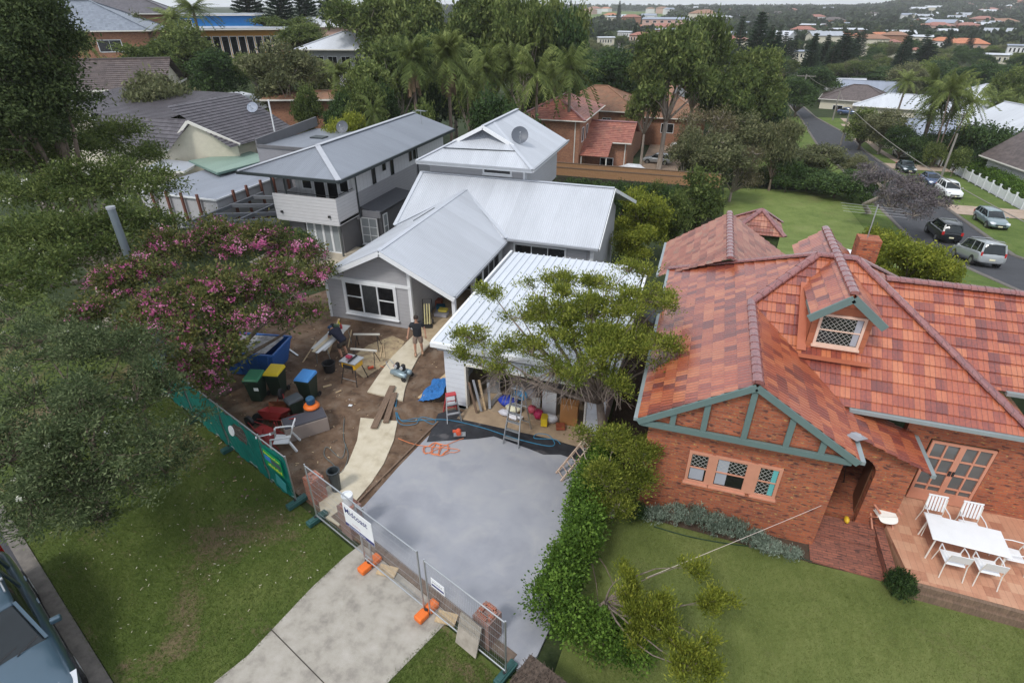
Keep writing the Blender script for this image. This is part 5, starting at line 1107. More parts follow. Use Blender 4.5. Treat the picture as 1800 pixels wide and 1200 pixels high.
# ================================================================ MIDDLE-DISTANCE TREES
random.seed(11)
ML = [  # kind, px, ytop, width px, distance, label
 ('round', 268, 103, 165, 62, 'wide round olive-green tree behind the dark tile roof'),
 ('yellow', 205, 84, 110, 88, 'bright green shrub tree in front of the brick corner house'),
 ('round', 222, 10, 72, 108, 'round-headed olive tree on the skyline before the orange roof'),
 ('dense', 360, 74, 110, 78, 'dark blue-green tree left of the forked yellow tree'),
 ('palm', 300, 18, 100, 96, 'bushy palm left of the blue house'), ('palm', 335, 0, 95, 100, 'tall palm rising beside the blue house'),
 ('green', 300, 40, 130, 92, 'mass of mid-green foliage left of the ochre wall'), ('palm', 140, 58, 70, 84, 'small palm in front of the brick corner house wall'),
 ('gumb', 250, 60, 120, 84, 'loose green tree below the round skyline tree'),
 ('dense', 590, 150, 70, 58, 'dark tree beside the garden bungalow roof'), ('green', 530, 150, 70, 60, 'mid-green tree in front of the garden bungalow wall'), ('gumb', 640, 120, 90, 56, 'loose olive tree behind the two-storey house ridge'),
 ('mel', 485, 60, 150, 66, 'forked yellow-green tree with pale trunks beside the white flagpole'),
 ('gum', 440, 95, 90, 80, 'olive tree behind the white outbuilding roof'),
 ('round', 545, 85, 90, 76, 'grey-green tree in front of the garden bungalow'), ('green', 525, 40, 110, 104, 'wide green tree below the norfolk pines'),
 ('gumb', 490, 22, 120, 112, 'loose tree below the leftmost norfolk pine'),
 ('pine', 418, -75, 75, 150, 'leftmost norfolk pine cut by the top edge'), ('pine', 575, -70, 80, 150, 'open norfolk pine right of the dark pine clump'), ('pine', 480, -60, 70, 145, 'dense norfolk pine second from the left'), ('pine', 525, -55, 60, 155, 'norfolk pine between the dense one and the open one'),
 ('palm', 590, 110, 95, 66, 'feathery palm behind the grey parapet block'), ('yellow', 600, 178, 80, 50, 'low yellow-green tree behind the satellite dish'), ('palm', 655, 175, 60, 48, 'small fan palm behind the two-storey house ridge'),
 ('gum', 645, -8, 170, 92, 'tall spreading gum above the white-roofed verandah house'), ('gumb', 640, 85, 130, 64, 'loose grey-green gum left of the two fan palms'), ('gum', 720, -15, 160, 88, 'tall gum behind the left fan palm'), ('gumb', 790, -12, 150, 86, 'tall gum behind the right fan palm'), ('dense', 745, 30, 120, 80, 'dark tree between the tall gums'),
 ('gum', 860, -10, 190, 84, 'broad tall gum left of the biggest crown'), ('dense', 960, -12, 150, 82, 'big dark crown at the right end of the tall gums'), ('gum', 985, 0, 120, 84, 'gum crown at the right edge of the tall group'), ('gum', 920, -5, 140, 78, 'full green crown above the row of feather palms'), ('gumb', 690, 40, 130, 74, 'mid-height gum above the fan palms'), ('gumb', 830, 60, 110, 74, 'mid-height gum behind the feather palms'),
 ('fan', 722, 78, 92, 56, 'left fan palm with a long skirt of dead fronds'), ('fan', 785, 72, 92, 58, 'right fan palm with a long skirt of dead fronds'),
 ('palm', 850, 88, 105, 62, 'leftmost feather palm behind the dark round tree'), ('palm', 900, 85, 105, 64, 'second feather palm from the left above the grey gable'), ('palm', 945, 95, 100, 63, 'third feather palm behind the dark round tree'), ('palm', 1005, 88, 120, 66, 'rightmost feather palm with drooping yellow fronds above the red roof'), ('palm', 820, 100, 90, 66, 'feather palm close behind the right fan palm'), ('palm', 975, 110, 85, 70, 'short feather palm in front of the plum roof'),
 ('dense', 898, 142, 145, 50, 'dense dark round tree behind the upper roof of the grey house'), ('dense', 850, 160, 80, 50, 'dark tree left of the dense round tree'), ('dense', 665, 130, 90, 62, 'dark foliage left of the left fan palm'), ('green', 745, 180, 80, 50, 'dark shrub below the fan palms'),
 ('dense', 1075, 70, 150, 108, 'dark green tree above the mossy roofs'), ('dense', 1040, 75, 110, 118, 'dark tree right of the tall gums'), ('dense', 1120, 95, 110, 120, 'dark tree behind the big forked gum'),
 ('gum', 1190, 48, 170, 84, 'big forked gum with bare trunks right of the mossy roof house'), ('gum', 1240, 28, 130, 94, 'gum crown behind the big forked gum'), ('gumb', 1150, 78, 90, 86, 'left crown of the big forked gum group'),
 ('gumb', 1290, 95, 130, 90, 'light green gum crown left of the side street'), ('gum', 1340, 85, 120, 100, 'green gum crown right of the light one'), ('green', 1330, 120, 130, 96, 'broad green tree beside the top of the side street'), ('bare', 1355, 85, 80, 110, 'reddish thin tree behind the green gum crown'),
 ('bare', 1250, 165, 130, 74, 'grey-brown thin tree in front of the big forked gum'), ('mel', 1222, 215, 84, 66, 'olive tree beside the silver hatchback'), ('mel', 1268, 225, 140, 66, 'wide straggly olive tree in the back garden'), ('bare', 1305, 235, 110, 68, 'thin brownish tree right of the wide straggly one'), ('mel', 1315, 190, 110, 78, 'grey-green tree behind the thin brownish tree'),
 ('round', 1385, 188, 90, 76, 'round dark tree at the left edge of the side street'), ('dense', 1365, 165, 70, 110, 'dark tree at the top of the side street'),
 ('green', 1225, 300, 130, 42, 'dark green leafy tree between the yellow tree and the red tiled rear roof'), ('green', 1190, 340, 70, 38, 'small leafy tree beside the red tiled rear roof'),
 ('yellow', 1135, 312, 112, 36, 'yellow-green tree right of the grey house roof'), ('bush', 1095, 318, 44, 53, 'dark shrub in front of the paling fence at the grey roof edge'), ('bush', 1125, 322, 44, 53, 'second dark shrub in front of the paling fence'), ('green', 1155, 320, 50, 53, 'taller mid-green shrub in front of the paling fence'), ('bush', 1185, 318, 50, 52, 'dark shrub at the right end of the paling fence'),
 ('yellow', 1120, 385, 80, 32, 'low yellow-green tree beside the grey house right wall'),
 ('mel', 1455, 250, 120, 84, 'fine-leaved grey-green tree at the kerb of the side street'), ('mel', 1515, 268, 60, 82, 'fine-leaved tree right of the kerb tree'),
 ('yellow', 1620, 395, 140, 32, 'big yellow-green bush in front of the parked silver pickup'), ('yellow', 1560, 385, 70, 36, 'low yellow-green bush by the jacaranda trunk'), ('yellow', 1670, 425, 90, 31, 'right part of the yellow-green bush screen'),
]
for k_, px, yt, wp, D, lb in ML: pput(k_, px, yt, wp, D, lb)
JL = [(*atd(px, py, D), r, r, r*.75) for px, py, D, r in ((1540, 320, 62, 1.1), (1590, 330, 62, 1.9), (1620, 345, 62, 1.8), (1570, 350, 62, 1.6), (1600, 365, 61, 1.6), (1530, 305, 62, 1.2), (1640, 338, 62, 1.0), (1560, 315, 62, 1.0), (1565, 366, 61, .9), (1605, 380, 60, .8), (1640, 362, 61, .9), (1515, 315, 62, .8))]
p = at(1526, 376); tree('jacaranda', 'twisted purple-grey tree with a leaning trunk at the edge of the back lawn', p, scat(JL, 3, 15, 1.0, .3, .5, .7), .26, 700, 16, .26, .18, L_JAC, BARKG, fork=.8, seed=91, limbs=JL, twigs=260, shell=.2, twr=.03, bend=.35, lean=-1)
for k_, px, yt, wp, D, lb in [('bushy', 1360, 285, 80, 80, 'rounded shrub at the left of the back lawn'), ('bush', 1340, 300, 60, 79, 'dark shrub left of the rounded one'), ('bush', 1395, 275, 50, 76, 'pale-topped shrub behind the back lawn'), ('bush', 1425, 300, 100, 78, 'left half of the big dark shrub mass on the back lawn'), ('bush', 1480, 298, 105, 76, 'middle of the big dark shrub mass on the back lawn'), ('bush', 1530, 305, 65, 75, 'right end of the big dark shrub mass behind the jacaranda trunk'), ('bush', 1390, 318, 40, 79, 'low shrub between the rounded shrub and the dark mass'), ('bush', 1303, 300, 60, 79, 'dark shrub at the far left corner of the back lawn')]:
    o = pput(k_, px, yt, wp, D, lb)
# ================================================================ CARS
HL = paint('headlamp_lens', (.75, .77, .8), .08, .3); TLM = paint('tail_lamp', (.45, .02, .02), .2); PLATE = paint('plate', (.75, .72, .5), .5); RIM = paint('alloy_rim', (.5, .52, .54), .3, .8); GRL = paint('grille_black', (.015, .015, .018), .35)
CGL = paint('car_glass', (.018, .024, .028), .05, 0, .2)
def car_paint(name, col):
    k = NT(name); co = k.coord(); k.setb('Base Color', k.mix(k.ramp(k.noise(co, 3, 4), [(.3, 0), (.8, .25)]), col, tuple(x*.8 for x in col))); k.setb('Roughness', .28); k.setb('Metallic', .35 if max(col) < .7 else 0); k.setb('Coat Weight', .8); k.setb('Coat Roughness', .06); return k.m
KIND = {  # L, W, roof z, belt, stations (x/L from rear -.5 to front .5, width factor, ztop), cabin (rear base, rear top, front top, front base)
 'sedan': dict(L=4.7, W=1.8, H=1.45, st=[(-.5, .8, .78), (-.485, .93, .9), (-.4, .98, .98), (-.28, 1, 1.0), (0, 1, .96), (.16, 1, .95), (.28, .99, .9), (.42, .95, .8), (.485, .86, .68), (.5, .74, .58)], cab=(-.37, -.24, .03, .19)),
 'hatch': dict(L=4.2, W=1.76, H=1.5, st=[(-.5, .84, .8), (-.485, .95, .95), (-.4, .99, 1.02), (-.25, 1, 1.02), (0, 1, .98), (.2, 1, .97), (.3, .99, .92), (.42, .95, .82), (.485, .86, .68), (.5, .74, .58)], cab=(-.475, -.37, .06, .24)),
 'wagon': dict(L=4.75, W=1.8, H=1.5, st=[(-.5, .84, .8), (-.49, .95, .95), (-.4, .99, 1.0), (-.25, 1, 1.0), (0, 1, .96), (.16, 1, .95), (.28, .99, .9), (.42, .95, .8), (.485, .86, .68), (.5, .74, .58)], cab=(-.485, -.4, .04, .2)),
 'suv': dict(L=4.6, W=1.85, H=1.72, st=[(-.5, .86, .9), (-.49, .96, 1.08), (-.4, .99, 1.12), (-.25, 1, 1.12), (0, 1, 1.08), (.2, 1, 1.08), (.3, .99, 1.03), (.42, .96, .95), (.485, .9, .8), (.5, .8, .66)], cab=(-.49, -.42, .08, .23)),
 'ute': dict(L=5.2, W=1.85, H=1.8, st=[(-.5, .92, .95), (-.49, .97, 1.1), (-.4, .98, 1.12), (-.1, 1, 1.12), (.02, 1, 1.1), (.2, 1, 1.1), (.3, .99, 1.06), (.42, .97, 1.0), (.485, .92, .86), (.5, .84, .7)], cab=(-.495, -.46, .12, .24))}
def loft(m, rings, close=True):
    n = len(rings[0]); o = len(m.v); vs = [p for r_ in rings for p in r_]
    m.add(vs, [(i*n+j, i*n+(j+1) % n, (i+1)*n+(j+1) % n, (i+1)*n+j) for i in range(len(rings)-1) for j in range(n)]+[tuple(range(n))[::-1], tuple((len(rings)-1)*n+j for j in range(n))])
def car(label, col, pos, head, kind='sedan', group='parked cars', name='parked_car', cat='car', rails=False, hi=0, scale=1.0, plate=True):
    K = KIND[kind]; L, W, H = K['L'], K['W'], K['H']; hw = W/2; t = thing(name, label, cat, (0, 0, 0), 0, group)
    P_ = col; m = MB(); rings = []
    for xf, wf, zt in K['st']:
        w_ = hw*wf; zb = .22 if abs(xf) < .47 else .34; h = zt-zb
        half = [(0, zb), (w_*.86, zb), (w_*.98, zb+h*.18), (w_, zb+h*.5), (w_*.98, zb+h*.78), (w_*.9, zt-.03), (w_*.74, zt+.0), (0, zt+.035)]
        rings.append([(xf*L, y, z) for y, z in half]+[(xf*L, -y, z) for y, z in half[-2:0:-1]])
    loft(m, rings); b = m.build('body', P_, t, smooth=True, uv=False, subsurf=2 if hi else 1)
    zb = np.interp(K['cab'], [s[0] for s in K['st']], [s[2] for s in K['st']]); c0, c1, c2, c3 = [x*L for x in K['cab']]
    xm = (c1+c2)/2; cs = [(c0, .82, .80, zb[0]+.0), (c1, .84, .68, H-.06), (xm, .86, .70, H), (c2, .86, .68, H-.05), (c3, .84, .80, zb[3]+.0)]
    m = MB(); rings = []
    for x, wb, wt, z in cs:
        base = float(np.interp(x/L, [s[0] for s in K['st']], [s[2] for s in K['st']]))-.06; wb, wt = wb*hw, wt*hw; z = max(z, base+.03)
        half = [(0, base), (wb, base), (wt+(wb-wt)*.12, base+(z-base)*.8), (wt*.93, z-.01), (0, z)]
        rings.append([(x, y, zz) for y, zz in half]+[(x, -y, zz) for y, zz in half[-2:0:-1]])
    loft(m, rings); m.build('windows', CGL, t, smooth=True, uv=False, bevel=.01)
    m = MB(); rings = []
    for x, wt, z in ((c1-.04, .66, H-.07), (c1+.12, .69, H-.025), (xm, .715, H+.01), (c2-.12, .69, H-.02), (c2+.03, .66, H-.06)):
        w_ = wt*hw+.015; half = [(0, z-.05), (w_, z-.06), (w_, z-.02), (w_*.9, z+.01), (0, z+.03)]; rings.append([(x, y, zz) for y, zz in half]+[(x, -y, zz) for y, zz in half[-2:0:-1]])
    loft(m, rings); m.build('roof', P_, t, smooth=True, uv=False)
    m = MB()
    for s in (-1, 1):
        zf = float(np.interp(c3/L, [q[0] for q in K['st']], [q[2] for q in K['st']])); zr = float(np.interp(c0/L, [q[0] for q in K['st']], [q[2] for q in K['st']]))
        m.beam((c3-.02, s*hw*.83, zf), (c2, s*hw*.69, H-.06), .055, .05); m.beam((c0+.03, s*hw*.82, zr), (c1, s*hw*.69, H-.07), .12 if kind != 'sedan' else .09, .06)
        xb = c2-.42*(c2-c1)-.1; m.beam((xb, s*(hw*.865), zf), (xb-.03, s*hw*.715, H-.06), .07, .03)
        if kind in ('wagon', 'suv', 'ute', 'hatch'): xb = c1+.22*(c2-c1); m.beam((xb, s*(hw*.86), zf), (xb-.03, s*hw*.71, H-.06), .08, .03)
    m.build('pillar', P_, t, uv=False)
    for s in (-1, 1):
        for xw in (.31*L, -.3*L):
            y0, y1 = s*(hw-.24), s*(hw-.005); r_ = .34 if kind in ('suv', 'ute') else .31
            m = MB(); m.tube([(xw, s*(hw-.3), r_+.02), (xw, s*(hw+.002), r_+.02)], r_+.06, 20); m.build('wheel_arch', BLACK, t, uv=False)
            m = MB(); m.tube([(xw, y0, r_), (xw, s*(hw+.012), r_)], r_, 20); tyre = m.build('wheel', BLACK, t, uv=False, bevel=.02)
            m = MB(); m.tube([(xw, s*(hw-.02), r_), (xw, s*(hw+.02), r_)], r_*.62, 14)
            m.build('rim', RIM, tyre, uv=False)
        zt = K['st'][-2][2]; m = MB(); m.add([(L*.5-.02, s*hw*.42, zt-.12), (L*.49, s*hw*.86, zt-.08), (L*.42, s*hw*.97, zt+.03), (L*.43, s*hw*.72, zt+.1), (L*.475, s*hw*.46, zt+.05), (L*.44, s*hw*.8, zt-.12)], [(0, 1, 4), (1, 2, 3), (1, 3, 4), (0, 5, 1), (1, 5, 2), (0, 4, 5), (4, 3, 5), (3, 2, 5)]); m.build('headlight', HL, t, uv=False)
        zr = K['st'][1][2]; m = MB(); m.obox((-L*.492, s*hw*.8, zr-.12), (.08, .2 if kind != 'ute' else .12, .2 if kind == 'sedan' else .3)); m.build('tail_light', TLM, t, uv=False, bevel=.02)
        m = MB(); m.obox((c3-.25, s*(hw+.08), zf+.06), (.1, .19, .13), s*-.2); m.build('wing_mirror', P_, t, uv=False, bevel=.03)
        m = MB()
        for xh in (c2-.6, c2-1.45): m.obox((xh, s*(hw*.985), .86), (.17, .025, .03))
        m.build('door_handle', P_, t, uv=False)
    m = MB(); m.obox((L*.495, 0, .52), (.04, W*.5, .16)); m.obox((L*.49, 0, .34), (.04, W*.66, .1)); m.build('grille', GRL, t, uv=False, bevel=.02)
    for sx in (.5, -.5): m = MB(); m.obox((sx*L*1.004, 0, .42 if sx > 0 else .6), (.02, .37, .12)); m.build('number_plate', PLATE, t, uv=False)
    m = MB(); m.tube([(c3+.02, -.3, zf+.02), (c3-.12, .35, zf+.1)], .012, 4); m.tube([(c3+.02, .3, zf+.02), (c3-.1, .72*hw, zf+.08)], .012, 4); m.build('wiper', BLACK, t, uv=False)
    if rails:
        m = MB()
        for s in (-1, 1): m.tube([(c1+.1, s*hw*.66, H+.06), (c2-.25, s*hw*.66, H+.07)], .018, 6)
        for x in (c1+.5, c2-.6): m.beam((x, -hw*.72, H+.11), (x, hw*.72, H+.11), .06, .03)
        m.build('roof_rack', METAL, t, uv=False)
    t.location = pos; t.rotation_euler = (0, 0, head); t.scale = (scale,)*3; return t
WC = car_paint('white_car_paint', (.75, .77, .78)); DG = car_paint('dark_green_blue_paint', (.02, .045, .055)); BLU = car_paint('blue_car_paint', (.07, .11, .22)); SILV = car_paint('silver_car_paint', (.42, .45, .47)); SG = car_paint('silver_green_paint', (.22, .29, .31)); BLK = car_paint('black_car_paint', (.012, .016, .02)); NEAR = car_paint('slate_blue_paint', (.07, .12, .165))
def on(px, py, off=.05): p = at(px, py); p.z = float(hgt(p.x, p.y))+off; return p
HD = rad(-90)       # facing the viewer (-Y)
SLP = -.05
def tiltx(o, a): o.rotation_euler[1] = a
for lb, mt, cx_, cy_, hd, kd, rl in [
    ('white compact suv parked facing uphill at the grass kerb beyond the silver-green wagon', WC, 1664, 345, HD, 'suv', 0),
    ('silver-green station wagon parked across the road from the silver pickup', SG, 1738, 396, HD, 'wagon', 0),
    ('dark hatchback parked beside the pale driveway, farthest of the kerb row', DG, 1590, 302, HD, 'sedan', 0),
    ('blue sedan parked right behind the white compact suv', BLU, 1634, 325, HD, 'sedan', 0),
    ('black suv with roof rack parked in front of the silver pickup', BLK, 1653, 418, -HD, 'suv', 1),
    ('silver pickup with canopy and roof racks parked nearest on the side street', SILV, 1712, 462, -HD, 'ute', 1),
    ('white four-wheel drive parked on the grass in front of the low hedge', WC, 1583, 277, HD, 'suv', 1)]:
    q_ = at(cx_, cy_); X, Y = q_.x, q_.y
    o = car(lb, mt, (X, Y, float(hgt(X, Y))+.06), hd, kd, rails=rl)
    sl_ = (float(hgt(X, Y+1.5))-float(hgt(X, Y-1.5)))/3; o.rotation_euler = (0, sl_ if hd < 0 else -sl_, hd); print('CAR', lb[:20], round(X, 1), round(Y, 1))
p = on(1740, 300); car('pale sedan half hidden in the driveway between the dark hedges', SILV, p, rad(-30), 'hatch')
p = on(1200, 262); car('white hatchback in the brick driveway beside the mossy roof house', WC, p, rad(175), 'hatch')
p = on(1155, 288); car('silver hatchback parked in front of the white one, beside the covered car', SILV, p, rad(172), 'hatch')
p = on(1165, 252)
p = on(1490, 202); car('blue car in the driveway of the grey-roofed house by the side street', BLU, p, rad(-20), 'sedan')
# car under a white cover
p = ray(1115, 296); k_ = 66/math.hypot(p[0], p[1]); q = Vector((p[0]*k_, p[1]*k_, 0)); q.z = CAM_H+p[2]*k_-1.05
cc = thing('covered_car', 'car under a wrinkled white cover just behind the paling fence', 'car', q, rad(-8))
m = MB(); rings = []
for x, w_, z in ((-2.4, .7, .5), (-2.2, .85, .95), (-1.3, .95, 1.25), (-.8, .9, 1.5), (.5, .88, 1.52), (1.0, .93, 1.2), (2.0, .9, .95), (2.35, .75, .6)):
    r_ = [(x, w_*1.08*math.cos(a)*(1+.05*math.sin(a*9+x*7)), .05+(z-.05)*max(0, math.sin(a))**.55) for a in np.linspace(0, math.pi, 15)]; rings.append(r_)
n_ = 15; m.add([v for r_ in rings for v in r_], [(i*n_+j, i*n_+j+1, (i+1)*n_+j+1, (i+1)*n_+j) for i in range(7) for j in range(14)]+[tuple(range(15)), tuple(7*n_+j for j in range(15))][:2])
k = NT('white_tarp'); co = k.coord('Object', (1, 2.5, 1)); k.setb('Base Color', (.66, .67, .7, 1)); k.setb('Roughness', .6); k.bump(k.noise(co, 3.5, 3, .5, 1.2), 1, .18); m.build('cover', k.m, cc, smooth=True)
for x in (-1.3, 1.35): m = MB(); m.tube([(x, -.95, .3), (x, .95, .3)], .3, 14); m.build('wheel', BLACK, cc, uv=False)
# the big car at bottom left, on the near road
p = ff(-1.85, -6.76, -.05)
nc = car('slate-blue suv with roof rack parked at the kerb, cut by the bottom left corner', NEAR, p, FRZ, 'suv', rails=True, hi=1, scale=1.1)
m = MB(); m.pbox((0, 0, 0), (1, 0, 0), (0, -1, 0), 0, 0, 0, 0, 0, 0); 
m = MB(); m.obox((.52, .52, 1.36), (.05, .1, .01), 0, rad(40)); m.build('windscreen_sticker', paint('green_sticker', (.02, .4, .2), .5), nc)
m = MB(); m.obox((-.3, -.3, 1.82), (.7, .5, .12)); m.build('roof_box', BLACK, nc, bevel=.03)

# ================================================================ STREET FURNITURE ON THE RIGHT
POLEM = M('weathered_pole', (.3, .28, .25), (.2, .185, .165), 6, .85, stretch=(1, 1, .2))
def pole(base, top, label, arms=(), r=.16):
    b = at(*base); d = ray(*top); k = math.hypot(b.x, b.y)/math.hypot(d[0], d[1]); h = CAM_H+d[2]*k-b.z
    t = thing('power_pole', label, 'power pole', b, 0, 'timber power poles along the side street'); m = MB(); m.tube([(0, 0, -.2), (0, 0, h)], [r, r*.7], 8); m.build('pole', POLEM, t, uv=False)
    for z, L in arms: m = MB(); m.beam((-L/2, .12, h-z), (L/2, .12, h-z), .12, .14); [m.tube([(x, .12, h-z+.05), (x, .12, h-z+.25)], .05, 6) for x in np.linspace(-L/2+.1, L/2-.1, 4)]; m.build('crossarm', POLEM, t, uv=False)
    return Vector((b.x, b.y, b.z+h))
p1 = pole((1651, 320), (1680, 235), 'bare timber pole beside the white picket fence, nearest of the poles')
p2 = pole((1405, 185), (1417, 131), 'double cross-arm power pole at the far top of the side street', arms=((.4, 4.2), (5.0, 3.2)), r=.2)
p3 = pole((1477, 256), (1496, 190), 'timber pole on the kerb at the middle of the side street')
p4 = pole((1552, 257), (1574, 201), 'timber pole on the right grass verge beside the dark street trees')
p5 = pole((1463, 212), (1477, 160), 'timber pole near the far driveway crossings')
def wire(a, b, r=.012, sag=.6, label='overhead wire between the power poles of the side street', name='overhead_wire', mat=None, group='overhead wires'):
    a, b = Vector(a), Vector(b); m = MB(); m.tube([a.lerp(b, t)-Vector((0, 0, sag*4*t*(1-t))) for t in np.linspace(0, 1, 14)], r, 4); o = m.build(name, mat or POLEM, None, uv=False); tag(o, label, 'wire', group); return o
wire(p5, p3, .03, label='sagging overhead wire between the two left kerb poles'); 
e_ = atd(1830, 405, 60); wire(p3, e_, .045, 1.0, label='long pale overhead cable crossing above the parked cars to the right edge')
wire(p2, p5, .03, label='overhead wire from the far double cross-arm pole')
# picket fence
def picket(name, label, pts, H=1.3, step=2.3, group=None):
    t = thing(name, label, 'fence', (0, 0, 0), 0, group); m = MB(); pp = []
    for (a, b) in zip(pts[:-1], pts[1:]):
        L = math.dist(a, b); n = max(1, round(L/step))
        for i in range(n):
            p = Vector((*[a[k]+(b[k]-a[k])*i/n for k in (0, 1)], 0)); q = Vector((*[a[k]+(b[k]-a[k])*(i+1)/n for k in (0, 1)], 0)); p.z, q.z = float(hgt(p.x, p.y)), float(hgt(q.x, q.y)); pp.append(p)
            pm = MB(); u = (q-p); k_ = max(2, int(u.length/.14))
            for j in range(k_):
                c = p+u*((j+.5)/k_); dz = H*(.82+.16*(1-math.sin(math.pi*(j+.5)/k_))); pm.box(c.x-.02, c.x+.02, c.y-.045, c.y+.045, c.z+.05, c.z+dz)
            for z in (.3, 1.0): pm.beam(p+Vector((.03, 0, z)), q+Vector((.03, 0, z)), .04, .08)
            pm.build('picket_panel', WHITE, t, uv=False)
    pp.append(q)
    for p in pp: pm = MB(); pm.box(p.x-.08, p.x+.08, p.y-.08, p.y+.08, p.z-.1, p.z+H+.12); pm.box(p.x-.11, p.x+.11, p.y-.11, p.y+.11, p.z+H+.12, p.z+H+.17); pm.build('post', WHITE, t, uv=False)
    return t
picket('picket_fence', 'long white scalloped picket fence stepping down behind the grass verge', [(34.4, 62), (34.6, 74), (34.8, 90), (34.9, 100)])
picket('picket_fence', 'short white picket fence behind the parked white four-wheel drive', [(34.8, 104), (34.9, 118)], 1.1)
def hedge_box(label, pts, w_, h, mat=L_HEDGE, z0=None):
    bl = []; 
    for (a, b) in zip(pts[:-1], pts[1:]):
        n = max(1, int(math.dist(a, b)/(w_*.55)))
        for i in range(n+1): x, y = a[0]+(b[0]-a[0])*i/n, a[1]+(b[1]-a[1])*i/n; bl.append((x, y, float(hgt(x, y))+h*.5, w_*.55, w_*.55, h*.56))
    L = sum(math.dist(a, b) for a, b in zip(pts[:-1], pts[1:])); b0 = (pts[0][0], pts[0][1], float(hgt(*pts[0])))
    return tree('hedge', label, b0, bl, .05, int(28*L*(w_+h)*.5)+60, 22, .2, .17, mat, fork=.1, seed=int(abs(pts[0][0]*7+pts[0][1])), twigs=0, cat='hedge', shell=.85, elong=1.6)
hedge_box('low clipped bright hedge behind the long picket fence', [(36.6, 64), (36.8, 84)], 2.2, 1.8)
hedge_box('clipped hedge at the pole end of the long picket fence', [(36.8, 86), (37, 99)], 1.8, 1.9)
hedge_box('bright flat-topped hedge behind the white four-wheel drive', [(36.8, 106), (37, 120)], 2.6, 2.0)
hedge_box('tall dark hedge along the driveway in front of the gabled house', [(40, 70), (54, 72)], 2.6, 2.6, L_DENSE)
hedge_box('dark hedge at the far side of the driveway', [(40, 92), (58, 94)], 2.4, 2.8, L_DENSE)
# ================================================================ HOUSES AND TREES ON THE RIGHT AND FAR AWAY
Z0_ = Vector((0, 0, 0))
house('striped_gable_house', 'house with a white striped gable at the right edge behind the hedges', 8, 9, 3.0, 36, 'white', 'tile_brown', hp(1838, 290, 100, 3.0), rad(14), 'gable', axis='y', over=.8)
house('grey_roof_house', 'long low house with grey metal roof and brown ridge behind the palm group', 24, 11, 3.6, 24, 'cream', 'bluegrey', hp(1672, 240, 132, 3.6), rad(2), 'gable', wins=[('f', 3, 1, 2, 1.3), ('f', 9, 1, 2, 1.3)])
house('white_roof_house', 'large white hip-roofed house right of the brown hip roof', 22, 12, 4.5, 20, 'cream', 'white', hp(1600, 186, 168, 4.5), rad(-12), 'hip', wins=[('f', 3, 1.5, 2, 1.3), ('f', 9, 1.5, 2, 1.3), ('f', 15, 1.5, 2, 1.3)])
house('brown_hip_house', 'house with low brown hip roof at the top of the side street', 15, 12, 3.8, 24, 'cream', 'tile_brown', hp(1507, 172, 172, 3.8), rad(-12), 'hip', wins=[('f', 3, 1.2, 2, 1.3)])
house('grey_gable_house', 'grey-roofed house behind the brown hip roof', 14, 9, 5.5, 24, 'white', 'bluegrey', hp(1530, 158, 196, 5.5), rad(-8), 'gable', wins=[('f', 3, 2.5, 2, 1.3)])
house('white_cottage', 'small white-roofed cottage left of the brown hip roof', 9, 8, 4, 25, 'white', 'white', hp(1487, 152, 205, 4), rad(10), 'gable')
house('white_garage_house', 'white walled wing with two garage doors below the white hip roof', 14, 8, 3.4, 14, 'white', 'white', hp(1690, 195, 150, 3.4), rad(-8), 'hip', wins=[('f', 1.5, .1, 2.8, 2.3), ('f', 6.5, .1, 2.8, 2.3)])
house('pale_hip_house', 'white hip-roofed house among trees near the right edge', 15, 11, 4, 24, 'white', 'white', hp(1745, 172, 172, 4), rad(-20), 'hip')
house('pale_gable_house', 'white gable roof at the right edge above the big dark hedge tree', 12, 10, 4, 26, 'white', 'white', hp(1800, 228, 118, 4), rad(20), 'gable', axis='y')
PL = ['tile_orange', 'tile_red', 'tile_brown', 'white', 'grey', 'bluegrey', 'tile_tan', 'white']
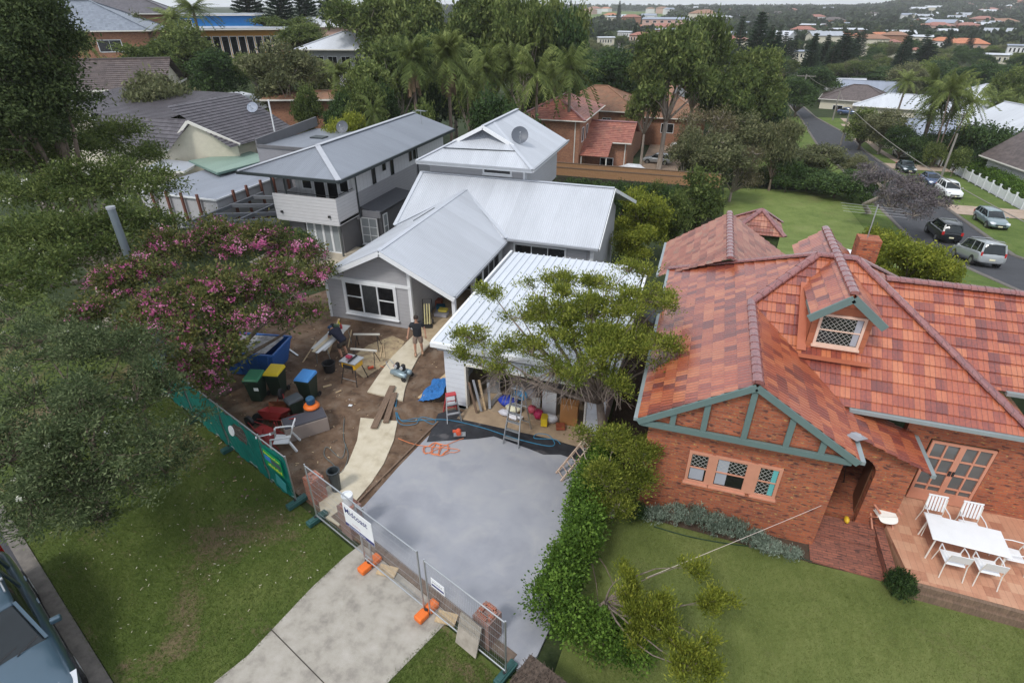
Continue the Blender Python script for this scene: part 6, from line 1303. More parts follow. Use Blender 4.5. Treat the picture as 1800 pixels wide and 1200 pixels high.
FARH = [  # px, y of eave, dist, width, roof, label bits
 (1478, 62, 420, 20, 'tile_orange', 'leftmost orange-roofed house in the middle distance'), (1512, 64, 430, 18, 'tile_orange', 'second orange-roofed house in the middle distance'), (1545, 62, 425, 18, 'tile_orange', 'third orange roof in the row of the middle distance'),
 (1572, 64, 410, 16, 'tile_orange', 'orange roof at the right end of the row, beside the cream block'), (1566, 74, 360, 12, 'tile_red', 'orange-red roof just below the row of orange roofs'), (1660, 72, 400, 20, 'tile_orange', 'orange roof alone among the trees right of the cream block'), (1700, 76, 380, 26, 'tile_orange', 'broad orange roof nearest the right in the middle distance'),
 (1490, 52, 480, 30, 'white', 'long white flat building behind the orange roofs'), (1605, 64, 400, 26, 'white', 'long cream block right of the orange roofs'), (1412, 52, 470, 22, 'tile_red', 'red-brown apartment block left in the middle distance'), (1455, 56, 460, 20, 'grey', 'cream apartment block beside the red-brown one'), (1430, 44, 560, 26, 'white', 'white-topped block above the red-brown apartments'),
 (1612, 88, 300, 8, 'tile_red', 'small red chimney-like house between dark trees'), (1292, 70, 290, 16, 'tile_red', 'plum-roofed house left of the tallest norfolk pine'), (1410, 90, 300, 14, 'bluegrey', 'blue-grey roof glimpsed below the middle-distance apartments'), (1760, 96, 300, 14, 'white', 'pale roof among trees near the right edge'),
 (1235, 24, 700, 40, 'tile_tan', 'large cream building on the hazy skyline left of centre right'), (1262, 30, 640, 34, 'white', 'second cream block beside the large skyline building'), (1170, 34, 520, 50, 'bluegrey', 'long blue-grey school-like block in the far valley'), (1180, 52, 380, 26, 'grey', 'grey roofs below the long blue-grey block'), (1065, 66, 330, 12, 'white', 'white house between the far dark pines'), (1100, 56, 380, 12, 'white', 'white shed behind the far dark pines'), (1128, 62, 330, 16, 'tile_red', 'reddish roof below the far grey roofs'), (1110, 30, 620, 24, 'tile_red', 'red-roofed far building under the headland'), (1080, 30, 650, 22, 'white', 'pale far building under the headland'), (1795, 80, 320, 12, 'bluegrey', 'blue-grey house at the far right edge')]
for i, (px, py, D, w_, rf, lb) in enumerate(FARH):
    w_ *= .66; e = 6 if w_ > 16 else 4; pos = hp(px, py, D, e)
    rf = rf if rf in ROOFS else 'bluegrey'; house('distant_house', lb, w_, w_*.55, e, 22 if 'tile' in rf else 8, ['cream', 'white', 'pink', 'brick'][i % 4] if D > 300 else 'cream', rf, pos, rad(random.uniform(-30, 30)), 'hip' if 'tile' in rf else 'gable', below=12, trim=False, group=None, wins=[('f', w_*(j+.5)/6, e-2.3, w_*.07, 1.4) for j in range(5)] if D < 560 else None)
r8 = np.random.default_rng(88)
WHERE = ['hillside at right', 'far valley', 'hazy headland']
FARPOS = []
for i in range(80):
    band = i % 3
    if band == 0: px, D = r8.uniform(1560, 1815), r8.uniform(480, 1500)
    elif band == 1: px, D = r8.uniform(1230, 1720), r8.uniform(330, 1300)
    else: px, D = r8.uniform(1010, 1240), r8.uniform(500, 1500)
    d = ray(px, 100); k_ = D/math.hypot(d[0], d[1]); X, Y = d[0]*k_, d[1]*k_; w_ = r8.uniform(9, 16)*(1+D/2200); e = r8.uniform(6, 9)
    rf = PL[int(r8.integers(0, 8))]
    FARPOS.append((X, Y)); house('distant_house', f'tiny distant house with {"white metal" if rf == "white" else "grey metal" if "grey" in rf else "terracotta" if rf in ("tile_orange", "tile_red") else "brown"} roof among trees on the {WHERE[band]}', w_, w_*.6, e, 20, ['cream', 'white', 'white', 'pink', 'brick'][i % 5], rf, (X, Y, float(hgt(X, Y))), r8.uniform(-.6, .6), 'hip' if 'tile' in rf else 'gable', below=4, trim=False, group='tiny far houses')
random.seed(19)
for k_, px, yt, wp, D, lb in [
 ('pine', 1343, 16, 62, 210, 'tallest norfolk pine left of the side street'), ('pineb', 1308, 24, 34, 240, 'slim norfolk pine left of the tallest one'), ('pine', 1492, 52, 70, 235, 'broad norfolk pine above the brown hip roof'), ('pineb', 1470, 75, 46, 230, 'smaller norfolk pine left of the broad one'), ('pine', 1637, 68, 66, 250, 'norfolk pine above the white hip roof'), ('pine', 1600, 66, 46, 260, 'slim pine right of the orange roofs'), ('pine', 1090, 0, 12, 640, 'tall thin pine breaking the hazy skyline'),
 ('dense', 1415, 128, 70, 150, 'round dark tree right of the double cross-arm pole'), ('dense', 1492, 150, 46, 178, 'dark cypress-like tree behind the far pole'), ('dense', 1440, 110, 90, 180, 'dark tree mass above the top of the side street'),
 ('green', 1530, 192, 85, 120, 'olive street tree on the right verge near the far driveways'), ('mel', 1570, 188, 90, 116, 'olive street tree behind the timber verge pole'), ('dense', 1600, 215, 60, 112, 'dark street tree beside the white four-wheel drive'),
 ('palm', 1600, 128, 62, 140, 'feather palm in front of the white hip roof'), ('palms', 1672, 128, 85, 112, 'clump of tall palms left of centre in the palm group'), ('palms', 1700, 135, 80, 108, 'clump of tall palms at the right of the palm group'), ('palm', 1655, 160, 60, 112, 'leaning palm over the long grey roof'), ('palm', 1755, 160, 60, 130, 'small palm near the right edge'), ('palm', 1790, 175, 60, 130, 'yellow-green palm at the right edge'), ('palm', 1640, 195, 50, 118, 'low palm before the long grey roof'),
 ('bush', 1752, 212, 100, 108, 'huge clipped dark green shrub beside the striped gable'), ('bush', 1715, 222, 60, 110, 'left shoulder of the huge clipped shrub'), ('bush', 1795, 222, 70, 106, 'right shoulder of the huge clipped shrub'), ('bush', 1625, 236, 60, 110, 'pale flowering shrub behind the flat-topped hedge'), ('bushy', 1655, 242, 36, 106, 'round bright topiary ball behind the hedge'), ('bushy', 1694, 250, 42, 100, 'bright green ball shrub by the dark hedge'), ('bush', 1660, 225, 70, 112, 'dark shrub under the palm group'), ('round', 1770, 240, 40, 108, 'spiky pale shrub left of the striped gable'),
 ('green', 1630, 110, 90, 190, 'mid-green tree behind the white hip roof'), ('dense', 1700, 110, 120, 200, 'dark trees behind the palm group'), ('dense', 1770, 105, 110, 190, 'dark trees near the right edge'), ('dense', 1560, 115, 90, 215, 'dark trees behind the brown hip roof'), ('green', 1795, 115, 80, 150, 'light green tree at the far right edge'), ('mel', 1520, 105, 80, 225, 'olive tree behind the grey gable house'), ('dense', 1660, 100, 90, 230, 'dark spreading tree behind the palms')]: pput(k_, px, yt, wp, D, lb, Hmax=30)
# the suburb canopy beyond, as individual copies; labels say where each group grows
aa = [.085, .235]; hl = lambda a, D: (D*_hd[0]+a*D*_R[0], D*_hd[1]+a*D*_R[1])
strip('headland_grass', [hl(.085, D) for D in (700, 900, 1150, 1500)], [hl(.235, D) for D in (700, 900, 1150, 1500)], G_SIDE, .6, n=40, cross=10)
occ = [(o.location.x, o.location.y) for o in COL.objects if o.parent is None and o.get('category') in ('house', 'car')]
occ_r = [max(8, 9) for _ in occ]
def free(X, Y, rmin):
    if RL-7 < X < RR+12 and Y < 178: return False
    if -12 < X < 20 and Y < 112: return False
    if X > 33 and X < 60 and Y < 104: return False
    for (a, b) in occ:
        if (a-X)**2+(b-Y)**2 < rmin*rmin: return False
    return True
cnt = 0; r9 = np.random.default_rng(5); kinds = ['dense', 'green', 'gum', 'gumb', 'mel', 'round', 'pine', 'pineb', 'dense', 'dense']
PTS = []
while cnt < 235:
    px = r9.uniform(980, 1850); D = r9.uniform(118, 380) if px > 1180 else r9.uniform(130, 380)
    d = ray(px, 60); k_ = D/math.hypot(d[0], d[1]); X, Y = d[0]*k_, d[1]*k_
    if not free(X, Y, 11) or any((a-X)**2+(b-Y)**2 < 30 for a, b in PTS): continue
    kd = kinds[int(r9.integers(0, len(kinds)))]; H = {'pine': r9.uniform(12, 17), 'pineb': r9.uniform(11, 15)}.get(kd, r9.uniform(6, 10.5)); W = H*r9.uniform(.85, 1.25) if 'pine' not in kd else H*.42
    if 1560 < px < 1800 and D < 175: H *= .6; W *= .7
    PTS.append((X, Y)); cnt += 1
    put(kd, X, Y, H, W, ('far norfolk pine' if 'pine' in kd else 'far tree')+' in the suburb canopy '+('right of the side street' if px > 1460 else 'beyond the brick houses and garden'), 'trees of the suburb canopy')
for _ in range(40):
    px = r9.uniform(-60, 620); D = r9.uniform(92, 170); d = ray(px, 60); k_ = D/math.hypot(d[0], d[1]); X, Y = d[0]*k_, d[1]*k_
    if not free(X, Y, 13): continue
    H = r9.uniform(4, 6.5); put(['dense', 'green', 'round', 'mel'][int(r9.integers(0, 4))], X, Y, H, H*1.1, 'small tree between the houses on the left rise', 'trees on the left rise')
# far wood: one mass of low-detail crowns
r10 = np.random.default_rng(77); CC, RRr = [], []
while len(CC) < 5200:
    a = r10.uniform(-.12, .98); D = 360*math.exp(r10.uniform(0, 1.75)); u = a*D; X = D*_hd[0]+u*_R[0]; Y = D*_hd[1]+u*_R[1]
    if .08 < a < .24 and 700 < D < 1500: continue           # open headland
    ok = True
    for (q, s) in FARPOS:
        if abs(q-X) < 16 and abs(s-Y) < 16: ok = False; break
    if ok: CC.append((X, Y, float(hgt(X, Y)))); RRr.append(r10.uniform(3, 5.5)*(1+D/1600))
CC = np.array(CC); RRr = np.array(RRr); per = 46; rep = np.repeat(np.arange(len(CC)), per); D3 = rand_dirs(len(rep), r10); D3[:, 2] = np.abs(D3[:, 2])
C3 = CC[rep]+D3*RRr[rep][:, None]*r10.uniform(.75, 1.05, len(rep))[:, None]*np.array([1, 1, 1.0]); C3[:, 2] += RRr[rep]*.35
V, Fq, t_ = leaves_geo(C3, 1, r10, 1.5, 0, np.clip(r10.uniform(.1, .75, len(CC))[rep], 0, 1), .14)
S = (RRr[rep]*.62)[:, None, None]; V = (V.reshape(-1, 4, 3)-C3[:, None])*S+C3[:, None]
L_FAR = leaf_mat('far_canopy_leaf', (.012, .022, .01), (.03, .048, .02), (.07, .09, .035), .1, rnd=0)
o = np_mesh('far_wood', V.reshape(-1, 3), Fq, L_FAR, 'stuff', False, t_); o['label'] = 'distant wooded suburb fading into haze toward the skyline'; o['category'] = 'woodland'
# ================================================================ SITE FENCES
GALV = METAL
def fpanel(e0, e1, h=2.0, name='temporary_fence', label='', group=None, cloth=False, z0=.12, off=0, wires=True, seed=0):
    p = ff(e0, off, 0); L = e1-e0; t = thing(name, label, 'temporary fence', p, FRZ, group)
    for x in (0, L): m = MB(); m.tube([(x, 0, z0-.1), (x, 0, h+.06)], .021, 8); m.build('post', GALV, t, uv=False)
    for z in (z0+.08, h): m = MB(); m.tube([(0, 0, z), (L, 0, z)], .019, 8); m.build('rail', GALV, t, uv=False)
    if wires:
        m = MB(); n = int(L/.052)
        for i in range(1, n): x = L*i/n; m.box(x-.0022, x+.0022, -.002, .002, z0+.1, h)
        for j in range(1, 7): z = z0+(h-z0)*j/7; m.box(0, L, -.002, .002, z-.002, z+.002)
        m.build('wire_mesh', GALV, t, uv=False)
    if cloth:
        r = np.random.default_rng(seed); nx, nz = 34, 26; V = []
        for j in range(nz+1):
            for i in range(nx+1):
                x, z = L*i/nx, z0+.03+(h-z0-.02)*j/nz; sag = .05*abs(math.sin(i*.55+seed))*(1 if j > nz-2 else 0)
                V.append((x, -.03-.03*math.sin(x*5+z*3+seed)*math.sin(z*2.4+x)-.012*math.sin(x*17+z*9), z-sag))
        hole = (lambda i, j: False) if cloth != 'hole' else (lambda i, j: (8 <= i <= 20) and (13 <= j <= 21) and (j-13) < (i-5)*1.1)
        m = MB(); m.add(V, [(j*(nx+1)+i, j*(nx+1)+i+1, (j+1)*(nx+1)+i+1, (j+1)*(nx+1)+i) for j in range(nz) for i in range(nx) if not hole(i, j)])
        m.build('shade_cloth', CLOTH, t, smooth=True)
    return t
k = NT('green_shade_cloth'); co = k.coord(); k.setb('Base Color', k.ramp(k.noise(co, 2.2, 5, .6), [(.3, (.0, .105, .085)), (.7, (.01, .2, .155))])); k.setb('Roughness', .6)
tr = k.n('ShaderNodeBsdfTranslucent'); tr.inputs[0].default_value = (0, .3, .24, 1); mx = k.n('ShaderNodeMixShader'); mx.inputs[0].default_value = .3; k.l(k.b.outputs[0], mx.inputs[1]); k.l(tr.outputs[0], mx.inputs[2]); k.l(mx.outputs[0], k.out.inputs[0]); CLOTH = k.m
G1 = 'site fence panels along the frontage'
fpanel(-9.75, -7.25, 1.75, label='farthest green shade-cloth panel, mostly hidden behind the bottlebrush tree', group=G1, cloth=True, seed=1)
fpanel(-7.2, -4.8, 1.8, label='green shade-cloth panel partly covered by drooping branches', group=G1, cloth=True, seed=2)
fpanel(-4.75, -2.4, 1.8, label='green shade-cloth panel with a torn hole and a white disc', group=G1, cloth='hole', seed=3)
gp = fpanel(-2.35, -1.02, 1.75, label='green shade-cloth panel carrying the green and yellow sign', group=G1, cloth=True, seed=4)
fpanel(0, 2.42, 2.05, label='wire mesh fence panel beside the brick pier with the white bucket', group=G1)
pm_ = fpanel(2.2, 4.4, 2.1, label='wire mesh fence panel with the large white company sign', group=G1, off=-.06)
ps_ = fpanel(4.56, 6.9, 1.9, label='wire mesh fence panel with the small white notice', group=G1, off=-.02)
def text(s, size, mat, parent, loc, rot=(math.pi/2, 0, 0), name='lettering', bold=.0, sx=1):
    c = bpy.data.curves.new(name, 'FONT'); c.body = s; c.size = size; c.extrude = .001; c.offset = bold
    o = bpy.data.objects.new(name+'_tmp', c); COL.objects.link(o); bpy.context.view_layer.update()
    me = bpy.data.meshes.new_from_object(o.evaluated_get(bpy.context.evaluated_depsgraph_get())); bpy.data.objects.remove(o)
    me.materials.clear(); me.materials.append(mat); q = bpy.data.objects.new(name, me); COL.objects.link(q); q.parent = parent; q.location = loc; q.rotation_euler = rot; q.scale = (sx, 1, 1); return q
NAVY = paint('navy_ink', (.02, .025, .16), .5)
sg = thing('company_sign', 'white Midcoast sign with navy stripe hung on the wire fence', 'sign', ff(1.72, -.1, 1.14), FRZ)
m = MB(); m.box(0, 1.12, -.012, 0, 0, .8); bd = m.build('board', WHITE, sg, bevel=.003)
m = MB(); m.box(0.0, 1.12, -.016, -.012, .02, .12); m.build('stripe', NAVY, sg)
text('Midcoast', .27, NAVY, sg, (.05, -.0135, .5), bold=.002, sx=.9); text('www.midcoast.com.au', .075, WHITE, sg, (.12, -.017, .05)); text('building', .1, paint('pale_ink', (.6, .45, .5), .5), sg, (.3, -.0135, .2))
sg = thing('site_notice', 'small white notice with navy stripe on the right wire fence panel', 'sign', ff(4.78, -.06, 1.28), FRZ)
m = MB(); m.box(0, .42, -.01, 0, 0, .3); m.build('board', WHITE, sg); m = MB(); m.box(.02, .4, -.013, -.01, .06, .12); m.build('stripe', NAVY, sg); m = MB()
for i in range(5): m.box(.05+.065*i, .09+.065*i, -.0125, -.01, .18, .22)
m.build('lettering', TRIMG, sg)
sg = thing('yard_sign', 'green sign with bright yellow lettering fixed on the shade cloth', 'sign', ff(-2.08, -.1, .98), FRZ)
m = MB(); m.box(0, .92, -.012, 0, 0, .62); m.build('board', paint('sign_green', (.0, .3, .08), .5), sg, bevel=.003); YEL = paint('sign_yellow', (.75, .72, .04), .5); m = MB(); r_ = np.random.default_rng(2)
for i in range(12): x = .05+i*.07; m.box(x, x+.038, -.015, -.012, .47+.012*(i % 3), .47+.06+.03*(i in (0, 8))); 
for i in range(8): x = .16+i*.092; m.box(x, x+.05, -.015, -.012, .06, .14+.03*(i % 2))
m.build('lettering', YEL, sg); m = MB(); m.box(.03, .35, -.015, -.012, .24, .42); m.build('picture', paint('sign_blue', (.05, .2, .6), .4), sg); m = MB(); m.box(.37, .88, -.014, -.012, .24, .41); m.build('picture', paint('sign_dark', (.08, .1, .12), .4), sg)
m = MB(); m.lathe([(.0, 0), (.17, 0), (.17, .02), (0, .03)], n=18); o = m.build('white_disc', WHITE, None); tag(o, 'white round lid tied over the torn hole of the shade cloth', 'disc'); o.location = ff(-3.9, -.12, 1.3); o.rotation_euler = (rad(80), 0, FRZ)
m = MB(); m.box(0, .5, -.01, 0, 0, .42); o = m.build('paler_patch', paint('pale_teal', (.05, .32, .32), .6), None); tag(o, 'paler teal patch sewn on the shade cloth below the green sign', 'cloth patch'); o.location = ff(-1.75, -.1, .45); o.rotation_euler = (0, rad(12), FRZ)
def foot(e, label, col, o=0, grp=None):
    t = thing('fence_weight', label, 'fence weight', ff(e, o, 0), FRZ, grp)
    m = MB()
    if col is FGO:
        for s in (-1, 1): m.obox((0, s*.17, .08), (.24, .3, .16))
        m.obox((0, 0, .06), (.16, .3, .1)); m.build('block', col, t, bevel=.035)
        m = MB(); m.tube([(0, -.02, .1), (0, -.02, .17)], .04, 8); m.build('socket', BLACK, t)
    else:
        m.obox((0, 0, .07), (.2, .62, .14)); m.obox((0, 0, .15), (.12, .5, .03)); m.build('block', col, t, bevel=.015)
        m = MB(); m.tube([(0, -.05, .1), (0, -.05, .19)], .035, 8); m.build('socket', BLACK, t)
FGO = paint('orange_plastic', (.75, .16, .02), .4); FGG = paint('dark_green_plastic', (.025, .09, .085), .5); GF = 'fence feet along the frontage'
foot(2.36, 'orange plastic fence foot under the company sign', FGO, -.05, GF); foot(4.48, 'orange plastic fence foot between the two wire mesh panels', FGO, -.05, GF)
foot(0, 'dark green fence foot at the bottom of the curved path', FGG, 0, GF); foot(-1.0, 'dark green fence foot at the end of the shade cloth by the loose bricks', FGG, 0, GF); foot(-4.78, 'dark green fence foot below the middle of the shade cloth', FGG, 0, GF); foot(6.88, 'dark green fence foot at the bottom edge beside the brush fence', FGG, 0, GF); foot(-7.2, 'dark green fence foot hidden under the drooping branches', FGG, 0, GF)
for e, o in ((2.85, .12), (4.95, .14)): m = MB(); m.obox((0, 0, .03), (.5, .3, .05), .4); q = m.build('timber_offcut', WOOD, None, bevel=.004); tag(q, 'tan timber offcut beside the '+('left' if e < 3 else 'right')+' orange fence foot', 'timber'); q.location = ff(e, o, 0); q.rotation_euler = (0, 0, FRZ)
# brick piers
PB = brick_mat('pier_brick', (.42, .14, .08), (.3, .11, .07), (.33, .27, .24)); PBR = brick_mat('recycled_brick', (.34, .2, .17), (.24, .14, .12), (.3, .26, .23))
def pier(e, o, w_, h, label, hollow=False, mat=PB, a=.0):
    t = thing('brick_pier', label, 'brick pier', ff(e, o, 0), FRZ+a); m = MB()
    m.box(-w_/2, w_/2, -w_/2, w_/2, -.05, h-(.09 if hollow else 0)); m.build('shaft', mat, t)
    m = MB()
    for i in range(4):
        c = (math.cos(i*math.pi/2)*w_*.31, math.sin(i*math.pi/2)*w_*.31); m.obox((c[0]*1.0, c[1]*1.0, h-.045+(.0 if hollow else .05)), (.115 if i % 2 == 0 else .24, .24 if i % 2 == 0 else .115, .08))
    cb_ = m.build('top_bricks', PB, t, bevel=.004)
    m = MB()
    for i in range(4 if hollow else 0):
        cx, cy = math.cos(i*math.pi/2)*w_*.31, math.sin(i*math.pi/2)*w_*.31
        for a_ in range(-2, 3):
            for b_ in (-1, 1): dx_, dy_ = (b_*.028, a_*.045) if i % 2 == 0 else (a_*.045, b_*.028); m.tube([(cx+dx_, cy+dy_, h-.02+(.0 if hollow else .05)), (cx+dx_, cy+dy_, h-.003+(.0 if hollow else .05))], .012, 6)
    if hollow: m.build('core_holes', paint('core_hole', (.08, .03, .02), .9), cb_)
    return t
pier(1.08, .42, .46, .98, 'brick gate pier carrying the white bucket', mat=PBR); pier(6.0, .42, .46, .95, 'brick gate pier with holed bricks on top and a board leaning on it', True, PBR); pier(-.72, .5, .42, .85, 'rough red brick pier at the end of the green shade cloth')
t = thing('bucket', 'white plastic bucket on top of the brick gate pier', 'bucket', ff(1.08, .42, 1.03)); m = MB(); m.lathe([(.12, 0), (.145, .3), (.155, .3), (.155, .33), (.135, .33), (.13, .27), (0, .27)], n=20); m.build('tub', WHITE, t, smooth=False); m = MB(); m.tube([(.155*math.cos(a), .155*math.sin(a), .3-.1*abs(math.sin(a))) for a in np.linspace(.1, 3.0, 9)], .005, 4); m.build('handle', METAL, t)
t = MB(); t.obox((0, 0, .42), (.62, .03, .85), 0, 0, rad(-16)); o = t.build('timber_board', M('grey_board', (.4, .36, .31), (.28, .25, .21), 5, .85), None); tag(o, 'grey-brown board leaning against the front of the right brick pier', 'board'); o.location = ff(5.82, -.02, 0); o.rotation_euler = (0, 0, FRZ)
sheet('wall_footing', ccw([ff(.2, .3), ff(6.8, .25), ff(6.8, .5), ff(.2, .55)]), .04, M('footing', (.2, .15, .12), (.12, .09, .07), 6, .9, bump=.5), .1)
# brush fence and brick stub at the bottom
BRU = M('brushwood', (.13, .095, .075), (.06, .045, .035), 18, .95, bump=.9, bscale=60, stretch=(1, 1, .15))
t = thing('brush_fence', 'low dark brushwood fence along the bottom edge beneath the hedge', 'fence', ff(7.35, -.1, 0), FRZ); m = MB(); m.box(0, 7, -.35, .35, 0, .95); m.build('brush', BRU, t)
m = MB(); r_ = np.random.default_rng(4)
for i in range(1400): x, y = r_.uniform(0, 7), r_.uniform(-.36, .36); m.beam((x, y, .85), (x+r_.normal(0, .04), y+r_.normal(0, .04), .98+r_.uniform(0, .06)), .01, .01)
m.build('twigs', BRU, t, uv=False)
pier(7.55, -.62, .42, .62, 'low red brick stub in front of the brushwood fence', a=.3)

# ================================================================ YARD ITEMS
def P(px, py, z=0): return at(px, py, z)
# bins
def bin_(px, py, lid, label, rz=.3, s=1.0, sticker=False):
    t = thing('wheelie_bin', label, 'wheelie bin', P(px, py), rz, 'wheelie bins in the yard'); t.scale = (s,)*3
    m = MB(); m.add([(-.2, -.24, .04), (.2, -.24, .04), (.2, .2, .04), (-.2, .2, .04), (-.28, -.33, .98), (.28, -.33, .98), (.28, .3, .98), (-.28, .3, .98)], [(3,2,1,0),(4,5,6,7),(0,1,5,4),(1,2,6,5),(2,3,7,6),(3,0,4,7)]); m.box(-.29, .29, -.35, -.3, .86, .95); m.build('body', paint('bin_green_black', (.018, .035, .025), .5), t, bevel=.02)
    m = MB(); m.add([(-.3, -.37, .98), (.3, -.37, .98), (.3, .32, .98), (-.3, .32, .98), (-.26, -.3, 1.06), (.26, -.3, 1.06), (.26, .3, 1.1), (-.26, .3, 1.1)], [(3,2,1,0),(4,5,6,7),(0,1,5,4),(1,2,6,5),(2,3,7,6),(3,0,4,7)]); m.build('lid', paint('lid_'+str(lid), lid, .45), t, bevel=.02)
    for sx in (-.25, .25): m = MB(); m.tube([(sx-.025, .24, .1), (sx+.025, .24, .1)], .1, 12); m.build('wheel', BLACK, t, uv=False)
    m = MB(); m.tube([(-.2, .37, .95), (.2, .37, .95)], .016, 6); m.build('handle', BLACK, t, uv=False)
    if sticker: m = MB(); m.box(.05, .22, -.302, -.298, .55, .8); m.build('sticker', WHITE, t)
bin_(457, 700, (.03, .2, .1), 'wheelie bin with green lid, leftmost of the bins', .25, sticker=True); bin_(492, 690, (.7, .52, .02), 'wheelie bin with yellow lid between the green and blue ones', .2); bin_(546, 700, (.06, .25, .6), 'wheelie bin with bright blue lid', .1); bin_(524, 733, (.05, .06, .07), 'wheelie bin with black lid behind the storage bench', -.5, .8)
# skip
t = thing('skip_bin', 'blue waste skip half hidden under the pink crepe myrtle', 'skip', P(458, 648), rad(10)); t.scale = (.85, .85, .9); SK = paint('skip_blue', (.03, .13, .42), .5)
m = MB(); m.add([(-1.0, -.7, .1), (1.0, -.7, .1), (1.0, .8, .1), (-1.0, .8, .1), (-1.35, -.85, 1.25), (1.35, -.85, 1.25), (1.35, .9, 1.25), (-1.35, .9, 1.25)], [(3,2,1,0),(0,1,5,4),(1,2,6,5),(2,3,7,6),(3,0,4,7)]); m.add([(-.95, -.65, .15), (.95, -.65, .15), (.95, .75, .15), (-.95, .75, .15), (-1.28, -.79, 1.24), (1.28, -.79, 1.24), (1.28, .84, 1.24), (-1.28, .84, 1.24)], [(0,1,2,3),(4,5,1,0),(5,6,2,1),(6,7,3,2),(7,4,0,3)])
for x in (-.9, -.45, 0, .45, .9): m.beam((x, -.72, .15), (x*1.25, -.88, 1.2), .07, .06)
m.build('hull', SK, t)
m = MB(); 
for a, b in (((-1.35, -.85), (1.35, -.85)), ((1.35, -.85), (1.35, .9)), ((1.35, .9), (-1.35, .9)), ((-1.35, .9), (-1.35, -.85))): m.beam((*a, 1.26), (*b, 1.26), .09, .08)
m.build('rim', SK, t)
m = MB(); m.slab([(-1.2, -.6, 1.2), (.9, -.7, 1.28), (1.1, .7, 1.35), (-1.1, .8, 1.25)], .04); m.build('rubble', M('rubble', (.5, .5, .52), (.2, .2, .2), 4, .9, bump=.8), t)
# chair (white resin)
def resin_chair(pos, rz, label):
    t = thing('garden_chair', label, 'chair', pos, rz); m = MB(); m.slab([(-.25, -.28, .36), (.25, -.28, .36), (.22, .2, .32), (-.22, .2, .32)], .03); m.build('seat', WHITE, t, bevel=.01)
    m = MB(); q = [(-.2, .2, .32), (.2, .2, .32), (.25, .34, .72), (.2, .42, .95), (0, .45, 1.02), (-.2, .42, .95), (-.25, .34, .72)]
    for i in range(5): x0 = -.2+i*.082; m.prism([(x0, .2, .34), (x0+.07, .2, .34), ((x0+.07)*1.15, .42, .92+.07*(1-abs(i-2)/2)), (x0*1.15, .42, .92+.07*(1-abs(i-2)/2))], (0, .02, .0))
    m.beam((-.25, .43, .93), (.25, .43, .93), .03, .07); m.slab([(-.21, .215, .36), (.21, .215, .36), (.24, .42, .9), (-.24, .42, .9)], .012); m.build('backrest', WHITE, t, bevel=.008)
    for s in (-1, 1):
        m = MB(); m.tube([(s*.27, .34, .62), (s*.31, .1, .6), (s*.31, -.28, .58), (s*.29, -.32, .5)], .028, 6); m.build('armrest', WHITE, t, uv=False)
        m = MB(); m.beam((s*.28, -.3, .56), (s*.3, -.38, 0), .07, .05); m.build('leg', WHITE, t, uv=False); m = MB(); m.beam((s*.25, .24, .4), (s*.28, .42, 0), .07, .05); m.build('leg', WHITE, t, uv=False)
resin_chair(P(502, 785), rad(-65), 'white resin garden chair on the bare earth behind the shade cloth fence')
# storage bench
t = thing('storage_bench', 'taupe garden storage box with dark padded lid beside the white chair', 'storage box', P(540, 758), rad(48)); m = MB(); m.box(-.7, .7, -.32, .32, 0, .55); m.build('box', paint('taupe_plastic', (.34, .28, .25), .6), t, bevel=.02); m = MB(); m.box(-.68, .68, -.31, .31, .55, .6); m.build('lid', paint('dark_pad', (.06, .06, .075), .7), t, bevel=.015)
p = P(548, 715, .62); t = thing('air_blower', 'orange air blower with dark blue top on the storage box', 'power tool', p, .3); m = MB(); m.lathe([(.0, 0), (.26, 0), (.28, .06), (.22, .14), (0, .16)], n=16); t_ = m.build('base', FGO, t, bevel=.02); m = MB(); m.lathe([(.13, .15), (.15, .2), (.15, .36), (.12, .4), (0, .41)], n=14); m.build('motor', paint('tool_blue', (.02, .08, .16), .5), t)
# wheelbarrows
RED = paint('barrow_red', (.3, .03, .03), .5); ORR = M('rusty_tray', (.4, .15, .06), (.25, .08, .04), 6, .8)
def barrow(pos, rot, tray, label, parent=None):
    t = thing('wheelbarrow', label, 'wheelbarrow', pos, 0, 'wheelbarrows'); t.rotation_euler = rot
    m = MB(); b0 = [(-.2, -.2, .35), (.3, -.2, .3), (.3, .2, .3), (-.2, .2, .35)]; b1 = [(-.45, -.34, .62), (.5, -.3, .58), (.5, .3, .58), (-.45, .34, .62)]
    m.add(b0+b1, [(3,2,1,0),(0,1,5,4),(1,2,6,5),(2,3,7,6),(3,0,4,7)]); m.add([(a[0]*.97, a[1]*.95, a[2]+.012) for a in b0+b1], [(0,1,2,3),(4,5,1,0),(5,6,2,1),(6,7,3,2),(7,4,0,3)]); m.build('tray', tray, t)
    for s in (-1, 1):
        m = MB(); m.tube([(.68, s*.06, .2), (.2, s*.18, .3), (-.4, s*.25, .38), (-.95, s*.3, .55)], .02, 6); m.build('handle', RED, t, uv=False); m = MB(); m.tube([(-.15, s*.2, .34), (-.3, s*.22, 0), (-.38, s*.22, .36)], .016, 6); m.build('leg', RED, t, uv=False)
    m = MB(); m.tube([(.68, -.05, .2), (.68, .05, .2)], .2, 16); m.build('wheel', BLACK, t, uv=False)
barrow(P(500, 722)+Vector((0, 0, .0)), (0, rad(-68), rad(110)), ORR, 'orange-rimmed wheelbarrow tipped up on its nose beside the black bin')
barrow(P(468, 768)+Vector((0, 0, .62)), (rad(180), 0, rad(170)), RED, 'dark red wheelbarrow lying upside down behind the white chair'); barrow(P(485, 752)+Vector((0, 0, .05)), (rad(20), 0, rad(185)), RED, 'second red wheelbarrow next to the upturned one')
